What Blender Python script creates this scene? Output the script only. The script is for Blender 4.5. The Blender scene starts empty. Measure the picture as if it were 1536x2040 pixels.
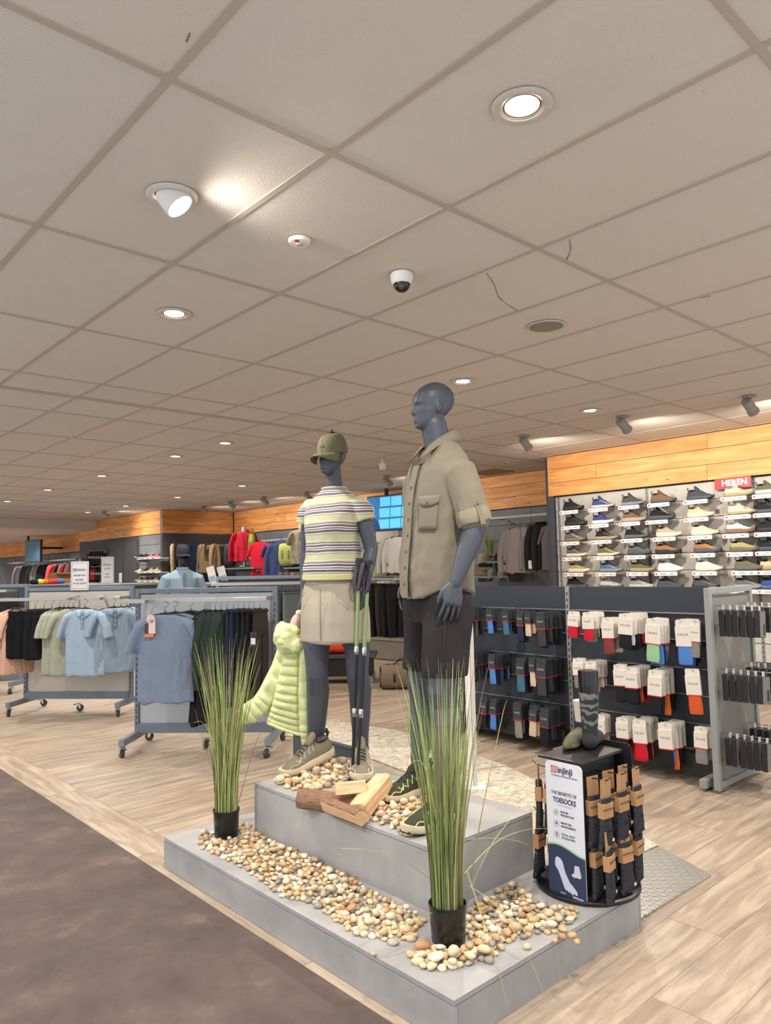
import bpy, bmesh, math, random
from math import sin, cos, pi, radians as R, sqrt, atan2
from mathutils import Vector as V, Matrix as M, noise
random.seed(7)
SC = bpy.context.scene
COL = SC.collection

# ---------------------------------------------------------------- camera
F_PX, YAW, PITCH, ROLL, EYE, CEIL = 1465.6, -0.738904, 0.0774073, -0.0206943, 1.5, 2.947
_w = V((-sin(YAW)*cos(PITCH), cos(YAW)*cos(PITCH), sin(PITCH)))
_r0 = V((cos(YAW), sin(YAW), 0)); _u0 = _r0.cross(_w)
_r = cos(ROLL)*_r0 + sin(ROLL)*_u0; _u = -sin(ROLL)*_r0 + cos(ROLL)*_u0
cd = bpy.data.cameras.new('camera'); cam = bpy.data.objects.new('camera', cd); COL.objects.link(cam)
cd.sensor_fit = 'HORIZONTAL'; cd.sensor_width = 36; cd.lens = 36*F_PX/1536; cd.clip_end = 200; cd.clip_start = .05
m = M((_r, _u, -_w)).transposed().to_4x4(); m.translation = (0, 0, EYE); cam.matrix_world = m
SC.camera = cam
def ray(x, y): return _w + _r*((x-768)/F_PX) + _u*((1020-y)/F_PX)
def atz(x, y, z):
    d = ray(x, y); return V((0, 0, EYE)) + d*((z-EYE)/d.z)
def atx(x, y, X0):
    d = ray(x, y); return V((0, 0, EYE)) + d*(X0/d.x)
def aty(x, y, Y0):
    d = ray(x, y); return V((0, 0, EYE)) + d*(Y0/d.y)
def atd(x, y, D): return V((0, 0, EYE)) + ray(x, y)*D

# ---------------------------------------------------------------- view, world, exposure
SC.view_settings.view_transform = 'Standard'; SC.view_settings.look = 'None'
SC.view_settings.gamma = 1; SC.view_settings.use_curve_mapping = False
SC.view_settings.exposure = 0.36
SC.cycles.use_adaptive_sampling = True; SC.cycles.adaptive_threshold = .05; SC.cycles.max_bounces = 4; SC.cycles.diffuse_bounces = 3; SC.cycles.glossy_bounces = 2; SC.cycles.transmission_bounces = 2; SC.cycles.caustics_reflective = False; SC.cycles.caustics_refractive = False
wd = bpy.data.worlds.new('world'); SC.world = wd; wd.use_nodes = True
wd.node_tree.nodes['Background'].inputs[0].default_value = (.88, .94, 1, 1)
wd.node_tree.nodes['Background'].inputs[1].default_value = 1.15
LAMP_W = 135; SPOT_W = 95; GIMBAL_W = 20
def lamp(loc, aim, watts, kind='SPOT', angle=120, col=(1, .93, .84), size=.05, blend=.6):
    l = bpy.data.lights.new('lamp_light', kind); l.energy = watts; l.color = col
    if kind == 'SPOT': l.spot_size = R(angle); l.spot_blend = blend; l.shadow_soft_size = size
    o = bpy.data.objects.new('lamp_light', l); COL.objects.link(o); o.location = loc
    o.rotation_euler = V(aim).to_track_quat('-Z', 'Y').to_euler(); return o

# ---------------------------------------------------------------- materials
MC = {}
def lin(c):
    return tuple((x/255/12.92 if x/255 <= .04045 else ((x/255+.055)/1.055)**2.4) for x in c)
def nt(m):
    t = m.node_tree; return t, t.nodes, t.links, t.nodes['Principled BSDF']
def pm(name, rgb, rough=.6, metal=0, var=.12, scale=30, bump=.0, bscale=None, stretch=None, spec=.5, rand=0, sheen=0, coat=0):
    """plain procedural material: colour with noise variation, optional bump and per-object variation"""
    key = ('pm', name)
    if key in MC: return MC[key]
    m = bpy.data.materials.new(name); m.use_nodes = True; t, n, L, b = nt(m)
    c = lin(rgb)
    tc = n.new('ShaderNodeTexCoord'); mp = n.new('ShaderNodeMapping'); L.new(tc.outputs['Object'], mp.inputs[0])
    if stretch: mp.inputs['Scale'].default_value = stretch
    nz = n.new('ShaderNodeTexNoise'); nz.inputs['Scale'].default_value = scale; nz.inputs['Detail'].default_value = 4
    L.new(mp.outputs[0], nz.inputs[0])
    mx = n.new('ShaderNodeMix'); mx.data_type = 'RGBA'
    mx.inputs[6].default_value = (*[x*(1-var) for x in c], 1); mx.inputs[7].default_value = (*[min(1, x*(1+var)) for x in c], 1)
    L.new(nz.outputs[0], mx.inputs[0]); out = mx.outputs[2]
    if rand:
        oi = n.new('ShaderNodeObjectInfo'); hs = n.new('ShaderNodeHueSaturation')
        mr = n.new('ShaderNodeMapRange'); mr.inputs[3].default_value = 1-rand; mr.inputs[4].default_value = 1+rand
        L.new(oi.outputs['Random'], mr.inputs[0]); L.new(mr.outputs[0], hs.inputs['Value']); L.new(out, hs.inputs['Color']); out = hs.outputs[0]
    L.new(out, b.inputs['Base Color'])
    b.inputs['Roughness'].default_value = rough; b.inputs['Metallic'].default_value = metal
    b.inputs['Specular IOR Level'].default_value = spec
    if sheen: b.inputs['Sheen Weight'].default_value = sheen
    if coat: b.inputs['Coat Weight'].default_value = coat
    if bump:
        bn = n.new('ShaderNodeBump'); bn.inputs['Strength'].default_value = bump; bn.inputs['Distance'].default_value = .01
        nb = n.new('ShaderNodeTexNoise'); nb.inputs['Scale'].default_value = bscale or scale; nb.inputs['Detail'].default_value = 5
        L.new(mp.outputs[0], nb.inputs[0]); L.new(nb.outputs[0], bn.inputs['Height']); L.new(bn.outputs[0], b.inputs['Normal'])
    MC[key] = m; return m
def fab(rgb, rough=.85, var=.1):
    return pm('fabric_%d_%d_%d' % rgb, rgb, rough, 0, var, 60, .15, 160, spec=.2)
def plas(rgb, rough=.4): return pm('plastic_%d_%d_%d_%d' % (*rgb, int(rough*100)), rgb, rough, 0, .04, 20)
def emit(name, rgb, strength):
    m = bpy.data.materials.new(name); m.use_nodes = True; t, n, L, b = nt(m)
    b.inputs['Emission Color'].default_value = (*lin(rgb), 1); b.inputs['Emission Strength'].default_value = strength
    b.inputs['Base Color'].default_value = (*lin(rgb), 1); return m
def ramp(n, stops, interp='LINEAR'):
    r = n.new('ShaderNodeValToRGB'); e = r.color_ramp; e.interpolation = interp
    while len(e.elements) > 1: e.elements.remove(e.elements[-1])
    e.elements[0].position = stops[0][0]; e.elements[0].color = (*lin(stops[0][1]), 1)
    for p, c in stops[1:]:
        x = e.elements.new(p); x.color = (*lin(c), 1)
    return r

# ---------------------------------------------------------------- mesh builder
class MB:
    def __init__(s, T=None): s.v = []; s.f = []; s.mi = []; s.T = T or M.Identity(4); s.m = 0
    def add(s, vs, fs):
        k = len(s.v); s.v += [s.T @ V(p) for p in vs]; s.f += [tuple(i+k for i in f) for f in fs]; s.mi += [s.m]*len(fs); return s
    def box(s, c, d, rz=0, rot=None):
        q = rot or M.Rotation(rz, 3, 'Z'); c = V(c); x, y, z = d[0]/2, d[1]/2, d[2]/2
        vs = [c + q @ V((i*x, j*y, k*z)) for i in (-1, 1) for j in (-1, 1) for k in (-1, 1)]
        return s.add(vs, [(0, 1, 3, 2), (4, 6, 7, 5), (0, 4, 5, 1), (2, 3, 7, 6), (0, 2, 6, 4), (1, 5, 7, 3)])
    def bar(s, a, b, w, h, up=(0, 0, 1)):
        a, b = V(a), V(b); d = (b-a); l = d.length; d.normalize(); up = V(up)
        if abs(d.dot(up)) > .99: up = V((1, 0, 0))
        y = up.cross(d).normalized(); z = d.cross(y)
        return s.box((a+b)/2, (l, w, h), rot=M((d, y, z)).transposed())
    def loft(s, rings, cap=True, closed=True):
        n = len(rings[0]); vs = [p for r in rings for p in r]; fs = []
        for i in range(len(rings)-1):
            for j in range(n if closed else n-1):
                a = i*n+j; b = i*n+(j+1) % n; fs.append((a, b, b+n, a+n))
        if cap and closed: fs.append(tuple(range(n-1, -1, -1))); fs.append(tuple((len(rings)-1)*n+j for j in range(n)))
        return s.add(vs, fs)
    def tube(s, pts, rad, n=10, cap=True, hint=(0, 0, 1), flat=1.0):
        """swept round (or flattened) tube; rad scalar or list; flat scales second axis"""
        pts = [V(p) for p in pts]; k = len(pts)
        if not hasattr(rad, '__len__'): rad = [rad]*k
        rings = []; up = None
        for i in range(k):
            d = (pts[min(i+1, k-1)]-pts[max(i-1, 0)]).normalized()
            if up is None:
                up = V(hint)
                if abs(up.dot(d)) > .95: up = V((1, 0, 0))
            x = up.cross(d)
            if x.length < 1e-6: x = V((1, 0, 0)).cross(d)
            x.normalize(); y = d.cross(x); up = y
            r = rad[i]; ra, rb = (r if hasattr(r, '__len__') else (r, r*flat))
            rings.append([pts[i] + x*(ra*cos(2*pi*j/n)) + y*(rb*sin(2*pi*j/n)) for j in range(n)])
        return s.loft(rings, cap)
    def limb(s, pts, rad, n=16):
        """tube with rounded ends, for bodies"""
        pts = [V(p) for p in pts]; rad = list(rad)
        def endc(p, q, r, rev):
            d = (p-q).normalized(); ex = [(p + d*(r*sin(a)), max(r*cos(a), r*.08)) for a in (R(35), R(65), R(88))]
            return ex[::-1] if rev else ex
        a = endc(pts[0], pts[1], rad[0], True); b = endc(pts[-1], pts[-2], rad[-1], False)
        return s.tube([x[0] for x in a]+pts+[x[0] for x in b], [x[1] for x in a]+rad+[x[1] for x in b], n)
    def ell(s, c, r, rot=None, nu=16, nv=10):
        rings = []; c = V(c); q = rot or M.Identity(3)
        for i in range(nv+1):
            a = -pi/2 + pi*i/nv; a = max(min(a, pi/2-.03), -pi/2+.03)
            rings.append([c + q @ V((r[0]*cos(a)*cos(2*pi*j/nu), r[1]*cos(a)*sin(2*pi*j/nu), r[2]*sin(a))) for j in range(nu)])
        return s.loft(rings)
    def lathe(s, prof, n=24, c=(0, 0, 0), cap=True):
        return s.loft([[V(c)+V((r*cos(2*pi*j/n), r*sin(2*pi*j/n), z)) for j in range(n)] for r, z in prof], cap)
    def prism(s, poly, t, T=None):
        """polygon in xy extruded by t in z"""
        T = T or M.Identity(4); n = len(poly)
        vs = [T @ V((p[0], p[1], 0)) for p in poly] + [T @ V((p[0], p[1], t)) for p in poly]
        return s.add(vs, [tuple(range(n-1, -1, -1)), tuple(range(n, 2*n))] + [(i, (i+1) % n, (i+1) % n+n, i+n) for i in range(n)])
    def mesh(s, name, smooth=False, ang=40, bev=0):
        me = bpy.data.meshes.new(name); me.from_pydata(s.v, [], s.f); me.polygons.foreach_set('material_index', s.mi)
        b = bmesh.new(); b.from_mesh(me)
        bmesh.ops.recalc_face_normals(b, faces=b.faces)
        if bev: bmesh.ops.bevel(b, geom=[e for e in b.edges if len(e.link_faces) == 2 and e.calc_face_angle(0) > .6], offset=bev, segments=2, affect='EDGES', profile=.6)
        b.to_mesh(me); b.free()
        if smooth: shade(me, ang)
        return me
    def obj(s, name, mat, parent=None, smooth=False, ang=40, bev=0, loc=None, rz=0):
        return mobj(name, s.mesh(name, smooth, ang, bev), mat, parent, loc, rz)
def shade(me, ang=40):
    me.polygons.foreach_set('use_smooth', [True]*len(me.polygons))
    if ang < 180: me.set_sharp_from_angle(angle=R(ang))
def mobj(name, me, mat, parent=None, loc=None, rz=0, link=False, mw=None):
    o = bpy.data.objects.new(name, me); COL.objects.link(o)
    mats = mat if isinstance(mat, (list, tuple)) else [mat]
    if not me.materials:
        for x in mats: me.materials.append(x)
    elif [a for a in me.materials] != list(mats):
        for i, x in enumerate(mats):
            if i < len(o.material_slots): o.material_slots[i].link = 'OBJECT'; o.material_slots[i].material = x
    if parent: o.parent = parent
    if mw is not None: o.matrix_local = mw
    elif loc is not None: o.location = loc; o.rotation_euler = (0, 0, rz)
    return o
def tag(o, label=None, cat=None, group=None, kind=None):
    for k, x in (('label', label), ('category', cat), ('group', group), ('kind', kind)):
        if x: o[k] = x
    return o
def thing(name, label, cat, loc=(0, 0, 0), rz=0, group=None, mw=None):
    o = bpy.data.objects.new(name, None); COL.objects.link(o); o.empty_display_size = .1
    if mw is not None: o.matrix_world = mw
    else: o.location = loc; o.rotation_euler = (0, 0, rz)
    return tag(o, label, cat, group)
def dup(root, loc=None, rz=None, label=None, group=None, mw=None):
    def cp(o, par):
        c = o.copy(); COL.objects.link(c); c.parent = par
        for ch in o.children: cp(ch, c)
        return c
    r = cp(root, None)
    if mw is not None: r.matrix_world = mw
    if loc is not None: r.location = loc
    if rz is not None: r.rotation_euler = (0, 0, rz)
    return tag(r, label, None, group)
def setmat(o, mat):
    o.material_slots[0].link = 'OBJECT'; o.material_slots[0].material = mat
def remesh(mb, vox, it=3, name='body', fac=.5):
    """voxel-fuse overlapping closed pieces into one continuous surface and smooth it"""
    me = bpy.data.meshes.new('t'); me.from_pydata(mb.v, [], mb.f)
    b = bmesh.new(); b.from_mesh(me); bmesh.ops.recalc_face_normals(b, faces=b.faces); b.to_mesh(me); b.free()
    o = bpy.data.objects.new('t', me); COL.objects.link(o)
    r = o.modifiers.new('r', 'REMESH'); r.mode = 'VOXEL'; r.voxel_size = vox
    sm = o.modifiers.new('s', 'SMOOTH'); sm.iterations = it; sm.factor = fac
    dg = bpy.context.evaluated_depsgraph_get(); dg.update()
    out = bpy.data.meshes.new_from_object(o.evaluated_get(dg)); out.name = name
    bpy.data.objects.remove(o); bpy.data.meshes.remove(me)
    shade(out, 180); return out
def wrinkle(me, amp, sc, stretch=(1, 1, 1), seed=0, mask=None):
    """cloth folds: push vertices along their normals by stretched noise"""
    ns = [v.normal.copy() for v in me.vertices]
    for v, nn in zip(me.vertices, ns):
        p = v.co; q = V((p.x*stretch[0]*sc+seed, p.y*stretch[1]*sc, p.z*stretch[2]*sc))
        d = noise.noise(q) + .5*noise.noise(q*2.1)
        v.co = p + nn*(amp*d*(mask(p) if mask else 1))
    me.update(); return me
def text(s, size, mat, parent, mw, name='lettering', bold=0, sx=1, depth=.0006, align='CENTER', space=1):
    key = ('txt', s, size, bold, sx, align, space)
    if key not in MC:
        cu = bpy.data.curves.new('t', 'FONT'); cu.body = s; cu.size = size; cu.align_x = align; cu.align_y = 'CENTER'
        cu.extrude = depth; cu.offset = bold; cu.space_character = space; cu.resolution_u = 3
        o = bpy.data.objects.new('t', cu); COL.objects.link(o)
        dg = bpy.context.evaluated_depsgraph_get(); dg.update()
        me = bpy.data.meshes.new_from_object(o.evaluated_get(dg)); bpy.data.objects.remove(o)
        if sx != 1:
            for v in me.vertices: v.co.x *= sx
        me.materials.clear(); MC[key] = me
    return mobj(name, MC[key], mat, parent, mw=mw)
def frame(origin, x, z):
    """matrix from origin, x axis and z axis (normal)"""
    x = V(x).normalized(); z = V(z).normalized(); y = z.cross(x).normalized(); x = y.cross(z)
    m = M((x, y, z)).transposed().to_4x4(); m.translation = origin; return m
ORD = ['first', 'second', 'third', 'fourth', 'fifth', 'sixth', 'seventh', 'eighth', 'ninth', 'tenth', 'eleventh', 'twelfth']
# ================================================================ STRUCTURE
def wood_mat(name, dark, light, sc, stretch, rough=.45, rand=.12, knots=False, bump=.08):
    m = bpy.data.materials.new(name); m.use_nodes = True; t, n, L, b = nt(m)
    tc = n.new('ShaderNodeTexCoord'); oi = n.new('ShaderNodeObjectInfo')
    mp = n.new('ShaderNodeMapping'); mp.inputs['Scale'].default_value = stretch
    L.new(tc.outputs['Object'], mp.inputs[0])
    ad = n.new('ShaderNodeVectorMath'); ad.operation = 'ADD'; mu = n.new('ShaderNodeMath'); mu.operation = 'MULTIPLY'; mu.inputs[1].default_value = 57
    L.new(oi.outputs['Random'], mu.inputs[0]); L.new(mp.outputs[0], ad.inputs[0]); L.new(mu.outputs[0], ad.inputs[1])
    nz = n.new('ShaderNodeTexNoise'); nz.inputs['Scale'].default_value = sc; nz.inputs['Detail'].default_value = 8; nz.inputs['Roughness'].default_value = .6
    nz.inputs['Distortion'].default_value = .6; L.new(ad.outputs[0], nz.inputs[0])
    mid = tuple((a+c)//2 for a, c in zip(dark, light))
    r = ramp(n, [(.3, dark), (.48, mid), (.62, light)]); L.new(nz.outputs[0], r.inputs[0]); out = r.outputs[0]
    if knots:
        vo = n.new('ShaderNodeTexVoronoi'); vo.inputs['Scale'].default_value = 2.2
        mp2 = n.new('ShaderNodeMapping'); mp2.inputs['Scale'].default_value = (1, 1, 2.2); L.new(tc.outputs['Object'], mp2.inputs[0])
        ad2 = n.new('ShaderNodeVectorMath'); ad2.operation = 'ADD'; L.new(mp2.outputs[0], ad2.inputs[0]); L.new(mu.outputs[0], ad2.inputs[1])
        L.new(ad2.outputs[0], vo.inputs[0])
        rk = ramp(n, [(0, (120, 66, 28)), (.035, (160, 96, 45)), (.075, (255, 255, 255))]); L.new(vo.outputs[0], rk.inputs[0])
        mk = n.new('ShaderNodeMix'); mk.data_type = 'RGBA'; mk.blend_type = 'MULTIPLY'; mk.inputs[0].default_value = .8
        L.new(out, mk.inputs[6]); L.new(rk.outputs[0], mk.inputs[7]); out = mk.outputs[2]
    hs = n.new('ShaderNodeHueSaturation'); mr = n.new('ShaderNodeMapRange'); mr.inputs[3].default_value = 1-rand; mr.inputs[4].default_value = 1+rand
    L.new(oi.outputs['Random'], mr.inputs[0]); L.new(mr.outputs[0], hs.inputs['Value']); L.new(out, hs.inputs['Color'])
    L.new(hs.outputs[0], b.inputs['Base Color']); b.inputs['Roughness'].default_value = rough; b.inputs['Specular IOR Level'].default_value = .35
    bn = n.new('ShaderNodeBump'); bn.inputs['Strength'].default_value = bump; bn.inputs['Distance'].default_value = .004
    L.new(nz.outputs[0], bn.inputs['Height']); L.new(bn.outputs[0], b.inputs['Normal'])
    return m
M_FLOOR = wood_mat('pale_oak_vinyl', (136, 119, 102), (178, 161, 142), 3.2, (.7, 6, 1), .42, .05)
M_FLOORY = wood_mat('pale_oak_vinyl_border', (136, 119, 102), (178, 161, 142), 3.2, (6, .7, 1), .42, .05)
M_WOOD = wood_mat('larch_boards', (196, 128, 68), (230, 166, 98), 2.2, (1, .8, 7), .5, .07, True)
M_TILE = pm('mineral_tile', (206, 196, 184), .95, 0, .03, 6, .25, 170, spec=.1, rand=.015)
M_TILE2 = bpy.data.materials.new('pitted_mineral_tile'); M_TILE2.use_nodes = True
def _pit(m):
    t, n, L, b = nt(m); tc = n.new('ShaderNodeTexCoord')
    vo = n.new('ShaderNodeTexVoronoi'); vo.inputs['Scale'].default_value = 95; L.new(tc.outputs['Object'], vo.inputs[0])
    nz = n.new('ShaderNodeTexNoise'); nz.inputs['Scale'].default_value = 14; L.new(tc.outputs['Object'], nz.inputs[0])
    mu = n.new('ShaderNodeMath'); mu.operation = 'MULTIPLY'; L.new(vo.outputs[0], mu.inputs[0])
    mr = n.new('ShaderNodeMapRange'); mr.inputs[1].default_value = .35; mr.inputs[2].default_value = .75; mr.inputs[3].default_value = 2.4; mr.inputs[4].default_value = .7
    L.new(nz.outputs[0], mr.inputs[0]); L.new(mr.outputs[0], mu.inputs[1])
    r = ramp(n, [(.0, (120, 108, 96)), (.13, (150, 138, 124)), (.2, (205, 194, 181))]); L.new(mu.outputs[0], r.inputs[0])
    L.new(r.outputs[0], b.inputs['Base Color']); b.inputs['Roughness'].default_value = .95; b.inputs['Specular IOR Level'].default_value = .1
_pit(M_TILE2)
M_BAR = pm('white_steel_grid', (175, 162, 147), .6, 0, .03, 8)
M_WHITE = plas((225, 220, 212), .5)
M_DARK = pm('anthracite_panel', (62, 64, 70), .55, 0, .05, 5)
M_STEEL = pm('grey_steel', (118, 122, 126), .45, .0, .05, 12)
M_CHROME = pm('chrome', (200, 200, 200), .22, 1, .02, 5)
M_BLACK = plas((22, 22, 23), .4)
M_CONC = bpy.data.materials.new('grey_stone_laminate'); M_CONC.use_nodes = True
def _conc(m, a, c, sc=3.0):
    t, n, L, b = nt(m); tc = n.new('ShaderNodeTexCoord')
    nz = n.new('ShaderNodeTexNoise'); nz.inputs['Scale'].default_value = sc; nz.inputs['Detail'].default_value = 9; nz.inputs['Roughness'].default_value = .62
    L.new(tc.outputs['Object'], nz.inputs[0])
    r = ramp(n, [(.3, a), (.7, c)]); L.new(nz.outputs[0], r.inputs[0]); L.new(r.outputs[0], b.inputs['Base Color'])
    b.inputs['Roughness'].default_value = .55; b.inputs['Specular IOR Level'].default_value = .35
_conc(M_CONC, (142, 140, 140), (168, 165, 164))
M_SLATGREY = bpy.data.materials.new('light_concrete_slatwall'); M_SLATGREY.use_nodes = True; _conc(M_SLATGREY, (160, 154, 146), (194, 187, 178), 4)
M_SLATBLUE = bpy.data.materials.new('blue_grey_slatwall'); M_SLATBLUE.use_nodes = True; _conc(M_SLATBLUE, (98, 100, 104), (116, 118, 122), 2)
M_SLATDARK = pm('dark_grey_slatwall', (66, 66, 70), .6, 0, .06, 4)
M_SLATWHITE = pm('cream_slatwall', (196, 188, 176), .6, 0, .04, 4)

fl = MB().box((7.9, 21.9, -.0515), (18, 46, .1)).obj('floor', M_FLOOR); tag(fl, kind='structure')
_pl = {}
def plank(x0, y0, lx, ly, mat):
    k = (round(lx, 3), round(ly, 3))
    if k not in _pl: _pl[k] = MB().box((0, 0, -.006), (lx-.003, ly-.003, .012)).mesh('plank')
    return mobj('plank', _pl[k], mat, fl, (x0+lx/2, y0+ly/2, 0))
PW, PLN = .24, 1.5
for j in range(38):
    y0 = -.3 + j*PW; off = -((j*.61) % 1.0)*PLN
    x = 1.95
    first = PLN + off
    if first < .3: first += PLN
    seg = [(x, first)]; x += first
    while x < (6.4 if y0 < 5 else 7.6):
        seg.append((x, PLN)); x += PLN
    for a, l in seg:
        if y0 > a*1.9+4.5 or y0 < a*.16-.6: continue
        plank(a, y0, l, PW, M_FLOOR)
for j in range(7): plank(1.71, -.6+j*1.5, .24, 1.5, M_FLOORY)
M_CARPET = bpy.data.materials.new('brown_mottled_carpet'); M_CARPET.use_nodes = True
def _carpet(m):
    t, n, L, b = nt(m); tc = n.new('ShaderNodeTexCoord')
    a = n.new('ShaderNodeTexNoise'); a.inputs['Scale'].default_value = 3.2; a.inputs['Detail'].default_value = 10; a.inputs['Roughness'].default_value = .7
    L.new(tc.outputs['Object'], a.inputs[0])
    r = ramp(n, [(.3, (76, 63, 59)), (.55, (92, 79, 74)), (.72, (114, 100, 93))]); L.new(a.outputs[0], r.inputs[0]); L.new(r.outputs[0], b.inputs['Base Color'])
    b.inputs['Roughness'].default_value = .8; b.inputs['Specular IOR Level'].default_value = .25
    f = n.new('ShaderNodeTexNoise'); f.inputs['Scale'].default_value = 220; L.new(tc.outputs['Object'], f.inputs[0])
    bn = n.new('ShaderNodeBump'); bn.inputs['Strength'].default_value = .3; bn.inputs['Distance'].default_value = .004; L.new(f.outputs[0], bn.inputs['Height']); L.new(bn.outputs[0], b.inputs['Normal'])
_carpet(M_CARPET)
cp = MB().box((.305, 5.5, .001), (2.81, 13, .008)).obj('floor_carpet', M_CARPET); tag(cp, 'dark brown mottled carpet along the pale wood floor', None, None, 'structure')

# ---- ceiling with T-bar grid and tiles
ce = MB().box((5.4, 9.3, CEIL+.12), (13, 20.6, .2)).obj('ceiling', M_WHITE); tag(ce, kind='structure')
XL = [.933+.6*k for k in range(-3, 15)]
YL = [-.47, .73, 1.93, 3.13, 4.33, 5.53, 6.05, 6.71, 7.89, 9.09, 10.29, 11.49, 12.69, 13.89, 15.09, 16.29, 17.49, 18.69, 19.6]
def inview(p, mx=260):
    q = V(p)-V((0, 0, EYE)); z = q.dot(_w)
    if z < .2: return False
    x = 768+F_PX*q.dot(_r)/z; y = 1020-F_PX*q.dot(_u)/z
    return -mx < x < 1536+mx and -mx < y < 2040+mx
for x in XL:
    MB().box((0, 0, 0), (.024, 19.6+.47, .012)).obj('grid_bar', M_BAR, ce, loc=(x, (19.6-.47)/2, CEIL+.006))
for y in YL:
    w = .09 if y == 6.05 else .024
    MB().box((0, 0, 0), (XL[-1]-XL[0], w, .0124)).obj('grid_bar', M_BAR, ce, loc=((XL[-1]+XL[0])/2, y, CEIL+.0058))
_tm = {}; ntile = 0
for i in range(len(XL)-1):
    for j in range(len(YL)-1):
        x0, x1, y0, y1 = XL[i], XL[i+1], YL[j], YL[j+1]
        if not any(inview((a, c, CEIL), 30) for a in (x0, .5*(x0+x1), x1) for c in (y0, .5*(y0+y1), y1)): continue
        if y0 > 5.7 and x0 > 7.4 and y0 > 15.5: continue
        if x0 > 8.0 and y1 < 5.6: continue
        k = round(y1-y0, 2)
        if k not in _tm: _tm[k] = MB().box((0, 0, .01), (.598, y1-y0-.002, .02)).mesh('ceiling_tile')
        pit = (y1 < 2 and (x0 < 1.0 or (i+j) % 2 == 0)) and ntile % 5 != 3
        mobj('ceiling_tile', _tm[k], M_TILE2 if pit else M_TILE, ce, ((x0+x1)/2, (y0+y1)/2, CEIL+.0045)); ntile += 1
# cracks in two tiles and a chipped corner
def crack(pts, w=.004):
    o = MB()
    pp = [atz(x, y, CEIL+.0035) for x, y in pts]
    for a, b in zip(pp, pp[1:]): o.bar(a, b, w*random.uniform(.5, 1.3), .002)
    o.obj('tile_crack', pm('crack_shadow', (120, 104, 88), 1), ce)
crack([(970, 545), (985, 567), (992, 590), (1000, 598), (1016, 610), (1036, 622)])
crack([(1135, 478), (1137, 495), (1134, 508), (1128, 518)])
crack([(1393, 594), (1415, 590)], .01)
crack([(1428, 659), (1440, 664)], .01); crack([(346, 161), (363, 168)], .012); crack([(637, 316), (641, 318)], .01); crack([(371, 84), (378, 66)], .004)
# lower ceiling further back
ce2 = MB().box((5.4, 32.3, 2.947), (13, 25.4, .5)).obj('ceiling_rear', pm('white_plaster', (206, 196, 184), .9, 0, .03, 4)); tag(ce2, kind='structure')

# ---- walls
def slatwall(name, x, y0, y1, z0, z1, mat, cuts, pitch=.198, rail=M_STEEL, top_z=None, face=-1):
    """wall whose visible face looks towards -x: backing, separate slat panels, slotted uprights"""
    wl = MB().box((x+.06, (y0+y1)/2, 1.4735), (.1, y1-y0, 2.945)).obj(name, M_SLATDARK); tag(wl, kind='structure')
    ys = [y0]+sorted(cuts)+[y1]; z = z1
    mem = {}
    while z-pitch > z0:
        for a, b in zip(ys, ys[1:]):
            k = round(b-a, 3)
            if k not in mem: mem[k] = MB().box((0, 0, 0), (.02, b-a-.012, pitch-.008)).mesh('wall_panel')
            mobj('wall_panel', mem[k], mat, wl, (x, (a+b)/2, z-pitch/2))
        z -= pitch
    for a in cuts:
        u = MB(); u.box((0, 0, 0), (.012, .03, z1-z0)).obj('slotted_upright', rail, wl, loc=(x-.012, a, (z0+z1)/2))
        sl = MB(); zz = z0
        while zz < z1-.05: sl.box((-.0065, 0, zz-(z0+z1)/2+.04), (.001, .008, .026)); zz += .05
        s = sl.obj('slot_row', M_BLACK, wl, loc=(x-.012, a, (z0+z1)/2)); s['kind'] = 'stuff'
    return wl
W1 = slatwall('wall_right', 8.26, -1.5, 5.70, .4, 2.41, M_SLATGREY, [.68, 1.92, 3.154, 4.389, 5.64])
MB().box((0, 0, 0), (.12, .07, 2.415)).obj('wall_edge', M_DARK, W1, loc=(8.26, 5.72, 1.2075))
def planks(par, fix, a0, a1, splits, z0=2.415, axis='y', rows=3, top=CEIL, out=.02):
    h = (top-z0)/rows
    for k in range(rows):
        xs = [a0]+sorted(splits[k])+[a1]
        for a, b in zip(xs, xs[1:]):
            d = (out, b-a-.004, h-.005) if axis == 'y' else (b-a-.004, out, h-.005)
            c = (fix, (a+b)/2, z0+h*(rows-k-.5)) if axis == 'y' else ((a+b)/2, fix, z0+h*(rows-k-.5))
            MB().box((0, 0, 0), d).obj('wood_board', M_WOOD, par, loc=c)
planks(W1, 8.19, -1.5, 5.75, [[.8, 3.6], [-.4, 2.4, 5.02], [1.2, 3.62]])
MB().box((0, 0, 0), (.1, .018, .53)).obj('wood_board', M_WOOD, W1, loc=(8.235, 5.742, 2.681))
W2 = slatwall('wall_back', 9.3, 5.75, 15.6, .3, 2.41, M_SLATBLUE, [6.9, 8.1, 9.3, 10.5, 11.7, 12.9, 14.1], .25)
MB().box((0, 0, 0), (1.04, .1, 2.945)).obj('wall_return', M_SLATDARK, W2, loc=(8.79, 5.80, 1.4725))
planks(W2, 9.24, 5.86, 15.56, [[7.9, 10.3, 12.6], [6.4, 9.2, 13.4], [7.1, 9.9, 11.8]])
mw = {}
for k in range(6):   # pale slat panels behind the tops on the far wall
    MB().box((0, 0, 0), (.022, 2.2, .19)).obj('wall_panel', M_SLATWHITE, W2, loc=(9.275, 9.35, 2.31-.2*k))
W3 = MB().box((8.45, 15.72, 1.4725), (2.02, .1, 2.945)).obj('wall_recess', M_SLATDARK); tag(W3, kind='structure')
planks(W3, 15.65, 7.42, 9.25, [[], [], []], axis='x')
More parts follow.
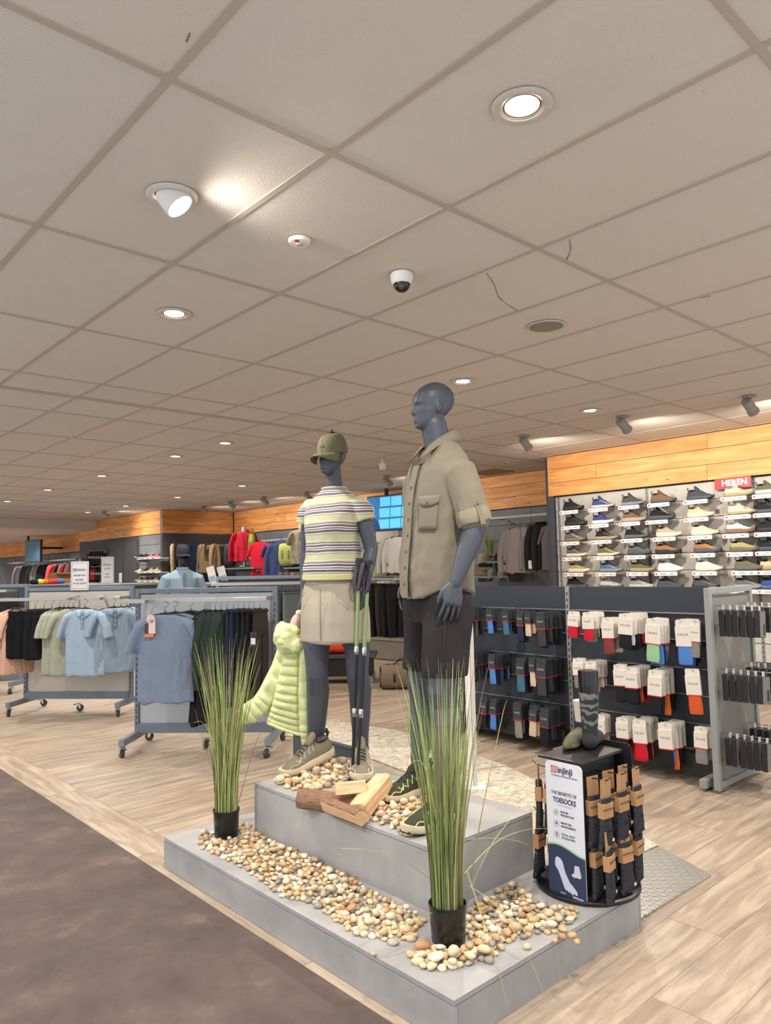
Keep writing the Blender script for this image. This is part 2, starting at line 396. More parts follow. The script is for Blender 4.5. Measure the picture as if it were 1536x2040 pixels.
for k in range(9):
    MB().box((0, 0, 0), (1.78, .02, .222)).obj('wall_panel', M_SLATDARK, W3, loc=(8.35, 15.655, 2.29-.23*k))
    MB().box((0, 0, 0), (1.78, .012, .006)).obj('rail', M_STEEL, W3, loc=(8.35, 15.645, 2.406-.23*k))
W4 = MB().box((7.55, 18.3, 1.4725), (.1, 5.25, 2.945)).obj('wall_left', M_SLATDARK); tag(W4, kind='structure')
planks(W4, 7.48, 15.64, 20.9, [[17.3], [18.4], [16.8, 19.4]])
for yy in (15.72, 16.98):
    MB().box((0, 0, 0), (.02, .03, 2.4)).obj('wall_upright', M_STEEL, W4, loc=(7.485, yy, 1.2))
for k in range(7): MB().box((0, 0, 0), (.012, 1.2, .22)).obj('wall_panel', M_SLATBLUE, W4, loc=(7.49, 16.35, 2.29-.23*k))
d1 = MB().box((7.47, 18.3, 1.16), (.04, .94, 2.32)).obj('door_1', pm('dark_door', (58, 58, 62), .5)); tag(d1, kind='structure')
d2 = MB().box((7.47, 17.4, 1.16), (.04, .8, 2.32)).obj('door_2', pm('dark_door', (58, 58, 62), .5)); tag(d2, kind='structure')
MB().box((0, 0, 0), (.01, .16, .24)).obj('door_plate', M_WHITE, d1, loc=(7.445, 17.98, 1.42))
W5 = MB().box((7.9, 33, 1.4), (.1, 24, 2.7)).obj('wall_rear', M_SLATDARK); tag(W5, kind='structure')
planks(W5, 7.82, 21, 44, [[25, 30, 36], [23, 28, 33, 40], [26, 31, 38]], 2.2, top=2.695)
for k in range(12): MB().box((0, 0, 0), (.02, 1.7, 2.1)).obj('wall_panel', M_SLATBLUE, W5, loc=(7.84, 21.9+1.75*k, 1.12))
W6 = MB().box((2, 45, 1.4), (14, .1, 2.7)).obj('wall_end', M_SLATDARK); tag(W6, kind='structure')
MB().box((0, 0, 0), (10, .04, .5)).obj('wood_board', M_WOOD, W6, loc=(2.6, 44.9, 2.44))

# ================================================================ CEILING FIXTURES
M_GLOW = emit('led_white', (255, 244, 232), 9); M_REFL = pm('reflector', (210, 206, 200), .25, .6, .02)
def make_down():
    t = thing('downlight', 'x', 'ceiling light')
    MB().lathe([(.096, 0), (.096, -.004), (.088, -.008), (.070, -.006), (.069, .0), (.074, 0)], 32).obj('trim_ring', plas((196, 186, 174), .5), t, True)
    MB().lathe([(.069, -.004), (.062, -.001), (.056, .004), (.053, .0042)], 28, cap=False).obj('reflector', M_REFL, t, True)
    MB().lathe([(.054, -.0006), (.054, .0002)], 24).obj('diffuser', M_GLOW, t, True)
    return t
D0 = make_down()
DL = [(1.83, 1.33, 'large round downlight nearest the camera in the ceiling'), (1.846, 3.746, 'round downlight in the tile beside the smoke detector'),
      (4.265, 3.754, 'round downlight just above the bald male mannequin head'), (6.04, 3.74, 'round downlight in front of the shoe wall spotlights'),
      (4.19, 7.25, 'round downlight left above the cap of the female mannequin'), (4.17, 8.42, 'round downlight behind the one left of the cap'),
      (4.14, 10.70, 'round downlight third back in the left ceiling row'), (4.10, 12.94, 'round downlight fourth back in the left ceiling row'),
      (4.11, 15.3, 'round downlight fifth back in the left ceiling row'), (6.52, 10.73, 'round downlight nearest in the row by the wooden fascia'),
      (6.48, 13.0, 'second round downlight in the row by the wooden fascia'), (6.4, 15.2, 'third round downlight in the row by the wooden fascia'), (6.3, 17.1, 'farthest round downlight in the row by the wooden fascia')]
for i, (x, y, lb) in enumerate(DL):
    o = D0 if i == 0 else dup(D0)
    o.location = (x, y, CEIL); tag(o, lb, None, 'recessed ceiling downlights')
    lamp((x, y, CEIL-.02), (0, 0, -1), LAMP_W, angle=150, size=.05)
for x, y in ((-.6, 1.3), (-.6, 3.7), (4.25, 1.33), (6.1, 1.33), (-.6, 6.1), (1.85, 7.2), (1.85, 9.6), (1.85, 12)):
    lamp((x, y, CEIL-.02), (0, 0, -1), LAMP_W, angle=150, size=.05)
for x, y in ((4.2, 21.5), (4.2, 25), (6.4, 22), (6.4, 26), (2, 22), (4.2, 30), (6.4, 31)):
    o = dup(D0, (x, y, 2.696), label='x', group='recessed ceiling downlights')
    o['label'] = 'small pinkish downlight in the lower rear ceiling, %s' % {(4.2, 21.5): 'nearest of the middle row', (4.2, 25): 'second of the middle row', (6.4, 22): 'nearest to the rear wall', (6.4, 26): 'second along the rear wall', (2, 22): 'leftmost', (4.2, 30): 'third of the middle row', (6.4, 31): 'third along the rear wall'}[(x, y)]
    lamp((x, y, 2.67), (0, 0, -1), LAMP_W*1.2, angle=150, col=(1, .84, .84))
# tilted gimbal light
g = thing('gimbal_light', 'tilted round gimbal spotlight glowing against its ceiling tile', 'ceiling light', (1.247, 2.548, CEIL))
ga = V((.42, -.36, -.75)).normalized(); gx = frame((0.0, 0, -.004), ga.orthogonal(), ga)
MB().lathe([(.098, 0), (.098, -.004), (.09, -.008), (.066, -.006), (.066, 0)], 32).obj('trim_ring', plas((210, 200, 190), .5), g, True)
MB(gx).lathe([(.054, -.03), (.058, -.0), (.058, .05), (.052, .05), (.05, .036)], 28, cap=False).obj('lamp_body', plas((225, 220, 215), .4), g, True)
MB(gx).lathe([(.05, .040), (.05, .042)], 24).obj('diffuser', M_GLOW, g, True)
lamp(V((1.247, 2.548, CEIL-.004))+ga*.056, ga, GIMBAL_W, angle=168, size=.045, blend=.35)
# wall spotlights on round bases
def make_spot():
    t = thing('ceiling_spotlight', 'x', 'spotlight')
    g = plas((150, 142, 134), .45)
    MB().lathe([(.06, 0), (.06, -.012), (.052, -.018), (.01, -.018)], 24).obj('base_plate', g, t, True)
    MB().tube([(0, 0, -.015), (0, 0, -.06)], .01, 10).obj('stem', g, t, True)
    a = V((.82, 0, -.57)).normalized(); T = frame((0.01, 0, -.085), (0, 1, 0), a)
    MB(T).lathe([(.036, -.075), (.045, -.07), (.045, .06), (.05, .062), (.05, .085), (.04, .085)], 24).obj('lamp_head', g, t, True)
    MB(T).lathe([(.038, .08), (.038, .0865)], 20).obj('lens', M_GLOW, t, True)
    return t
S0 = make_spot()
SP = [(6.61, 4.93, 'grey spotlight aimed at the left end of the shoe wall'), (6.55, 3.70, 'grey spotlight in the middle above the shoe wall'), (6.67, 2.55, 'grey spotlight above the red sign end of the shoe wall'),
      (7.69, 8.39, 'grey spotlight between the two mannequin heads'), (8.03, 10.93, 'grey spotlight nearest the striped shirt shoulder'), (7.84, 12.1, 'second grey spotlight left of the striped shirt'),
      (7.72, 13.14, 'third grey spotlight left of the striped shirt'), (7.79, 14.4, 'fourth grey spotlight left of the striped shirt, by the corner'), (6.49, 16.6, 'grey spotlight alone near the wooden corner fascia')]
for i, (x, y, lb) in enumerate(SP):
    o = S0 if i == 0 else dup(S0)
    rz = random.uniform(-.15, .15); o.location = (x, y, CEIL); o.rotation_euler = (0, 0, rz); tag(o, lb, None, 'ceiling spotlights')
    a = M.Rotation(rz, 3, 'Z') @ V((.82, 0, -.57)).normalized()
    lamp(V((x, y, CEIL-.085))+a*.1, a, SPOT_W*(1.15 if y < 5.5 else .6), angle=150, size=.03, blend=.9, col=(1, .92, .82))
# dome camera, smoke detector, loudspeaker, sprinkler
t = thing('dome_camera', 'white security dome camera with a dark bubble on the ceiling', 'camera', (2.445, 2.53, CEIL))
MB().lathe([(.05, 0), (.05, -.004), (.056, -.006), (.055, -.03), (.048, -.05), (.043, -.055)], 28).obj('housing', M_WHITE, t, True)
MB().ell((0, 0, -.05), (.043, .043, .045)).obj('bubble', pm('smoked_dome', (14, 14, 16), .08), t, True)
MB().ell((-.016, -.014, -.07), (.018, .018, .018)).obj('lens', pm('lens_grey', (70, 70, 75), .15), t, True)
MB().box((-.04, -.03, -.028), (.003, .022, .008), rz=.65).obj('logo_mark', M_BLACK, t)
t = thing('smoke_detector', 'flat white smoke detector with a red dot on the ceiling', 'smoke detector', (1.844, 2.547, CEIL))
MB().lathe([(.05, 0), (.05, -.006), (.044, -.016), (.02, -.018), (.001, -.018)], 28).obj('housing', M_WHITE, t, True)
MB().lathe([(.016, -.018), (.014, -.024), (.001, -.025)], 20).obj('sensor_cap', plas((180, 172, 162), .5), t, True)
MB().ell((-.026, -.016, -.017), (.011, .011, .005), nu=12, nv=6).obj('red_dot', plas((170, 40, 28), .4), t, True)
t = thing('ceiling_speaker', 'round grey loudspeaker grille set flush in the ceiling', 'loudspeaker', (3.674, 2.552, CEIL))
MB().lathe([(.118, 0), (.118, -.004), (.112, -.007), (.102, -.005), (.102, 0)], 36).obj('rim', plas((190, 182, 170), .5), t, True)
MB().lathe([(.102, -.002), (.05, -.0045), (.001, -.005)], 36).obj('grille', pm('grille', (134, 124, 112), .7, 0, .25, 400), t, True)
q = atz(762, 916, CEIL)
t = thing('ceiling_sensor', 'small white cylinder hanging from the ceiling between the mannequins', 'sensor', (q.x, q.y, CEIL))
MB().tube([(0, 0, 0), (0, 0, -.05)], .012, 10).obj('stem', M_WHITE, t, True)
MB().lathe([(.045, -.05), (.045, -.12), (.04, -.13), (.001, -.13)], 20).obj('housing', M_WHITE, t, True)
q = atz(985, 935, CEIL); 
t = MB().box((0, 0, -.004), (.5, .55, .008)).obj('ceiling_vent', pm('brown_vent', (150, 112, 74), .7), loc=(8.75, 7.2, CEIL)); tag(t, 'brown square vent panel in the ceiling by the fascia', 'vent')
# ================================================================ DISPLAY PLATFORM AND RISER
def panel_box(name, label, x0, x1, y0, y1, z0, z1, mat, top=.018, gap=.0025):
    t = thing(name, label, 'platform', ((x0+x1)/2, (y0+y1)/2, z0))
    dx, dy, h = x1-x0, y1-y0, z1-z0
    MB().box((0, 0, h-top/2), (dx, dy, top)).obj('top_panel', mat, t, bev=.0015)
    hs = h-top-gap
    MB().box((0, 0, h/2-.01), (dx-.03, dy-.03, h-.03)).obj('core', M_DARK, t)
    for sx, w in ((-1, .016), (1, .016)):
        MB().box((0, 0, hs/2), (w, dy, hs)).obj('side_panel', mat, t, bev=.001, loc=(sx*(dx/2-w/2), 0, 0))
    for sy in (-1, 1):
        MB().box((0, 0, hs/2), (dx-.034, .016, hs)).obj('side_panel', mat, t, bev=.001, loc=(0, sy*(dy/2-.008), 0))
    return t
PX0, PX1, PY0, PY1 = 1.76, 2.905, 1.66, 3.675
panel_box('display_platform', 'low grey stone-look platform under the pebbles and mannequins', PX0, PX1, PY0, PY1, .0, .15, M_CONC)
RX0, RX1, RY0, RY1 = 2.13, 2.76, 2.09, 3.40
panel_box('display_riser', 'tall grey stone-look box the two mannequins stand on', RX0, RX1, RY0, RY1, .15, .40, M_CONC)
panel_box('dark_plinth', 'low anthracite board behind the female mannequin shoes', 3.0, 3.036, 3.67, 4.29, 0, .385, pm('anthracite_laminate', (58, 62, 68), .5, 0, .06, 4))
# test track: exposed-aggregate slabs with a chequer plate ramp
M_AGG = bpy.data.materials.new('exposed_aggregate'); M_AGG.use_nodes = True
def _agg(m):
    t, n, L, b = nt(m); tc = n.new('ShaderNodeTexCoord')
    vo = n.new('ShaderNodeTexVoronoi'); vo.inputs['Scale'].default_value = 38; L.new(tc.outputs['Object'], vo.inputs[0])
    r = ramp(n, [(0, (150, 138, 118)), (.22, (196, 186, 166)), (.4, (172, 150, 112)), (.55, (206, 200, 186)), (.72, (122, 108, 88)), (.85, (190, 160, 110)), (1, (214, 208, 196))], 'CONSTANT')
    sp = n.new('ShaderNodeSeparateColor'); L.new(vo.outputs['Color'], sp.inputs[0]); L.new(sp.outputs[0], r.inputs[0])
    nz = n.new('ShaderNodeTexNoise'); nz.inputs['Scale'].default_value = 5; L.new(tc.outputs['Object'], nz.inputs[0])
    mx = n.new('ShaderNodeMix'); mx.data_type = 'RGBA'; mx.inputs[7].default_value = (*lin((186, 180, 168)), 1); L.new(nz.outputs[0], mx.inputs[0]); L.new(r.outputs[0], mx.inputs[6])
    L.new(mx.outputs[2], b.inputs['Base Color']); b.inputs['Roughness'].default_value = .7
    bn = n.new('ShaderNodeBump'); bn.inputs['Strength'].default_value = .8; bn.inputs['Distance'].default_value = .006; bn.invert = True; L.new(vo.outputs[0], bn.inputs['Height']); L.new(bn.outputs[0], b.inputs['Normal'])
_agg(M_AGG)
t = thing('test_track', 'pebbly stone walking track set on the floor behind the platform', 'track', (3.5, 2.6, 0))
def slab(pts, mat, name, h=.012):
    return MB(M.Translation((-3.5, -2.6, 0))).prism(pts, h).obj(name, mat, t)
slab([(3.76, 2.03), (4.44, 3.57), (3.80, 3.86), (3.02, 2.08)], M_AGG, 'stone_slab')
slab([(4.45, 3.59), (4.72, 5.02), (3.98, 5.12), (3.80, 3.88)], M_AGG, 'stone_slab')
slab([(4.72, 5.04), (4.62, 5.90), (4.42, 6.02), (3.9, 5.7), (3.98, 5.14)], M_AGG, 'stone_slab')
M_ALU = pm('aluminium_plate', (196, 192, 184), .32, .85, .06, 30)
slab([(3.585, 1.672), (3.75, 2.02), (3.01, 2.07), (2.93, 1.69)], M_ALU, 'tread_plate', .008)
tb = MB(M.Translation((-3.5, -2.6, 0)))
for i in range(26):
    for j in range(14):
        x = 2.93+i*.031; y = 1.69+j*.028
        if x > 3.585+(y-1.672)*.47-.02 or y > 2.0+.0*(x): continue
        a = pi/4 if (i+j) % 2 else -pi/4
        tb.box((x, y, .009), (.024, .007, .004), rz=a)
o = tb.obj('tread_bars', M_ALU, t); o['kind'] = 'stuff'
# white narrow upright behind the male mannequin
q = atz(943, 1568, .012)
t = thing('white_post', 'narrow white upright post behind the male mannequin leg', 'post', (q.x, q.y, .012), R(-42))
MB().box((0, 0, .64), (.035, .028, 1.26)).obj('post', M_WHITE, t, bev=.003, loc=(-.018, 0, 0))
MB().box((0, 0, .64), (.028, .02, 1.26)).obj('post_edge', plas((196, 190, 184), .5), t, bev=.002, loc=(.016, .0, 0))
MB().box((0, 0, .005), (.16, .16, .01)).obj('foot_plate', M_WHITE, t, bev=.002)

# ================================================================ PEBBLES
def peb_mat():
    m = bpy.data.materials.new('river_pebble'); m.use_nodes = True; t, n, L, b = nt(m)
    oi = n.new('ShaderNodeObjectInfo'); ge = n.new('ShaderNodeNewGeometry'); ad = n.new('ShaderNodeMath'); ad.operation = 'ADD'; fr = n.new('ShaderNodeMath'); fr.operation = 'FRACT'
    L.new(oi.outputs['Random'], ad.inputs[0]); L.new(ge.outputs['Random Per Island'], ad.inputs[1]); L.new(ad.outputs[0], fr.inputs[0])
    r = ramp(n, [(0, (224, 204, 166)), (.14, (208, 180, 138)), (.3, (234, 220, 194)), (.42, (202, 166, 122)), (.52, (216, 198, 168)), (.64, (180, 168, 150)), (.72, (238, 228, 208)), (.82, (158, 148, 136)), (.88, (216, 186, 140)), (.96, (182, 140, 100))], 'CONSTANT')
    L.new(fr.outputs[0], r.inputs[0])
    tc = n.new('ShaderNodeTexCoord'); nz = n.new('ShaderNodeTexNoise'); nz.inputs['Scale'].default_value = 45; nz.inputs['Detail'].default_value = 4; L.new(tc.outputs['Object'], nz.inputs[0])
    mx = n.new('ShaderNodeMix'); mx.data_type = 'RGBA'; mx.blend_type = 'MULTIPLY'; mx.inputs[0].default_value = .55
    r2 = ramp(n, [(.3, (170, 160, 150)), (.6, (255, 252, 245))]); L.new(nz.outputs[0], r2.inputs[0]); L.new(r.outputs[0], mx.inputs[6]); L.new(r2.outputs[0], mx.inputs[7])
    L.new(mx.outputs[2], b.inputs['Base Color']); b.inputs['Roughness'].default_value = .55; return m
M_PEB = peb_mat()
def peb_mesh(seed, sub=2):
    b = bmesh.new(); bmesh.ops.create_icosphere(b, subdivisions=sub, radius=1)
    rr = random.Random(seed); sc = V((rr.uniform(1.0, 1.45), rr.uniform(.8, 1.1), rr.uniform(.55, .85)))
    for v in b.verts:
        d = 1+.30*noise.noise(v.co*1.1+V((seed*7.3, 0, 0)))+.08*noise.noise(v.co*2.6+V((0, seed*3.1, 0)))
        v.co = V((v.co.x*sc.x, v.co.y*sc.y, v.co.z*sc.z))*d
    me = bpy.data.meshes.new('pebble'); b.to_mesh(me); b.free(); shade(me, 180); me.materials.append(M_PEB); return me
PEBM = [peb_mesh(i) for i in range(10)]; PEBL = [peb_mesh(i+20, 1) for i in range(4)]
def inpoly(p, poly):
    c = False; n = len(poly)
    for i in range(n):
        a, b = poly[i], poly[i-1]
        if (a[1] > p[1]) != (b[1] > p[1]) and p[0] < (b[0]-a[0])*(p[1]-a[1])/(b[1]-a[1])+a[0]: c = not c
    return c
def pix(poly, z): return [tuple(atz(x, y, z)[:2]) for x, y in poly]
# regions: polygon, height of the ground, spacing, exclusion circles
REG = [('front', pix([(392, 1668), (402, 1690), (470, 1722), (500, 1742), (570, 1792), (620, 1800), (680, 1848), (745, 1872), (780, 1884), (800, 1878), (835, 1870), (845, 1835), (518, 1652), (470, 1640)], .15), .15, .0235, [(1.995, 3.455, .08), (2.02, 1.925, .085)]),
       ('front', pix([(815, 1900), (830, 1925), (870, 1935), (975, 1918), (985, 1895), (950, 1885), (870, 1893)], .15), .15, .028, [(2.02, 1.925, .08)]),
       ('corner', pix([(925, 1885), (985, 1905), (1010, 1880), (1050, 1868), (1122, 1856), (1152, 1818), (1120, 1785), (1060, 1760), (1030, 1762), (925, 1815)], .15), .15, .0235, [(2.02, 1.925, .08), (2.735, 1.875, .235)]),
       ('riser', pix([(552, 1560), (565, 1552), (600, 1553), (640, 1530), (690, 1518), (705, 1540), (690, 1560), (610, 1578), (570, 1572)], .40), .40, .034, []),
       ('riser', pix([(722, 1626), (752, 1640), (790, 1655), (812, 1668), (850, 1650), (880, 1610), (840, 1596), (790, 1606), (740, 1606)], .40), .40, .027, [])]
PEB = []
rp = random.Random(3)
for nm, poly, z, sp, exc in REG:
    xs = [p[0] for p in poly]; ys = [p[1] for p in poly]; pts = []
    for layer in range(2):
        lay = []
        for k in range(5000):
            p = (rp.uniform(min(xs), max(xs)), rp.uniform(min(ys), max(ys)))
            if not inpoly(p, poly) or any((p[0]-a)**2+(p[1]-b)**2 < r*r for a, b, r in exc): continue
            if z < .2 and RX0-.016 < p[0] < RX1+.012 and RY0-.016 < p[1] < RY1+.012: continue
            s = sp*(1 if layer == 0 else 1.9)
            if any((p[0]-a)**2+(p[1]-b)**2 < s*s for a, b in lay): continue
            if layer == 1 and sum(1 for a, b in pts if (p[0]-a)**2+(p[1]-b)**2 < (sp*1.6)**2) < 5: continue
            lay.append(p)
            r = sp*rp.uniform(.42, .72)*(1.1 if layer else 1)
            PEB.append((p[0], p[1], z + r*.5 + (sp*.62 if layer else 0), r, nm))
        pts += lay
for px, py in ((735, 1785), (1120, 1870), (1150, 1880), (1050, 1890), (745, 1905), (700, 1790), (1140, 1868), (1105, 1878), (712, 1862)):
    p = atz(px, py, .15); PEB.append((p.x, p.y, .158, rp.uniform(.010, .014), 'front'))
PEB.sort(key=lambda p: (p[0]**2+p[1]**2) - (.8 if p[4] == 'riser' else 0) - p[3]*20)
LBL = {'front': 'tan river pebble lying in the band in front of the grey riser', 'corner': 'tan river pebble lying at the foot of the sock display', 'riser': 'tan river pebble lying on top of the grey riser by the shoes'}
def prot(): return M.Rotation(rp.uniform(0, 6.28), 4, 'Z') @ M.Rotation(rp.uniform(-.35, .35), 4, 'X')
rest = MB()
for i, (x, y, z, r, nm) in enumerate(PEB):
    Tm = M.Translation((x, y, z)) @ prot() @ M.Scale(r, 4)
    if i < 300:
        o = mobj('pebble', PEBM[i % 10], M_PEB); o.matrix_world = Tm; tag(o, LBL[nm], 'pebble', {'front': 'pebbles in front of the riser', 'corner': 'pebbles by the sock display', 'riser': 'pebbles on top of the riser'}[nm])
    else:
        me = PEBL[i % 4]; rest.T = Tm; rest.add([v.co for v in me.vertices], [tuple(p.vertices) for p in me.polygons])
o = mobj('pebbles', rest.mesh('pebbles', True, 180), M_PEB); tag(o, 'further tan river pebbles spread in the band along the riser', 'pebbles', None, 'stuff')

# ================================================================ SPLIT LOGS
M_BARK = pm('bark', (134, 102, 80), .9, 0, .5, 26, 1.0, 34, (1, 3, 3)); M_CUT = wood_mat('split_wood', (196, 152, 112), (226, 190, 148), 9, (.7, 8, 8), .8, .05, False, .5)
def log(label, p0, p1, r, up, wedge=1.5, bark=True):
    """split log: wedge cross-section with a bark-covered arc; up is the direction of the arc centre"""
    p0, p1 = V(p0), V(p1); d = (p1-p0).normalized(); up = V(up); s = up.cross(d).normalized(); u = d.cross(s)
    T = M((d, s, u)).transposed().to_4x4(); T.translation = (p0+p1)/2; L2 = (p1-p0).length/2
    t = thing('split_log', label, 'log', group='split logs on the riser', mw=T)
    w = MB(); k = MB(); st = 18; n = 22
    rings = []; arcs = []
    for i in range(st+1):
        x = -L2+2*L2*i/st; sk = .06*r*noise.noise(V((x*9, r*50, 1)))
        def rad(a, amp=.08): return r*(1+amp*noise.noise(V((x*7, cos(a)*2+r*90, sin(a)*2))))
        def brk(a): return .10*abs(noise.noise(V((x*22, a*9, r*40))))+.05*noise.noise(V((x*60, a*20, 3)))
        an = [wedge*(2*j/n-1) for j in range(n+1)]
        arc = [V((x, rad(a)*sin(a)+sk, rad(a)*cos(a)-r*.42)) for a in an]
        core = [V((x, .18*r*sin(wedge)+.02*r*noise.noise(V((x*30, 1, r))), -r*.52+.03*r*noise.noise(V((x*24, 5, r))))), V((x, -.18*r*sin(wedge), -r*.48+.03*r*noise.noise(V((x*24, 9, r)))))]
        rings.append(arc+core); arcs.append([V((x*.99, p.y*(1.03+brk(a)), (p.z+r*.42)*(1.03+brk(a))-r*.42)) for p, a in zip(arc, an)])
    w.loft(rings); w.obj('wood', M_CUT, t, True, 30)
    if bark: k.loft(arcs, False, False); o = k.obj('bark', M_BARK, t, True, 75); md = o.modifiers.new('s', 'SOLIDIFY'); md.thickness = .006; md.offset = -1
    return t
def lp(px, py, z): return atz(px, py, z)
log('bark-covered log lying behind the other split logs', lp(596, 1586, .436), lp(712, 1600, .436), .047, (-.5, -.4, .8), 1.7)
log('split log lying in front at the riser edge', lp(650, 1604, .432), lp(722, 1632, .43), .056, (.35, .4, .75), .95)
log('pale split log laid flat on top of the pile', lp(668, 1570, .508), lp(728, 1564, .512), .05, (.3, .3, -.9), 1.0, False)
log('pale split log leaning up at the right of the pile', lp(716, 1614, .445), lp(768, 1552, .50), .064, (-.75, -.1, -.45), .95)

# ================================================================ POTTED GRASSES
M_G1 = pm('grass_green', (126, 150, 82), .55, 0, .2, 8); M_G2 = pm('grass_pale', (172, 184, 116), .55, 0, .2, 8); M_G3 = pm('grass_brown', (138, 118, 94), .6, 0, .25, 8); M_G4 = pm('grass_tan', (172, 160, 104), .6, 0, .2, 8)
def blade(b, base, tip, bend, w, n=9, mid=None):
    base, tip = V(base), V(tip); pts = []
    for i in range(n+1):
        s = i/n; h = s**1.7; p = V((base.x+(tip.x-base.x)*h, base.y+(tip.y-base.y)*h, base.z+(tip.z-base.z)*(s-.03*s**6))); pts.append(p)
    d = (tip-base).normalized(); side = d.cross(V((cos(b.ang), sin(b.ang), .1))).normalized(); nn = side.cross(d)
    vs = []; fs = []
    for i, p in enumerate(pts):
        ww = w*(1-(i/n)**2.2)*.5+.0003; vs += [p-side*ww, p+nn*ww*.5, p+side*ww]
    for i in range(n):
        a = 3*i; fs += [(a, a+1, a+4, a+3), (a+1, a+2, a+5, a+4)]
    b.add(vs, fs)
def grass(name, label, loc, H, n, pr, ph, spread, seed, droops=(), w=.006):
    t = thing(name, label, 'plant', loc); rr = random.Random(seed)
    MB().lathe([(pr*.86, 0), (pr*.9, .004), (pr, ph*.93), (pr*1.04, ph*.94), (pr*1.04, ph), (pr*.97, ph), (pr*.95, ph*.86), (.001, ph*.85)], 32).obj('pot', plas((26, 26, 26), .28), t, True)
    b = MB()
    for i in range(n):
        a = rr.uniform(0, 2*pi); q = pr*.86*sqrt(rr.random()); bx, by = q*cos(a), q*sin(a)
        h = H*min(1.02, max(.35, rr.gauss(.80, .16))); o = spread*(.15+.85*rr.random())*(h/H)**1.3; a2 = a+rr.gauss(0, .5)
        tip = V((bx+o*cos(a2), by+o*sin(a2), ph*.85+h)); b.ang = rr.uniform(0, 6.28)
        b.m = rr.choices([0, 1, 2, 3], [34, 28, 26, 12])[0]
        blade(b, (bx, by, ph*.82), tip, V((-o*cos(a2)*.7, -o*sin(a2)*.7, 0)), w*rr.uniform(.5, 1.2))
    b.ang = .5
    for pts, mi in droops:
        pts = [V(p)-V(loc) for p in pts]; b.m = mi
        # smooth spline through the points
        sm = []
        for i in range(len(pts)-1):
            p0, p1, p2, p3 = pts[max(i-1, 0)], pts[i], pts[i+1], pts[min(i+2, len(pts)-1)]
            for k in range(6):
                s = k/6; sm.append(.5*((2*p1)+(p2-p0)*s+(2*p0-5*p1+4*p2-p3)*s*s+(3*p1-p0-3*p2+p3)*s**3))
        sm.append(pts[-1]); b.tube(sm, [(max(.0005, w*.42*(1-(i/len(sm))**2)), .0008) for i in range(len(sm))], 5)
    o = b.obj('grass_blades', [M_G1, M_G2, M_G3, M_G4], t, True, 80); o['kind'] = 'stuff'
    return t
PA = atz(450, 1668, .15); PA = V((1.995, 3.455, .15)); PB = V((2.02, 1.925, .15))
def dr(p, *l): return [atd(x, y, D) for x, y, D in l]
grass('potted_grass', 'tall artificial grass in a black pot in front of the clothes racks', PA, .91, 190, .066, .135, .20, 1,
      [(dr(0, (455, 1600, 3.84), (425, 1480, 3.75), (404, 1440, 3.72), (386, 1440, 3.7)), 1), (dr(0, (475, 1600, 3.84), (510, 1480, 3.8), (540, 1432, 3.75), (562, 1408, 3.7)), 2), (dr(0, (448, 1600, 3.84), (412, 1500, 3.8), (395, 1440, 3.8), (388, 1412, 3.8)), 2)])
grass('potted_grass', 'tall artificial grass in a black pot right of the male mannequin', PB, .90, 200, .068, .135, .17, 5,
      [(dr(0, (862, 1755, 2.7), (800, 1712, 2.55), (740, 1695, 2.5), (680, 1690, 2.5)), 1), (dr(0, (884, 1812, 2.68), (830, 1828, 2.6), (760, 1862, 2.55), (680, 1905, 2.52)), 0),
       (dr(0, (938, 1770, 2.75), (975, 1690, 2.8), (1010, 1640, 2.9), (1046, 1592, 3.0)), 1), (dr(0, (925, 1740, 2.75), (985, 1680, 2.85), (1040, 1655, 2.95), (1092, 1650, 3.05)), 1),
       (dr(0, (930, 1672, 2.75), (990, 1670, 2.85), (1045, 1680, 2.9), (1070, 1702, 2.95)), 3), (dr(0, (930, 1735, 2.72), (958, 1820, 2.62), (985, 1900, 2.5), (1010, 2000, 2.38)), 3),
       (dr(0, (935, 1765, 2.72), (985, 1800, 2.65), (1020, 1850, 2.55), (1060, 1920, 2.5), (1085, 1990, 2.45)), 3), (dr(0, (930, 1800, 2.75), (960, 1620, 2.75), (1000, 1430, 2.75), (1010, 1395, 2.74)), 3),
       (dr(0, (900, 1800, 2.73), (860, 1560, 2.7), (835, 1440, 2.68), (818, 1330, 2.66)), 1), (dr(0, (880, 1700, 2.73), (855, 1560, 2.6), (835, 1515, 2.58), (800, 1535, 2.55)), 1)])
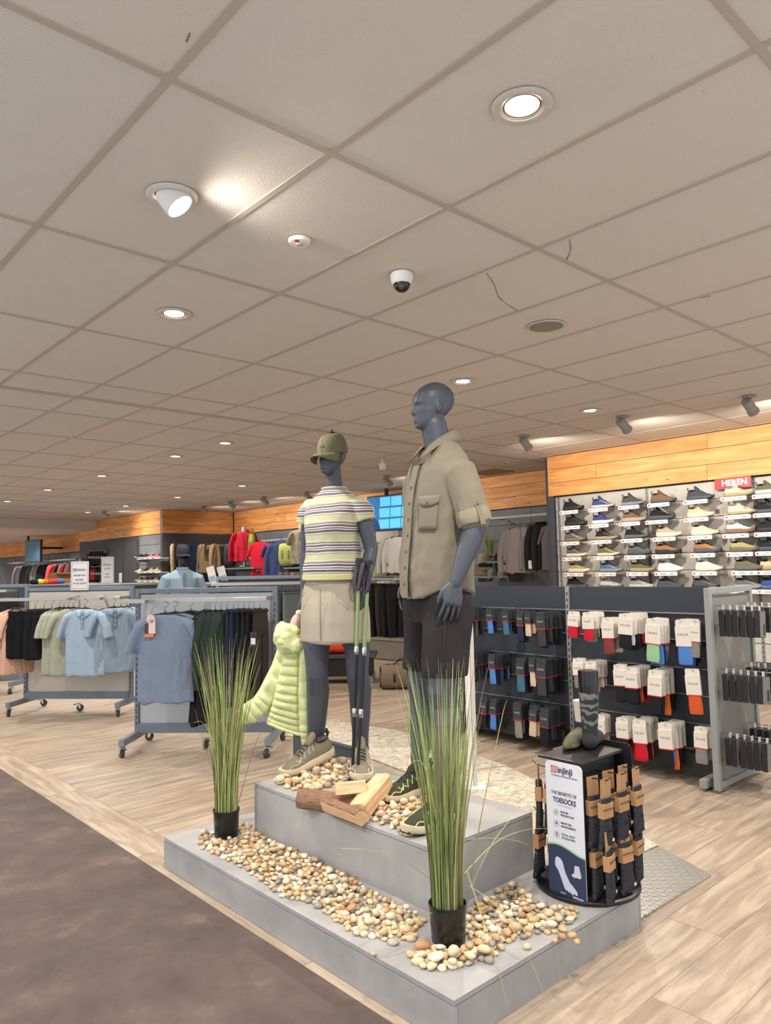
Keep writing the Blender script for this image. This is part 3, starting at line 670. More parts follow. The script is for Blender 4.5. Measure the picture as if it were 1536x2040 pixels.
# ================================================================ MANNEQUINS
M_MANN = pm('slate_mannequin', (66, 70, 79), .46, 0, .03, 4, spec=.5)
HEADT = [(0, .060, .012, .014), (.006, .072, -.004, .027), (.014, .079, -.018, .036), (.026, .083, -.032, .045), (.045, .085, -.046, .053), (.065, .086, -.062, .059), (.085, .086, -.086, .065), (.105, .086, -.103, .070), (.125, .089, -.113, .0735), (.150, .088, -.118, .0765), (.175, .079, -.115, .0755), (.200, .060, -.100, .067), (.218, .034, -.077, .052), (.230, .008, -.050, .033), (.2355, -.012, -.030, .013), (.2362, -.019, -.023, .003)]
NOSE = [(.060, 0), (.066, .003), (.070, .012), (.075, .020), (.081, .0215), (.090, .017), (.104, .0105), (.118, .005), (.128, .001), (.14, 0)]
def head(mb, T, s=1.0, fem=False):
    """mannequin head in its own frame: x forward, chin underside at z=0, crown at z=.236; features pushed out of one surface"""
    o = mb.T; mb.T = T @ M.Scale(s, 4); fw = .93 if fem else 1.0; rings = []; n = 96
    g = lambda u, su: math.exp(-(u/su)**2)
    for i in range(101):
        z = .2362*(i/100); fr, bk, w = lerp_tab(HEADT, z); cx, a = (fr+bk)/2, (fr-bk)/2; r = []
        nh = lerp_tab(NOSE, min(max(z, .06), .14))[0] if .06 < z < .14 else 0
        for j in range(n):
            t = 2*pi*j/n; c, q = cos(t), sin(t)
            x = cx+a*abs(c)**.92*(1 if c > 0 else -1); y = w*fw*abs(q)**.92*(1 if q > 0 else -1)
            if c > 0:
                k = min(1, c*1.6); ay = abs(y)
                d = nh*g(y, .0095+.0035*max(0, (.1-z)/.03)) - .0105*g(ay-.030, .015)*g(z-.111, .010) + .0045*g(ay-.030, .010)*g(z-.110, .0055)
                d += .004*g(ay-.028, .022)*g(z-.129, .007) + .0050*g(y, .019)*g(z-.0515, .0048) + .0055*g(y, .017)*g(z-.0395, .0050) - .0040*g(y, .022)*g(z-.0455, .0022)
                d += -.0045*g(y, .022)*g(z-.0290, .0060) + .0035*g(y, .018)*g(z-.013, .008) - .002*g(ay-.03, .016)*g(z-.062, .016)
                x += d*k; y += (1 if y > 0 else -1)*.0035*g(ay-.052, .014)*g(z-.088, .014)*k
            r.append(V((x, y, z)))
        rings.append(r)
    mb.loft(rings)
    for q in (-1, 1):
        rot = M.Rotation(q*.22, 3, 'Z') @ M.Rotation(-.18, 3, 'Y')
        mb.ell((-.016, q*.0735*fw, .106), (.0195, .0075, .030), rot, 16, 10); mb.ell((-.010, q*.0715*fw, .083), (.010, .006, .012), rot, 10, 6)
    mb.T = o
def hand(mb, W, d, n, s, L=.17, curl=.5, spread=.05, thumb=1):
    """hand: W wrist, d finger direction, n back-of-hand normal, s thumb side; five separate fingers"""
    d, n, s = V(d).normalized(), V(n).normalized(), V(s).normalized(); W = V(W); k = L/.19
    def P(a, b, c): return W + d*(a*k) + s*(b*k) + n*(c*k)
    rings = []
    for a, hw, ht, off in ((-.02, .027, .022, 0), (.0, .027, .021, 0), (.03, .037, .019, 0), (.06, .043, .017, 0), (.085, .044, .0145, 0), (.098, .040, .011, 0)):
        rings.append([P(a, hw*(abs(cos(t))**.75)*(1 if cos(t) > 0 else -1)+off, ht*sin(t)) for t in [2*pi*j/16 for j in range(16)]])
    mb.loft(rings)
    for b, l, r, sp in ((.0345, .074, .0076, 1.0), (.0120, .084, .0080, .3), (-.0110, .078, .0076, -.35), (-.0330, .062, .0068, -1.0)):
        p = [P(.082, b*.97, 0)]; ang = .10; dirs = d
        for seg, f in ((.42, .5), (.32, 1.0), (.26, 1.2)):
            ang += curl*.55*f
            q = (d*cos(ang) - n*sin(ang)).normalized() + s*(sp*spread); q.normalize()
            p.append(p[-1] + q*(l*seg*k*1.12))
        mb.limb(p, [r*k*1.12, r*k*1.05, r*k*.95, r*k*.8], 10)
    if thumb:
        mb.limb([P(.018, .024, -.004), P(.045, .046, -.010), P(.072, .055, -.017), P(.094, .054, -.025)], [.014*k, .012*k, .0105*k, .0085*k], 10)
def sring(c, a, b, n=40, e=2.3, zf=None, rot=0):
    """super-ellipse ring (a along x, b along y)"""
    out = []
    for j in range(n):
        t = 2*pi*j/n; x = a*abs(cos(t))**(2/e)*(1 if cos(t) > 0 else -1); y = b*abs(sin(t))**(2/e)*(1 if sin(t) > 0 else -1)
        z = zf(t) if zf else 0
        out.append(V((c[0]+x*cos(rot)-y*sin(rot), c[1]+x*sin(rot)+y*cos(rot), c[2]+z)))
    return out
# ---- trail shoe (x toe-wards, origin under the heel, length .30)
def lerp_tab(tab, s):
    for (a, *u), (b, *v) in zip(tab, tab[1:]):
        if s <= b: f = (s-a)/(b-a); f = f*f*(3-2*f)*.5+f*.5; return [p+(q-p)*f for p, q in zip(u, v)]
    return list(tab[-1][1:])
#  s: half width, top height, centre shift y
UP = [(0, .020, .075, 0), (.04, .031, .098, 0), (.12, .036, .104, 0), (.22, .038, .094, 0), (.32, .039, .100, 0), (.42, .041, .104, -.001), (.52, .0435, .090, -.002), (.64, .047, .072, -.003), (.78, .047, .058, -.003), (.90, .038, .047, .0), (.97, .022, .036, .003), (1.0, .010, .026, .004)]
def shoe_mesh(kind, L=.30, hi=1.0, chunk=1.0, n=22):
    k = L/.30
    if kind == 'upper':
        b = MB(); rings = []
        for i in range(29):
            s = i/28; w, h, c = lerp_tab(UP, s); h *= hi; x = L*(.01+.98*s); r = []
            base = .020*chunk+.012*max(0, s-.8)*4*.3
            for j in range(n):
                t = pi*j/(n-1)
                yy = w*cos(t)*(1-.22*max(0, sin(t)-.35)); zz = base+(h-base)*sin(t)**.75
                r.append(V((x, (yy+c)*k, zz*k)))
            rings.append(r)
        b.loft(rings, True, True); return b
    if kind == 'sole':
        b = MB(); rings = []
        for i in range(25):
            s = i/24; w, h, c = lerp_tab(UP, s); w = w*1.06+.003; x = L*(-.005+1.015*s)
            lift = .018*max(0, (s-.72)/.28)**1.6+.006*max(0, (.12-s)/.12); th = (.030 if s < .5 else .030-.010*(s-.5)*2)*chunk
            r = [(w*.86, 0), (w*1.0, .006), (w*1.02, th*.6), (w*.97, th)]
            ring = [V((x, (a+c)*k, (z+lift+.004)*k)) for a, z in r]+[V((x, (-a+c)*k, (z+lift+.004)*k)) for a, z in r[::-1]]
            rings.append(ring)
        b.loft(rings); return b
    if kind == 'outsole':
        b = MB()
        for i in range(12):
            s = (i+.5)/12; w, h, c = lerp_tab(UP, s); lift = .018*max(0, (s-.72)/.28)**1.6+.006*max(0, (.12-s)/.12)
            for q in (-1, 1): b.box((L*s, (q*w*.62+c)*k, (.0045+lift)*k), (L/12*.72, w*.72*k, .009*k))
        return b
    if kind == 'laces':
        b = MB()
        for i in range(6):
            s = .36+.055*i; w, h, c = lerp_tab(UP, s); h *= hi
            y0 = w*.42; z0 = (h*.965)
            for q in (-1, 1):
                b.tube([(L*s, q*y0*k, (z0-.004)*k), (L*(s+.012), 0, (h+.003)*k), (L*(s+.03), -q*y0*k, (z0-.006)*k)], .0022*k, 5)
        w, h, c = lerp_tab(UP, .35); h *= hi
        for q in (-1, 1): b.tube([(L*.36, 0, (h+.004)*k), (L*.34, q*.018*k, (h+.018)*k), (L*.37, q*.03*k, (h+.008)*k), (L*.40, q*.034*k, (h-.012)*k)], .0022*k, 5)
        return b
    if kind == 'collar':     # dark opening lying just proud of the heel end of the upper
        b = MB(); b.ell((L*.18, 0, .094*hi*k), (L*.145, .029*k, .013*k), nu=20, nv=8); return b
    if kind == 'tongue':
        b = MB(); b.limb([(L*.42, 0, .098*hi*k), (L*.35, 0, .110*hi*k), (L*.315, 0, .126*hi*k)], [.018*k, .020*k, .016*k], 12)
        b.v = [V((v.x, v.y*1.1, v.z)) for v in b.v]; return b
    if kind == 'heel_tab':
        b = MB(); b.tube([(L*.045, 0, .092*hi*k), (L*.0, 0, .112*hi*k), (L*.02, 0, .128*hi*k), (L*.06, 0, .112*hi*k)], [(.009*k, .0025*k)]*4, 8); return b
    if kind == 'zigzag':
        b = MB()
        for q in (-1, 1):
            P = []
            for i in range(9):
                s = .38+.045*i; w, h, c = lerp_tab(UP, s); h *= hi; t = (.50 if i % 2 else 1.0) if q > 0 else pi-(.50 if i % 2 else 1.0)
                yy = w*cos(t)*(1-.22*max(0, sin(t)-.35)); zz = .020+(h-.020)*sin(t)**.75
                P.append(V((L*(.01+.98*s), (yy+c)*k*1.03, zz*k*1.02)))
            b.tube(P, .0024*k, 5)
            P = []
            for i in range(12):
                s = .62+.034*i; w, h, c = lerp_tab(UP, min(s, 1)); h *= hi; t = .62+.14*sin(i*1.2); t = t if q > 0 else pi-t
                yy = w*cos(t)*(1-.22*max(0, sin(t)-.35)); zz = .020+(h-.020)*sin(t)**.75
                P.append(V((L*(.01+.98*s), (yy+c)*k*1.03, zz*k*1.02)))
            b.tube(P, .002*k, 5)
        return b
    if kind == 'toe_cap':
        b = MB(); rings = []
        for i in range(9):
            s = .84+.16*i/8; w, h, c = lerp_tab(UP, s); h *= hi; x = L*(.012+.99*s); base = .020*chunk
            rings.append([V((x, (w*1.04*cos(pi*j/15)*(1-.22*max(0, sin(pi*j/15)-.35))+c)*k, (base+(h*(.62 if s < .9 else .8)*1.02-base)*sin(pi*j/15)**.6)*k)) for j in range(16)])
        b.loft(rings); return b
_SH = {}
def shoe_part(kind, hi, chunk):
    key = (kind, hi, chunk)
    if key not in _SH: _SH[key] = shoe_mesh(kind, .30, hi, chunk).mesh('shoe_'+kind, kind not in ('outsole',), 50)
    return _SH[key]
def shoe_parts(par, up, sole, out, lace, lining, zig=None, toe=None, hi=1.0, chunk=1.0, T=None):
    """adds the shoe pieces under par (a top-level shoe, or a shoe that is a part)"""
    for nm, kind, mt in (('upper', 'upper', up), ('midsole', 'sole', sole), ('outsole', 'outsole', out), ('laces', 'laces', lace), ('collar', 'collar', lining), ('tongue', 'tongue', up), ('heel_tab', 'heel_tab', lining), ('overlay', 'zigzag', zig), ('toe_cap', 'toe_cap', toe)):
        if mt is None: continue
        o = mobj(nm, shoe_part(kind, hi, chunk), mt, par)
    return par
def worn_shoe(man, T, up, sole, out, lace, lining, zig, toe):
    s = bpy.data.objects.new('shoe', None); COL.objects.link(s); s.parent = man; s.matrix_local = T
    shoe_parts(s, up, sole, out, lace, lining, zig, toe, 1.02, 1.15); return s

# ---------------------------------------------------------------- MALE
MP = atd(874, 1300, 3.48); MP.z = .40
man = thing('male_mannequin', 'bald slate grey male mannequin in a khaki shirt and dark shorts', 'mannequin', MP, R(162.7))
mi = M.Translation(MP) @ M.Rotation(R(162.7), 4, 'Z'); mi = mi.inverted()
MA_L = mi @ V((2.395, 2.272, .50)); MA_R = mi @ V((2.60, 2.642, .50))
MK_L = MA_L*.55+V((0, .088, .95))*.45+V((.012, 0, 0)); MK_R = MA_R*.55+V((0, -.088, .95))*.45+V((.012, 0, 0)); MK_L.z = MK_R.z = .545
b = MB()
# legs
for L_, an, kn in ((1, MA_L, MK_L), (-1, MA_R, MK_R)):
    hip = V((0, L_*.088, .95)); mid = hip.lerp(kn, .5)
    cf = kn.lerp(an, .32)+V((-.014, 0, 0)); cf2 = kn.lerp(an, .6)+V((-.006, 0, 0))
    b.limb([hip, mid, kn+V((0, 0, .07)), kn+V((.006, 0, 0)), kn+V((-.002, 0, -.07)), cf, cf2, an+V((0, 0, .07)), an, an+V((.02, 0, -.07))], [.100, .092, .073, .066, .061, .066, .055, .044, .043, .042], 20)
    b.ell(kn+V((.045, 0, .0)), (.030, .036, .045))
    b.limb([an+V((-.02, 0, -.055)), an+V((.09, 0, -.07)), an+V((.15, 0, -.075))], [.036, .034, .026], 12)
# trunk
b.loft([sring((0, 0, .86), .085, .145), sring((0, 0, .98), .105, .165), sring((0, 0, 1.10), .10, .150), sring((0, 0, 1.25), .105, .155), sring((-.01, 0, 1.40), .118, .185), sring((-.02, 0, 1.52), .105, .180), sring((-.025, 0, 1.59), .08, .145), sring((-.03, 0, 1.65), .065, .09)])
b.limb([(-.035, 0, 1.56), (-.032, 0, 1.66), (-.018, 0, 1.72), (-.002, 0, 1.80)], [.085, .067, .064, .063], 20)
HT = M.Translation((.008, 0, 1.765)) @ M.Rotation(R(-8), 4, 'Z')
head(b, HT)
# arms
LS, LE, LW = V((-.02, .205, 1.545)), V((-.062, .262, 1.285)), V((.045, .250, 1.035))
b.limb([LS, LS.lerp(LE, .5), LE, LE.lerp(LW, .22), LE.lerp(LW, .6), LW], [.040, .054, .053, .052, .042, .030], 18)
hand(b, LW, (.16, -.05, -1), (.10, .93, .10), (.97, -.12, .2), .20, .42, .09)
RS, RE, RW = V((-.02, -.205, 1.545)), V((-.05, -.27, 1.29)), V((.03, -.26, 1.03))
b.limb([RS, RS.lerp(RE, .5), RE, RE.lerp(RW, .25), RE.lerp(RW, .6), RW], [.040, .054, .053, .050, .042, .030], 18)
hand(b, RW, (.16, .05, -1), (.10, -.93, .10), (.97, .12, .2), .175, .5, .05)
mobj('body', remesh(b, .0042, 4), M_MANN, man)
# shirt
M_SHIRT = pm('khaki_shirt', (121, 113, 97), .85, 0, .06, 9, .12, 260, spec=.15, sheen=.1)
MS_ = [(.985, .002, .165, .200), (1.06, .002, .164, .198), (1.16, -.002, .158, .192), (1.27, -.008, .150, .188), (1.38, -.012, .146, .200), (1.47, -.016, .137, .207), (1.555, -.02, .124, .212), (1.615, -.024, .108, .196), (1.665, -.03, .090, .145), (1.705, -.032, .080, .095)]
def mtors(z):
    c, a, bb = lerp_tab(MS_, z); return c, a, bb
def msurf(t, z, off=0):
    """point on the shirt front; t angle from straight ahead (+ = his left)"""
    c, a, bb = mtors(z); e = 2.3
    f = lambda t: V((c+a*abs(cos(t))**(2/e)*(1 if cos(t) > 0 else -1), bb*abs(sin(t))**(2/e)*(1 if sin(t) > 0 else -1), z))
    p = f(t); d = f(t+.01)-f(t-.01); nn = d.cross(V((0, 0, 1))).normalized()
    if nn.dot(V((p.x-c, p.y, 0))) < 0: nn = -nn
    return p+nn*off
def hem(t): return -.035*abs(cos(t))**2+.02*abs(sin(t))**2
sb = MB(); rings = []
for z, c, a, bb in MS_:
    rings.append(sring((c, 0, z), a, bb, 44, 2.3, (lambda t, z=z: hem(t)*max(0, 1-(z-.985)/.12)-max(0, (z-1.57)/.135)*.085*max(0, cos(t))**4)))
sb.loft(rings)
for q, S_, E_ in ((1, LS, LE), (-1, RS, RE)):
    sb.limb([S_+V((.0, -q*.055, -.005)), S_+V((.0, q*.0, -.012)), S_.lerp(E_, .45), S_.lerp(E_, .86)+V((0, q*.002, 0))], [.066, .080, .079, .073], 22)
sm = remesh(sb, .0055, 14, 'shirt')
def fold(p): return .25+.75*min(1, max(0, (1.58-p.z)/.3))
wrinkle(sm, .018, 5.5, (1.6, 1.6, .55), 3, fold); wrinkle(sm, .006, 13, (1, 1, .7), 9, fold)
mobj('shirt', sm, M_SHIRT, man)
# rolled cuffs with tab and button
for q, S_, E_ in ((1, LS, LE), (-1, RS, RE)):
    d = (E_-S_).normalized(); c0 = S_.lerp(E_, .86)
    cb = MB(); rr = random.Random(4)
    prof = [(-.035, .070), (-.036, .077), (-.01, .081), (.02, .079), (.030, .074), (.028, .066), (.0, .064)]
    x = d.cross(V((1, 0, 0))).normalized(); y = d.cross(x); rings = []
    for u, r_ in prof:
        rings.append([c0+V((0, q*.003, 0))+d*(u+.012*noise.noise(V((cos(2*pi*j/28)*1.5, sin(2*pi*j/28)*1.5, q))))+(x*cos(2*pi*j/28)+y*sin(2*pi*j/28))*(r_*(1+.06*noise.noise(V((cos(2*pi*j/28)*2.2, sin(2*pi*j/28)*2.2, u*20))))) for j in range(28)])
    cb.loft(rings, False); mobj('rolled_cuff', cb.mesh('rolled_cuff', True, 60), pm('khaki_shirt_inside', (140, 130, 110), .85, 0, .06, 9, .1, 200, spec=.15), man)
    tb = MB(); ax = V((.15, q, 0)).normalized()
    for k in range(6): pass
    p = [S_.lerp(E_, .62)+ax*.083, S_.lerp(E_, .75)+ax*.087, c0+ax*.092+d*.01, c0+ax*.091+d*.035]
    tb.tube(p, [(.012, .002)]*4, 8, hint=ax); tb.obj('sleeve_tab', M_SHIRT, man, True)
    MB(frame(S_.lerp(E_, .64)+ax*.087, (0, 0, 1), ax)).lathe([(.006, 0), (.006, .003), (.004, .0035), (.001, .003)], 14).obj('button', plas((90, 82, 70), .35), man, True)
# collar: stand and fall, open at the front
cb = MB(); A = []
N = 34
for i in range(N+1):
    a = R(180)+R(152)*(2*i/N-1)      # 180 = back of the neck
    f = abs(2*i/N-1)
    top = V((-.034+.072*cos(a), .066*sin(a), 1.778-.085*f**1.6)); mid = V((-.034+.090*cos(a), .085*sin(a), 1.771-.088*f**1.6))
    low = V((-.034+.114*cos(a)+.050*f**3, (.110+.012*f**3)*sin(a), 1.728-.082*f**1.4-.045*max(0, f-.75)*4*.9)); ins = V((-.034+.070*cos(a), .064*sin(a), 1.705-.055*f**1.6))
    A.append([ins, top, mid, low])
cb.loft(A, False, False); o = mobj('collar', cb.mesh('collar', True, 50), M_SHIRT, man); md = o.modifiers.new('s', 'SOLIDIFY'); md.thickness = .006
# placket strip, dark inner edge, buttons, shade patch for the open V
pb = MB(); L2 = []
for i in range(26):
    z = .965+(1.585-.965)*i/25; zz = max(z, .986); th = .05+.05*max(0, (z-1.46)/.14)
    l = [msurf(th-.10, zz, .010), msurf(th-.10, zz, .0145), msurf(th+.10, zz, .0145), msurf(th+.10, zz, .010)]
    if z < .986: l = [p+V((0, 0, z-.986)) for p in l]
    L2.append(l)
pb.loft(L2); mobj('placket', pb.mesh('placket', True, 40), M_SHIRT, man)
for i in range(7):
    z = 1.03+.075*i; p = msurf(.05, z, .0148); c, a, bb = mtors(z)
    MB(frame(p, (0, 0, 1), (1, .1, 0))).lathe([(.0065, 0), (.0065, .003), (.004, .0035), (.001, .0025)], 14).obj('button', plas((92, 84, 72), .35), man, True)
vb = MB(); L2 = []  # dark patch on the shirt front: shade inside the open neck, put in as colour
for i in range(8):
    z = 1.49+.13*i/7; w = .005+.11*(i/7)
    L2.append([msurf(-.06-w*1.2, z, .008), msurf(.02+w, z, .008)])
vb.loft(L2, False, False); mobj('shirt_opening_shade', vb.mesh('shirt_opening_shade', True), pm('shirt_neck_shade', (70, 62, 52), .9), man)
# chest pocket with flap (his left) and seam
def patch(t0, t1, z0, z1, off, n=8, m_=6, zlow=None):
    rows = []
    for i in range(m_+1):
        rows.append([msurf(t0+(t1-t0)*j/n, (zlow(j/n) if zlow else z0)+(z1-(zlow(j/n) if zlow else z0))*i/m_, off+.004*sin(pi*j/n)*sin(pi*i/m_)) for j in range(n+1)])
    o = MB(); o.loft(rows, False, False); return o
for nm, args in (('chest_pocket', (.42, .98, 1.275, 1.40, .012)), ('pocket_flap', (.38, 1.02, 1.385, 1.43, .019, 8, 4, lambda s: 1.398-.02*sin(pi*s)))):
    o = mobj(nm, patch(*args).mesh(nm, True, 60), M_SHIRT, man); md = o.modifiers.new('s', 'SOLIDIFY'); md.thickness = .007; md.offset = -1
MB(frame(msurf(.70, 1.398, .023), (0, 0, 1), msurf(.70, 1.398, 1)-msurf(.70, 1.398, 0))).lathe([(.006, 0), (.006, .003), (.001, .003)], 12).obj('button', plas((92, 84, 72), .35), man, True)
# shorts
M_SHORT = pm('dark_plum_shorts', (36, 31, 33), .75, 0, .08, 12, .12, 200, spec=.25)
sb = MB(); sb.loft([sring((0, 0, .84), .105, .175, 40), sring((0, 0, .92), .128, .188), sring((0, 0, 1.0), .132, .182), sring((0, 0, 1.10), .118, .162)])
for q, kn in ((1, MK_L), (-1, MK_R)):
    hip = V((0, q*.088, .93)); bot = hip.lerp(kn, .78)
    sb.tube([hip+V((0, 0, .04)), hip, hip.lerp(kn, .3), hip.lerp(kn, .55), bot, bot+V((0, 0, -.015))], [(.11, .12), (.112, .125), (.104, .116), (.099, .110), (.098, .107), (.097, .106)], 28, hint=(1, 0, 0))
sm = remesh(sb, .0055, 4, 'shorts'); wrinkle(sm, .010, 7, (1, 1, .7), 5); mobj('shorts', sm, M_SHORT, man)
zb = MB(); zb.tube([(.075, .205, .87), (.090, .215, .80), (.095, .218, .73)], .003, 6); zb.obj('pocket_zip', plas((30, 26, 28), .4), man, True)
zb = MB(); zb.box((.062, .206, .935), (.004, .006, .05)); zb.obj('zip_pull', M_CHROME, man)
# shoes
OL = fab((58, 60, 48)); LIME = plas((206, 208, 130), .5); CREAM = pm('cream_midsole', (206, 190, 160), .6, 0, .05, 20); SBLK = plas((30, 31, 33), .55)
def shoeT(an, yaw, dz=0, pitch=0): return M.Translation((an.x, an.y, dz)) @ M.Rotation(yaw, 4, 'Z') @ M.Rotation(pitch, 4, 'Y') @ M.Translation((-.088, 0, 0)) @ M.Scale(1.17, 4)
worn_shoe(man, shoeT(MA_L, R(17.3)), OL, CREAM, SBLK, SBLK, SBLK, LIME, SBLK)
worn_shoe(man, shoeT(MA_R, R(17.3)), OL, CREAM, SBLK, SBLK, SBLK, LIME, SBLK)
rb = MB(); rb.tube([(MA_R.x-.10, MA_R.y, .0), (MA_R.x-.10, MA_R.y, .16), (MA_R.x-.05, MA_R.y, .24)], .006, 8); rb.obj('support_rod', M_CHROME, man, True)
MB().lathe([(.17, 0), (.17, .006), (.165, .008), (.001, .008)], 40, (MA_R.x, MA_R.y*.6, 0)).obj('glass_base', pm('glass_base', (150, 150, 148), .08, 0, .02, 3), man, True)

# ---------------------------------------------------------------- FEMALE
FP = atd(667, 1300, 4.13); FP.z = .40
FY = R(199.5)
fem = thing('female_mannequin', 'slate grey female mannequin in a striped top, beige skirt and cap', 'mannequin', FP, FY)
fi = (M.Translation(FP) @ M.Rotation(FY, 4, 'Z')).inverted()
def fl_(px, py, D): return fi @ atd(px, py, D)
RA = fl_(629, 1488, 4.17); LA = fl_(719, 1480, 4.16)      # ankles
RK = fl_(631, 1318, 4.13); LK = fl_(712, 1318, 4.10)
b = MB()
for q, an, kn in ((-1, RA, RK), (1, LA, LK)):
    hip = V((0, q*.085, .93)); cf = kn.lerp(an, .35)+V((-.016, 0, 0)); cf2 = kn.lerp(an, .65)+V((-.008, 0, 0))
    b.limb([hip, hip.lerp(kn, .5), kn+V((0, 0, .08)), kn, kn+V((0, 0, -.07)), cf, cf2, kn.lerp(an, .88), an, an+V((.02, 0, -.05))], [.094, .088, .074, .066, .061, .065, .056, .047, .044, .042], 20)
    b.ell(kn+V((.040, 0, 0)), (.022, .030, .036))
b.loft([sring((0, 0, .86), .085, .150), sring((0, 0, .98), .105, .165), sring((0, 0, 1.12), .085, .125), sring((0, 0, 1.22), .085, .120), sring((.01, 0, 1.35), .108, .145), sring((-.005, 0, 1.45), .085, .150), sring((-.02, 0, 1.52), .065, .125), sring((-.025, 0, 1.56), .05, .07)])
b.limb([(-.03, 0, 1.49), (-.028, 0, 1.565), (-.018, 0, 1.63), (-.006, 0, 1.69)], [.07, .048, .046, .047], 20)
FH = M.Translation((.004, 0, 1.640)) @ M.Rotation(R(-6), 4, 'Z')
head(b, FH, .92, True)
FLS, FLE, FLW = V((-.02, .166, 1.462)), V((-.045, .222, 1.215)), V((.035, .220, 1.00))
b.limb([FLS, FLS.lerp(FLE, .5), FLE, FLE.lerp(FLW, .25), FLE.lerp(FLW, .65), FLW], [.040, .044, .040, .040, .032, .024], 18)
hand(b, FLW, (.10, -.05, -1), (.0, .95, .05), (.97, .05, .2), .155, .6, .03)
FRS, FRE, FRW = V((-.02, -.166, 1.462)), V((-.065, -.225, 1.22)), V((-.05, -.235, .99))
b.limb([FRS, FRS.lerp(FRE, .5), FRE, FRE.lerp(FRW, .25), FRE.lerp(FRW, .65), FRW], [.040, .044, .040, .040, .032, .024], 18)
hand(b, FRW, (.10, .05, -1), (.0, -.95, .05), (.97, -.05, .2), .155, .8, .03)
mobj('body', remesh(b, .0042, 4), M_MANN, fem)
# striped top
def stripe_mat():
    m = bpy.data.materials.new('striped_jersey'); m.use_nodes = True; t, n, L, b = nt(m)
    tc = n.new('ShaderNodeTexCoord'); se = n.new('ShaderNodeSeparateXYZ'); L.new(tc.outputs['Object'], se.inputs[0])
    nz = n.new('ShaderNodeTexNoise'); nz.inputs['Scale'].default_value = 3.5; L.new(tc.outputs['Object'], nz.inputs[0])
    a = n.new('ShaderNodeMath'); a.operation = 'MULTIPLY_ADD'; a.inputs[1].default_value = .035; L.new(nz.outputs[0], a.inputs[0]); L.new(se.outputs[2], a.inputs[2])
    d = n.new('ShaderNodeMath'); d.operation = 'DIVIDE'; d.inputs[1].default_value = .108; L.new(a.outputs[0], d.inputs[0])
    f = n.new('ShaderNodeMath'); f.operation = 'FRACT'; L.new(d.outputs[0], f.inputs[0])
    W, G, Y, D = (222, 212, 212), (112, 104, 104), (180, 178, 142), (98, 91, 94)
    r = ramp(n, [(0, Y), (.14, (150, 144, 120)), (.20, W), (.24, D), (.37, W), (.41, G), (.48, W), (.52, D), (.63, W), (.67, G), (.73, (158, 152, 124)), (.80, W), (.83, Y)], 'CONSTANT')
    L.new(f.outputs[0], r.inputs[0]); L.new(r.outputs[0], b.inputs['Base Color']); b.inputs['Roughness'].default_value = .8; b.inputs['Specular IOR Level'].default_value = .2
    return m
M_STR = stripe_mat()
FS = [(1.055, .008, .128, .170), (1.10, .008, .134, .174), (1.18, .008, .124, .162), (1.26, .012, .118, .156), (1.34, .016, .122, .162), (1.41, .008, .112, .168), (1.455, -.002, .098, .168), (1.50, -.012, .078, .145), (1.535, -.018, .066, .108), (1.562, -.02, .058, .072)]
sb = MB(); sb.loft([sring((c, 0, z), a, bb, 40, 2.2) for z, c, a, bb in FS])
for q, S_, E_ in ((1, FLS, FLE), (-1, FRS, FRE)):
    sb.tube([S_+V((0, -q*.06, .012)), S_+V((0, -q*.008, .004)), S_+V((0, q*.018, -.03)), S_+V((-.004, q*.034, -.09))], [.046, .057, .061, .059], 22)
sm = remesh(sb, .0055, 4, 'striped_top'); wrinkle(sm, .011, 6, (1.2, 1.2, .45), 12, lambda p: min(1, max(.12, (1.5-p.z)/.3))); wrinkle(sm, .004, 15, (1, 1, .6), 2, lambda p: min(1, max(.1, (1.5-p.z)/.3)))
mobj('striped_top', sm, M_STR, fem)
MB().loft([sring((.008, 0, 1.045), .128, .170), sring((.008, 0, 1.048), .137, .179), sring((.008, 0, 1.075), .139, .181), sring((.008, 0, 1.078), .13, .17)], False).obj('hem_band', fab((192, 190, 138)), fem, True, 60)
MB().loft([sring((-.02, 0, 1.556), .058, .074), sring((-.02, 0, 1.566), .062, .078), sring((-.021, 0, 1.574), .056, .072), sring((-.02, 0, 1.562), .052, .068)], False).obj('neck_band', fab((168, 160, 140)), fem, True, 60)
# skirt
M_SK = pm('beige_skirt', (162, 152, 135), .8, 0, .05, 20, .1, 220, spec=.2)
sb = MB(); sb.loft([sring((.0, 0, z), a, bb, 44, 2.2) for z, a, bb in ((.700, .150, .200), (.72, .152, .203), (.82, .152, .198), (.92, .142, .190), (1.02, .124, .172), (1.075, .112, .152))])
sm = remesh(sb, .006, 2, 'skirt'); wrinkle(sm, .012, 6, (1.3, 1.3, .4), 21); mobj('skirt', sm, M_SK, fem)
MB().loft([sring((0, 0, z), a, bb) for z, a, bb in ((.712, .1545, .2045), (.712, .158, .208), (.7145, .158, .208), (.7145, .1545, .2045))], False).obj('hem_seam', pm('skirt_seam', (150, 138, 120), .9), fem)
sb = MB(); 
for q in (-1, 1): sb.tube([(.158, .012+q*.0, 1.0-.0), (.160, .012, .86), (.160, .010, .72)], [(.0022, .0015)]*3, 6)
sb.tube([(.128, -.10, .985), (.140, -.125, .95), (.11, -.17, .90)], .002, 6); sb.tube([(.128, .10, .985), (.140, .125, .95), (.11, .17, .90)], .002, 6)
sb.obj('seam', pm('skirt_seam', (150, 138, 120), .9), fem, True)
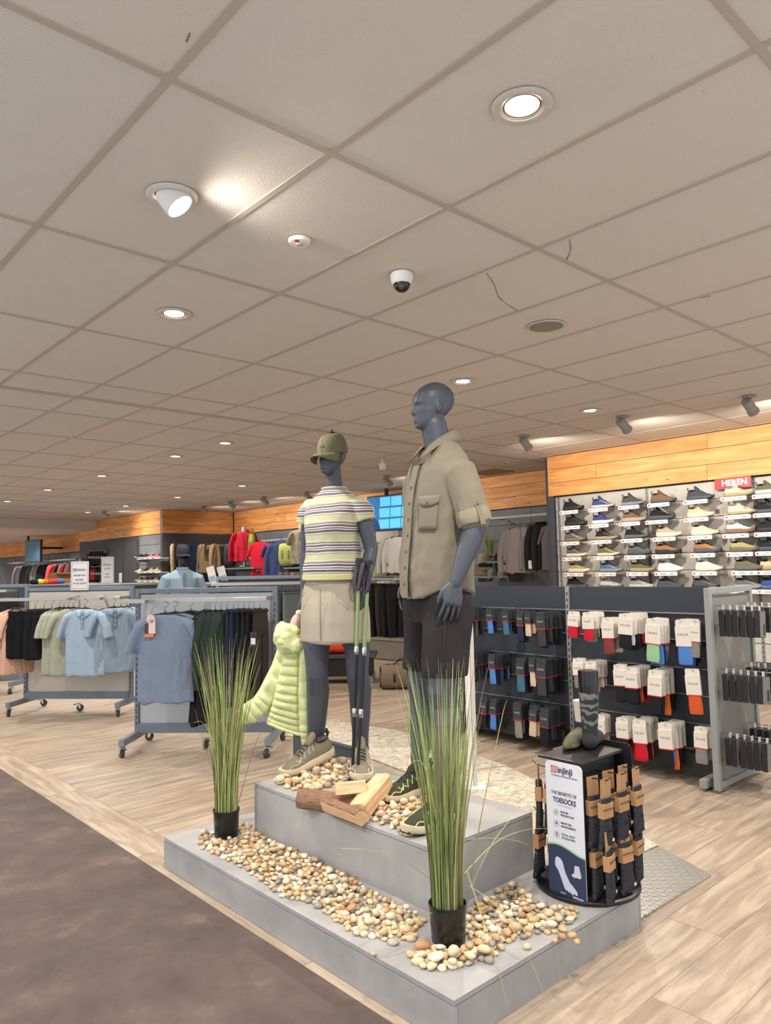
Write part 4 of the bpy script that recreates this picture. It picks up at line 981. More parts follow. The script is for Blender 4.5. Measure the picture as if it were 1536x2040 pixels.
# shoes: rear foot on raised heel
TAUPE = fab((120, 112, 92)); SAGE = plas((176, 180, 164), .5)
def place_shoe(toe, heel, lift):
    """shoe from toe and heel ground points (mannequin frame), heel raised by lift"""
    toe, heel = V(toe), V(heel); heel = heel+V((0, 0, lift)); d = (toe-heel); k = d.length/.30
    m = frame(heel, d, V((0, 0, 1))-d.normalized()*d.normalized().z); return m @ M.Scale(.355/.30, 4)
tr = fi @ atz(568, 1550, .402); hr = fi @ atz(664, 1535, .402)
dr_ = (fi.to_3x3() @ V((.999, .03, 0))).normalized(); tr.z = .003
worn_shoe(fem, place_shoe(tr, tr+dr_*.325, .06), TAUPE, CREAM, SAGE, SBLK, SBLK, SAGE, SBLK)
tl = fi @ atz(722, 1560, .402); dl_ = (V((LA.x, LA.y, 0))-V((tl.x, tl.y, 0))).normalized(); tl.z = .003
worn_shoe(fem, place_shoe(tl, tl+dl_*.33, .03), TAUPE, CREAM, SAGE, SBLK, SBLK, SAGE, SBLK)
rb = MB(); rb.tube([fl_(838, 1482, 4.28), fl_(838, 1462, 4.28), fl_(834, 1445, 4.3), fl_(826, 1430, 4.3)], .004, 8)
# cap
M_CAP = fab((102, 99, 74))
def cap(par, T, mat, brim_mat=None, clip=True, mark=True, label=None):
    c = bpy.data.objects.new('cap', None); COL.objects.link(c); c.parent = par; c.matrix_local = T
    rings = []
    for i in range(11):
        a = (pi/2)*i/10; z = .118*sin(a)**.9; r = max(.004, cos(a)**.62)
        rings.append([V((.104*r*cos(2*pi*j/36)-.008*sin(a), .086*r*sin(2*pi*j/36)*(1+.012*(j % 6 == 0)), z)) for j in range(36)])
    MB().loft(rings).obj('crown', mat, c, True, 60)
    bb = MB(); top = []; N = 18
    for i in range(N+1):
        a = R(-72)+R(144)*i/N; pin = V((.102*cos(a), .086*sin(a), .004)); po = V((.102*cos(a)+.082*cos(a)**.9, .092*sin(a)*1.02, -.022+.012*cos(a)-.045*(sin(a))**2))
        md = pin.lerp(po, .5)+V((0, 0, .006)); top.append([pin, md, po])
    bb.loft(top, False, False); o = bb.obj('brim', brim_mat or mat, c, True, 70); md = o.modifiers.new('s', 'SOLIDIFY'); md.thickness = .005
    for k in range(6):
        a0 = 2*pi*k/6; MB().tube([(.1045*max(.02, cos(pi/2*i/8)**.62)*cos(a0)-.008*sin(pi/2*i/8), .0868*max(.02, cos(pi/2*i/8)**.62)*sin(a0), .1185*sin(pi/2*i/8)**.9) for i in range(9)], .0012, 5).obj('crown_seam', mat, c, True)
    if clip: MB().ell((-.012, 0, .124), (.016, .02, .007), nu=12, nv=6).obj('top_clip', M_BLACK, c, True); MB().box((-.012, .004, .134), (.018, .012, .016), rz=.4).obj('clip_tab', M_BLACK, c)
    else: MB().ell((-.008, 0, .118), (.009, .009, .005), nu=12, nv=6).obj('top_button', mat, c, True)
    if mark: MB().box((.0985, 0, .042), (.003, .030, .010), rot=M.Rotation(R(-12), 3, 'Y')).obj('print_mark', fab((84, 82, 64)), c)
    return c
cap(fem, FH @ M.Scale(.92, 4) @ M.Translation((-.012, 0, .140)) @ M.Rotation(R(8), 4, 'Y') @ M.Scale(1.04, 4), M_CAP)
MB().lathe([(.15, 0), (.15, .006), (.145, .008), (.001, .008)], 40, (V((LA.x, LA.y, 0))*.5+V((RA.x, RA.y, 0))*.5)).obj('glass_base', pm('glass_base', (150, 150, 148), .08, 0, .02, 3), fem, True)
# ================================================================ JACKET AND TREKKING POLES
M_DOWN = pm('lime_down_nylon', (208, 213, 158), .5, 0, .07, 14, .25, 40, spec=.35)
jk = thing('down_jacket', 'lime green quilted down jacket hanging from the female mannequin hand', 'jacket', atd(575, 1480, 4.25))
ji = jk.location.copy(); TOW = V((-.673, -.739, 0)); RGT = V((.739, -.674, 0))
def jp(x, y, D): return atd(x, y, D)-ji
def quilt(name, path, seams, mat=M_DOWN, n=26, vert=True, seed=0):
    """path: list of (px left, px right, y, depth, thickness); puffs between seams"""
    mb = MB(); rings = []; K = 8*seams
    for i in range(K+1):
        s = i/K; f = s*(len(path)-1); a = min(int(f), len(path)-2); f -= a
        p0, p1 = path[a], path[a+1]; (xl, yl), (xr, yr), D, th = [tuple(u+(v-u)*f for u, v in zip(q0, q1)) if isinstance(q0, tuple) else q0+(q1-q0)*f for q0, q1 in zip(p0, p1)]
        A, B = jp(xl, yl, D), jp(xr, yr, D); c = (A+B)/2; e = (B-A)/2
        puff = .72+.28*abs(sin(pi*seams*s))**.55; nn = e.cross(V((0, 0, 1))).normalized()
        if nn.dot(TOW) < 0: nn = -nn
        r = []
        for j in range(n):
            t = 2*pi*j/n; wv = 1+.10*noise.noise(V((cos(t)*2+seed, sin(t)*2, s*7)))
            x = abs(cos(t))**.7*(1 if cos(t) > 0 else -1); y = abs(sin(t))**.8*(1 if sin(t) > 0 else -1)
            r.append(c+e*(x*(.96+.04*puff))+nn*(y*th*puff*wv))
        rings.append(r)
    mb.loft(rings); return mb.obj(name, mat, jk, True, 70)
quilt('body_panel', [((566, 1278), (602, 1278), 4.27, .055), ((561, 1320), (601, 1322), 4.27, .06), ((550, 1370), (600, 1376), 4.27, .062), ((540, 1408), (600, 1424), 4.27, .062), ((530, 1436), (600, 1460), 4.27, .055)], 11, seed=1)
quilt('front_panel', [((598, 1290), (622, 1290), 4.20, .03), ((594, 1380), (622, 1380), 4.20, .032), ((597, 1450), (620, 1452), 4.20, .03), ((601, 1484), (616, 1484), 4.20, .016)], 8, seed=4)
quilt('sleeve', [((556, 1282), (578, 1300), 4.30, .045), ((541, 1325), (570, 1342), 4.30, .05), ((516, 1374), (546, 1396), 4.29, .05), ((505, 1390), (532, 1420), 4.27, .05), ((483, 1404), (510, 1440), 4.25, .046), ((463, 1422), (478, 1444), 4.24, .035)], 8, seed=7)
hb = MB()
for i in range(1): hb.ell(jp(572, 1272, 4.22), (.078, .075, .095), M.Rotation(R(-40), 3, 'Z') @ M.Rotation(R(25), 3, 'X'), 24, 16)
hb.ell(jp(590, 1282, 4.2), (.06, .05, .05), M.Rotation(R(-40), 3, 'Z'), 20, 12); hb.ell(jp(562, 1262, 4.24), (.05, .05, .07), None, 18, 12)
hm = remesh(hb, .006, 3, 'hood'); wrinkle(hm, .012, 14, (1, 1, 1.6), 4); mobj('hood', hm, M_DOWN, jk)
lb_ = MB(); lb_.ell(jp(590, 1240, 4.24), (.035, .03, .055), M.Rotation(R(25), 3, 'Y'), 18, 12); mobj('lining', lb_.mesh('lining', True, 180), pm('pink_lining', (190, 158, 150), .6, 0, .06, 20, .3, 30), jk)
cb = MB(); cb.ell(jp(596, 1221, 4.25), (.022, .02, .018)); mobj('collar_edge', cb.mesh('collar_edge', True, 180), M_DOWN, jk)
hb = MB(); hb.tube([jp(532, 1440, 4.22), jp(560, 1452, 4.21), jp(590, 1462, 4.21), jp(600, 1464, 4.22)], .009, 8); hb.obj('hem', M_DOWN, jk, True)

M_POLEG = pm('green_pole', (132, 150, 100), .35, .2, .08, 40)
def pole(label, top, bot, dep_top):
    B_ = atz(*bot, .404); A_ = atd(*top, dep_top); L_ = (A_-B_).length; d = (A_-B_).normalized()
    t = thing('trekking_pole', label, 'trekking pole', B_)
    P = lambda s: d*(L_*s)
    def sec(nm, s0, s1, r, m, n=12): return MB().tube([P(s0), P(s1)], r, n).obj(nm, m, t, True)
    sec('tip', 0, .03, [.003, .006], M_CHROME); MB(frame(P(.03), d.orthogonal(), d)).lathe([(.006, 0), (.024, .004), (.022, .009), (.006, .012)], 18).obj('basket', M_BLACK, t, True)
    sec('lower_shaft', .03, .30, .0085, M_BLACK); sec('middle_shaft', .29, .58, .0095, M_BLACK); sec('upper_shaft', .57, .855, .0105, M_POLEG)
    for s in (.295, .575):
        MB(frame(P(s), d.orthogonal(), d)).lathe([(.012, -.022), (.014, -.018), (.014, .018), (.012, .022)], 14).obj('clamp', M_CHROME, t, True)
        MB(frame(P(s), d.orthogonal(), d)).box((.016, 0, 0), (.012, .014, .030)).obj('clamp_lever', plas((200, 200, 196), .3), t)
    MB().tube([P(.85), P(.87), P(.90), P(.93), P(.96), P(.99), P(1.0)], [.012, .016, .017, .0155, .017, .022, .019], 14).obj('grip', plas((26, 26, 28), .7), t, True)
    rr = random.Random(len(label)); s_ = MB(); side = RGT*.02
    s_.tube([P(.985), P(.97)+side+TOW*.028, P(.92)+side*.4+TOW*.036, P(.86)+TOW*.03, P(.845)-side+TOW*.016, P(.90)-side*1.2+TOW*.02, P(.975)-side*.6], [(.011, .002)]*7, 8, hint=(-.6, -.7, .1)); s_.obj('wrist_strap', pm('strap_print', (62, 52, 66), .8, 0, .5, 60), t, True)
    return t
pole('green and black trekking pole, left of the pair, in the mannequin hand', (716, 1112), (702, 1551), 3.985)
pole('green and black trekking pole, right of the pair, in the mannequin hand', (735, 1116), (712, 1553), 3.99)

# ================================================================ TOE SOCK DISPLAY
TSX, TSY = 2.784, 1.831
ts = thing('sock_display_stand', 'black round-based toe sock display with a white sign panel', 'display stand', (TSX, TSY, .15))
MB().lathe([(.2, 0), (.213, .003), (.215, .008), (.215, .016), (.212, .019), (.001, .019)], 56).obj('base_disc', plas((20, 20, 22), .3), ts, True, 50)
MB().box((.005, -.008, .27), (.30, .10, .50)).obj('core_panel', plas((24, 24, 26), .5), ts, bev=.003)
MB().box((.0, .008, .545), (.33, .21, .012)).obj('top_shelf', plas((34, 32, 32), .35), ts, bev=.002)
def rrect(w, h, r, n=6):
    out = []
    for cx, cy, a0 in ((w/2-r, h/2-r, 0), (-w/2+r, h/2-r, 90), (-w/2+r, -h/2+r, 180), (w/2-r, -h/2+r, 270)):
        out += [(cx+r*cos(R(a0+90*i/n)), cy+r*sin(R(a0+90*i/n))) for i in range(n+1)]
    return out
def curved_quad(mat, T, w, h): return MB(T)
# sign: x right along -y world, y up, facing -x
SW, SH = .176, .535
SX, SYC, SZC = 2.595-TSX, 1.800-TSY, .428-.15
sp = MB(frame((SX, SYC, SZC), (0, -1, 0), (-1, 0, 0))).prism(rrect(SW, SH, .022), .004).obj('sign_panel', pm('sign_white', (206, 208, 216), .35, 0, .02, 5), ts)
ST = frame((SX-.0045, SYC, SZC), (0, -1, 0), (-1, 0, 0))
def flat(name, pts, mat, z=0.0, t=.0005): return MB(ST @ M.Translation((0, 0, z))).prism(pts, t).obj(name, mat, sp)
NAVY = pm('print_navy', (44, 54, 84), .4, 0, .03, 5); GREEN = pm('print_green', (126, 178, 120), .4, 0, .03); INK = pm('print_ink', (52, 54, 64), .5, 0, .02)
def wave(x): return -.078+.014*sin(-(x/SW)*4.2+.6)
xs = [SW/2*(2*i/20-1) for i in range(21)]
low = rrect(SW, SH, .022); lowc = [p for p in low if p[1] < -.2]
flat('print_navy_field', sorted([p for p in lowc if p[0] < 0], key=lambda p: -p[1]) + sorted([p for p in lowc if p[0] >= 0], key=lambda p: p[1]) + [(x, wave(x)) for x in xs[::-1]], NAVY)
gm = MB(ST @ M.Translation((0, 0, .0002))); gm.loft([[V((x, wave(x)-.002, 0)), V((x, wave(x)+.004, 0)), V((x, wave(x)+.004, .0006)), V((x, wave(x)-.002, .0006))] for x in xs]); gm.obj('print_green_line', GREEN, sp)
flat('logo_square', [(-.060, .222), (-.032, .222), (-.032, .250), (-.060, .250)], pm('print_red', (196, 62, 66), .4, 0, .02))
lg = MB(ST @ M.Translation((-.046, .236, .0006))); WH = pm('print_white', (224, 224, 228), .4, 0, .02)
for i in range(20):
    a, c = 2*pi*i/20, 2*pi*(i+1)/20; lg.bar((.0105*cos(a), .0105*sin(a), .0003), (.0105*cos(c), .0105*sin(c), .0003), .0016, .0006)
for a, c in (((-.006, -.004), (0, .007)), ((0, .007), (.006, -.004)), ((.006, -.004), (-.006, -.004))): lg.bar((*a, .0003), (*c, .0003), .0016, .0006)
lg.obj('logo_mark', WH, sp)
def st(s, x, y, size, mat=INK, bold=0, sx=1, align='LEFT', space=1): return text(s, size, mat, sp, ST @ M.Translation((x, y, .0006)), 'lettering', bold, sx, .0003, align, space)
st('injinji', -.028, .236, .036, INK, .0008, .95); st('THE ORIGINAL PERFORMANCE TOESOCK', -.060, .212, .0068, INK, 0, .98)
st('THE BENEFITS OF', -.002, .142, .0195, INK, 0, .8, 'CENTER'); st('TOESOCKS', .0, .114, .028, INK, .0006, .78, 'CENTER')
flat('rule_line', [(-.035, .0945), (.035, .0945), (.035, .0953), (-.035, .0953)], INK)
for y, l in ((.064, ('BLISTER', 'PREVENTION')), (.020, ('MOISTURE', 'MANAGEMENT')), (-.025, ('TOTAL FOOT', 'UTILIZATION'))):
    st(l[0], -.020, y+.006, .0105, INK, .0002, .9, space=1.15); st(l[1], -.020, y-.007, .0105, INK, .0002, .9, space=1.15)
    ic = MB(ST @ M.Translation((-.042, y, .0004)))
    for i in range(20):
        a, c = 2*pi*i/20, 2*pi*(i+1)/20; ic.bar((.012*cos(a), .012*sin(a), .0003), (.012*cos(c), .012*sin(c), .0003), .0008, .0005)
    if y > .05: ic.bar((-.005, -.005, .0003), (.005, .005, .0003), .0012, .0005); ic.bar((-.005, .005, .0003), (.005, -.005, .0003), .0012, .0005)
    elif y > 0: ic.prism([(0, .007), (.004, 0), (.003, -.004), (-.003, -.004), (-.004, 0)], .0005)
    else: ic.prism([(-.003, .007), (.003, .006), (.002, -.007), (-.001, -.007), (-.002, .0)], .0005)
    ic.obj('icon', INK, sp)
SOCKW = pm('print_sock', (190, 194, 212), .5, 0, .14, 40)
foot = [(-.052, -.118), (-.044, -.112), (-.030, -.116), (-.020, -.126), (-.006, -.170), (.012, -.200), (.030, -.214), (.044, -.228), (.048, -.238), (.042, -.243), (.030, -.238), (.028, -.245), (.020, -.244), (.016, -.238), (.010, -.241), (.004, -.238), (-.002, -.234), (-.008, -.236), (-.014, -.228), (-.020, -.215), (-.030, -.190), (-.040, -.168), (-.054, -.152), (-.056, -.138)]
flat('sock_picture', foot, SOCKW, .0006); flat('sock_picture', [(.038, -.128), (.058, -.126), (.064, -.150), (.068, -.164), (.062, -.174), (.044, -.172), (.036, -.176), (.024, -.172), (.022, -.166), (.034, -.158)], SOCKW, .0006)
st('injinji.com', .048, -.252, .012, WH, .0002, 1, 'CENTER'); st('#injinji', -.022, -.250, .009, WH, 0, 1, 'CENTER')
MB(frame((2.962-TSX, 1.800-TSY, .292), (0, 1, 0), (1, 0, 0))).prism(rrect(.19, .56, .022), .004).obj('rear_panel', plas((22, 22, 24), .45), ts)
# hooks
HK = []
for ix, x in enumerate((-.12, .0, .115)):
    for iz, z in enumerate((.485, .285)):
        MB().tube([(x, -.055, z), (x, -.185, z+.006), (x, -.205, z+.022)], .0025, 6).obj('hook', M_BLACK, ts, True); HK.append((ix, iz, x, z, -1))
for iz, z in enumerate((.485, .285)):
    MB().tube([(-.11, .04, z), (-.11, .165, z+.006), (-.11, .185, z+.022)], .0025, 6).obj('hook', M_BLACK, ts, True); HK.append((0, iz, -.11, z, 1))
KRAFT = pm('kraft_card', (176, 134, 92), .85, 0, .08, 40); TSOCK = pm('charcoal_knit', (58, 58, 62), .95, 0, .6, 30, .5, 90, spec=.1)
def toe_pack():
    t = thing('toe_sock_pack', 'x', 'socks')
    MB().box((0, 0, -.045), (.058, .0015, .105)).obj('hang_card', KRAFT, t); MB().box((0, 0, -.128), (.060, .026, .066)).obj('card_band', KRAFT, t, bev=.003)
    b = MB(); b.loft([sring((0, 0, z), a, c, 18, 2.6) for z, a, c in ((-.078, .024, .009), (-.074, .028, .012), (-.08, .029, .0125), (-.12, .028, .0115), (-.20, .030, .012), (-.25, .036, .012), (-.28, .038, .010), (-.285, .03, .007))])
    for i in range(5): b.limb([(-.030+.0145*i, .003*(i % 2), -.272), (-.034+.0165*i, .003*(i % 2), -.298+.006*abs(i-1))], [.0085, .0075], 8)
    b.obj('sock', TSOCK, t, True, 60)
    for q in (-1, 1): text('OUTDOOR', .013, INK, t, frame((0, q*.0132, -.122), (-q, 0, 0), (0, q, 0)), 'lettering', 0, .9)
    MB().box((.030, -.006, -.262), (.012, .008, .012)).obj('woven_tab', plas((206, 196, 180), .7), t)
    return t
tp0 = toe_pack(); first = True
for ix, iz, x, z, sd in HK:
    for k in range(2 if sd < 0 else 2):
        o = tp0 if first else dup(tp0); first = False
        yy = sd*(.178-.06*k) if sd < 0 else .155-.055*k
        o.scale = (1.08, 1.1, .90); o.location = (TSX+x, TSY+yy, .15+z+.004); o.rotation_euler = (random.uniform(-.05, .05), 0, random.uniform(-.3, .3)+(0 if sd < 0 else .3))
        tag(o, '%s toe sock pack on the %s %s hook of the black stand' % (('outer', 'inner')[k], ('upper', 'lower')[iz], ('left', 'middle', 'right')[ix] if sd < 0 else 'far side'), None, 'toe sock packs')
# foot forms with display socks on the stand top
def foot_form(name, label, loc, rz, H, mat_leg, mat_sock, mat_band, tilt, leg_r, sock_h, pat=None):
    t = thing(name, label, 'foot form', loc, rz)
    def leg(z): return V((-.02+tilt*z, 0, z))
    r = lambda z: leg_r*(.78+.30*min(1, max(0, (z-.06)/.22)))
    b = MB(); zs = [sock_h-.01+(H-sock_h+.01)*i/6 for i in range(7)]
    b.tube([leg(z) for z in zs]+[leg(H)+V((0, 0, .001)), leg(H)+V((0, 0, -.012))], [r(z) for z in zs]+[r(H)*.9, r(H)*.85], 24); b.obj('leg', mat_leg, t, True, 50)
    b = MB(); zs = [.045+(sock_h-.045)*i/8 for i in range(9)]
    b.limb([leg(z) for z in zs], [r(z)*1.06 for z in zs], 20); b.limb([leg(.045)+V((-.012, 0, -.008)), V((.05, 0, .036)), V((.11, 0, .026)), V((.155, 0, .020))], [.037, .034, .030, .018], 18)
    b.ell((-.035, 0, .034), (.032, .030, .034)); b.ell((.10, 0, .014), (.062, .036, .014)); m = remesh(b, .004, 4, 'sock')
    for v in m.vertices: v.co.z = max(v.co.z, .0015)
    mobj('sock', m, mat_sock, t)
    if mat_band: MB().tube([leg(sock_h-.035), leg(sock_h-.03), leg(sock_h+.002), leg(sock_h+.004)], [r(sock_h)*1.05, r(sock_h)*1.11, r(sock_h)*1.12, r(sock_h)*1.03], 24).obj('cuff', mat_band, t, True, 60)
    return t
def zig_knit():
    m = bpy.data.materials.new('zigzag_knit'); m.use_nodes = True; t, n, L, b = nt(m); tc = n.new('ShaderNodeTexCoord')
    wv = n.new('ShaderNodeTexWave'); wv.bands_direction = 'Z'; wv.inputs['Scale'].default_value = 9; wv.inputs['Distortion'].default_value = 5; wv.inputs['Detail'].default_value = 1; wv.inputs['Detail Scale'].default_value = 3.5; L.new(tc.outputs['Object'], wv.inputs[0])
    se = n.new('ShaderNodeSeparateXYZ'); L.new(tc.outputs['Object'], se.inputs[0]); mr = n.new('ShaderNodeMapRange'); mr.inputs[1].default_value = .07; mr.inputs[2].default_value = .11; L.new(se.outputs[2], mr.inputs[0])
    mu = n.new('ShaderNodeMath'); mu.operation = 'MULTIPLY'; L.new(wv.outputs['Fac'], mu.inputs[0]); L.new(mr.outputs[0], mu.inputs[1])
    r = ramp(n, [(.35, (40, 41, 44)), (.6, (86, 86, 86)), (.92, (112, 110, 106))]); L.new(mu.outputs[0], r.inputs[0]); L.new(r.outputs[0], b.inputs['Base Color']); b.inputs['Roughness'].default_value = .9; return m
foot_form('sock_form', 'tall black foot form wearing a charcoal zigzag sock on the stand', (2.872, 1.842, .702), R(18), .335, plas((20, 20, 20), .22), zig_knit(), None, .02, .040, .235)
foot_form('sock_form', 'cream foot form wearing an olive ankle sock behind the black one', (2.905, 1.918, .702), R(-170), .19, plas((206, 196, 178), .4), fab((104, 100, 78)), fab((40, 46, 62)), .10, .030, .095)
# ================================================================ SOCK GONDOLA
gd = thing('sock_gondola', 'anthracite double-bay gondola hung with socks, grey frame at its end', 'shelving', (5.15, 3.4, 0))
GO = V((5.15, 3.4, 0)); M_GPAN = pm('gondola_panel', (46, 50, 58), .5, 0, .05, 4); M_GREY = pm('grey_powdercoat', (140, 142, 142), .45, 0, .04, 10)
def G(x, y, z): return V((x, y, z))-GO
for y0, y1 in ((2.30, 3.44), (3.48, 4.62), (4.66, 5.1)):
    for z0, z1 in ((1.145, 1.328), (.955, 1.135), (.76, .948), (.575, .752), (.38, .568), (.20, .372)):
        MB().box((0, 0, 0), (.03, y1-y0, z1-z0)).obj('back_panel', M_GPAN, gd, loc=G(5.155, (y0+y1)/2, (z0+z1)/2))
    for z in (1.14, .952, .756, .572, .376): MB().box((0, 0, 0), (.02, y1-y0, .006)).obj('rail', pm('rail_alu', (150, 152, 154), .35, .5, .03), gd, loc=G(5.137, (y0+y1)/2, z))
    MB().box((0, 0, 0), (.5, y1-y0, .11)).obj('base_shelf', plas((40, 36, 34), .5), gd, loc=G(5.3, (y0+y1)/2, .135))
for y in (2.285, 3.46, 4.64):
    MB().box((0, 0, 0), (.05, .034, 1.32)).obj('upright', M_GREY, gd, loc=G(5.15, y, .67)); sl = MB()
    for k in range(25): sl.box((-.026, 0, -.60+.05*k), (.001, .009, .028))
    o = sl.obj('slot_row', M_BLACK, gd, loc=G(5.15, y, .67)); o['kind'] = 'stuff'
    MB().box((0, 0, 0), (.62, .05, .055)).obj('foot', M_GREY, gd, loc=G(5.20 if y > 2.3 else 5.16, y+.0, .05), bev=.003)
    MB().box((0, 0, 0), (.03, .03, .02)).obj('foot_pad', M_BLACK, gd, loc=G(4.93, y, .011))
# end frame
for x in (4.882, 5.538): MB().box((0, 0, 0), (.04, .04, 1.31)).obj('end_post', M_GREY, gd, loc=G(x, 2.2, .675), bev=.003)
for z in (1.31, .05): MB().box((0, 0, 0), (.62, .04, .04)).obj('end_rail', M_GREY, gd, loc=G(5.21, 2.2, z), bev=.003)
MB().box((0, 0, 0), (.62, .008, 1.2)).obj('end_panel', pm('perforated_grey', (128, 124, 118), .6, 0, .12, 260), gd, loc=G(5.21, 2.2, .68))
MB().box((0, 0, 0), (.05, .09, .05)).obj('end_joint', M_GREY, gd, loc=G(5.15, 2.25, 1.25))
# sock packs
WCARD = pm('white_card', (214, 206, 196), .7, 0, .03, 20); DCARD = pm('dark_card', (48, 50, 56), .6, 0, .05, 20); REDL = plas((186, 40, 46), .5); LETW = plas((196, 196, 196), .6); LETD = plas((90, 86, 84), .6)
SCOL = {'blue': (76, 122, 190), 'teal': (60, 104, 128), 'black': (28, 28, 32), 'beige': (196, 176, 150), 'charcoal': (62, 60, 60), 'navy': (38, 46, 68), 'red': (186, 30, 44), 'maroon': (122, 58, 58), 'grey': (128, 126, 122), 'green': (140, 184, 140), 'orange': (214, 104, 48), 'rust': (198, 84, 40), 'white': (206, 200, 192), 'olive': (92, 88, 66)}
_pk = {}
def pk(kind, w, h, ch):
    key = (kind, w, h, ch)
    if key in _pk: return _pk[key]
    if kind == 'card':
        b = MB(frame((0, 0, -ch/2+.012), (0, -1, 0), (-1, 0, 0))).prism(rrect(w, ch, .012, 3), .0016)
    elif kind == 'band':
        b = MB().box((-.0045, 0, -ch*.62+.012), (.018, w*1.01, ch*.74))
    elif kind == 'line':
        b = MB().box((-.0045, 0, -ch+.016), (.0186, w*1.02, .007))
    else:
        b = MB(); rings = []
        z0, z1 = -ch*.30+.012, -h+.012
        for i in range(9):
            s = i/8; z = z0+(z1-z0)*s; ww = w*.46*(1 if s < .9 else .94)*(1+.04*sin(s*9)); tt = .009*(.75 if i in (0, 8) else 1)
            rings.append([V((-.004+tt*sin(2*pi*j/12), ww*abs(cos(2*pi*j/12))**.5*(1 if cos(2*pi*j/12) > 0 else -1), z)) for j in range(12)])
        b.loft(rings)
    _pk[key] = b.mesh('pack_'+kind, kind == 'sock', 50); return _pk[key]
def sock_stack(x, y, z, style, w, h, cols, row, bay, hook, sp=.034):
    ch = h*(.52 if style == 'd' else .60)
    hk = MB().tube([(5.14, y, z-.005), (x-.01, y, z), (x-.02, y, z+.012)], .0025, 6)
    hk.T = M.Identity(4); o = hk.obj('hook', M_CHROME, gd, True); o.matrix_local = M.Translation(-GO)
    for k, c in enumerate(cols):
        t = thing('sock_pack', '%s socks on %s card, %s on the %s hook of the %s row, %s bay' % (c, {'w': 'white', 'd': 'dark'}[style], ORD[k], ORD[hook], row, bay), 'socks', (x+.012+sp*k, y+random.uniform(-.012, .012)-.0*k, z+.0), random.uniform(-.12, .12), 'hanging sock packs')
        t.rotation_euler[0] = random.uniform(-.05, .05) if k else random.uniform(-.08, .08)
        card, let = (WCARD, LETD) if style == 'w' else (DCARD, LETW); hh = round(h*(1 if k == 0 else random.choice((.9, 1, 1.06))), 3)
        mobj('hang_card', pk('card', w, hh, ch), card, t); mobj('sock', pk('sock', w, hh, ch), fab(SCOL[c]), t)
        mobj('wrap_band', pk('band', w, hh, ch), card, t)
        if style == 'd' or hook % 2 == 0 or row != 'top': mobj('red_line', pk('line', w, hh, ch), REDL, t)
        if k == 0: text('FALKE', w*.21, let, t, frame((-.0136, 0, -ch*.55+.012), (0, -1, 0), (-1, 0, 0)), 'lettering', 0, 1, space=1.25)
K = 'black charcoal navy black charcoal black navy'.split()
T_ = {'top': [('d', 4.37, 1.128, .10, .24, ['black', 'charcoal', 'navy', 'olive', 'olive', 'black']), ('d', 4.10, 1.125, .062, .21, ['blue', 'black', 'navy']), ('d', 3.93, 1.122, .062, .21, ['teal', 'navy', 'blue', 'black', 'black', 'navy']), ('d', 3.77, 1.12, .07, .25, ['navy', 'black', 'navy']), ('d', 3.685, 1.112, .062, .20, ['beige', 'beige']), ('d', 3.56, 1.11, .082, .27, ['charcoal']+K),
      ('w', 3.262, 1.122, .088, .20, ['red', 'red']), ('w', 3.13, 1.120, .092, .21, ['red', 'grey', 'maroon', 'white', 'black']), ('w', 2.965, 1.085, .092, .26, ['maroon', 'maroon', 'grey', 'white']), ('w', 2.815, 1.118, .105, .25, ['black', 'white', 'black', 'navy', 'black', 'red', 'navy']), ('w', 2.60, 1.09, .11, .30, ['green', 'blue', 'navy', 'blue', 'rust']), ('w', 2.40, 1.09, .11, .30, ['blue', 'rust', 'blue', 'black', 'black']), ('w', 2.30, 1.092, .07, .25, ['grey'])],
      'middle': [('d', 4.33, .758, .10, .26, ['black']+K), ('d', 4.075, .742, .066, .25, ['blue', 'black', 'navy', 'blue', 'black', 'charcoal', 'blue']), ('d', 3.79, .728, .085, .27, ['teal', 'navy', 'black', 'navy', 'black']), ('d', 3.655, .745, .062, .23, ['beige', 'beige', 'black']), ('d', 3.58, .738, .09, .29, ['charcoal']+K),
      ('w', 3.235, .766, .09, .22, ['grey', 'grey', 'white']), ('w', 3.125, .752, .09, .22, ['orange', 'white', 'grey', 'white', 'red', 'white']), ('w', 2.90, .748, .09, .26, ['black', 'black', 'white']), ('w', 2.81, .735, .10, .25, ['black', 'black', 'orange', 'orange', 'black', 'red', 'black']), ('w', 2.62, .73, .10, .30, ['black', 'black', 'navy', 'orange', 'black', 'black', 'charcoal']), ('w', 2.335, .765, .10, .30, ['rust'])],
      'bottom': [('d', 4.20, .366, .08, .27, ['black', 'black', 'charcoal', 'black']), ('d', 4.09, .364, .068, .25, ['blue', 'black', 'charcoal', 'navy', 'charcoal']), ('d', 3.84, .364, .085, .28, ['grey', 'charcoal', 'grey', 'black', 'navy']), ('d', 3.675, .358, .07, .24, ['beige', 'beige', 'grey']), ('d', 3.57, .352, .09, .29, ['black']+K),
      ('w', 3.075, .36, .085, .23, ['orange', 'orange', 'grey', 'white']), ('w', 2.875, .368, .095, .25, ['black', 'black', 'red', 'red']), ('w', 2.755, .372, .10, .28, ['red', 'red', 'black', 'rust', 'black', 'charcoal']), ('w', 2.55, .375, .10, .30, ['black', 'blue', 'orange', 'black', 'black', 'black']), ('w', 2.30, .385, .09, .24, ['grey', 'grey'])]}
for row, L_ in T_.items():
    nb = {'left': 0, 'right': 0}
    for st_, y, z, w, h, cols in L_:
        bay = 'left' if st_ == 'd' else 'right'; sock_stack(4.895, y, z+.01, st_, w, h, cols, row, bay, nb[bay]); nb[bay] += 1
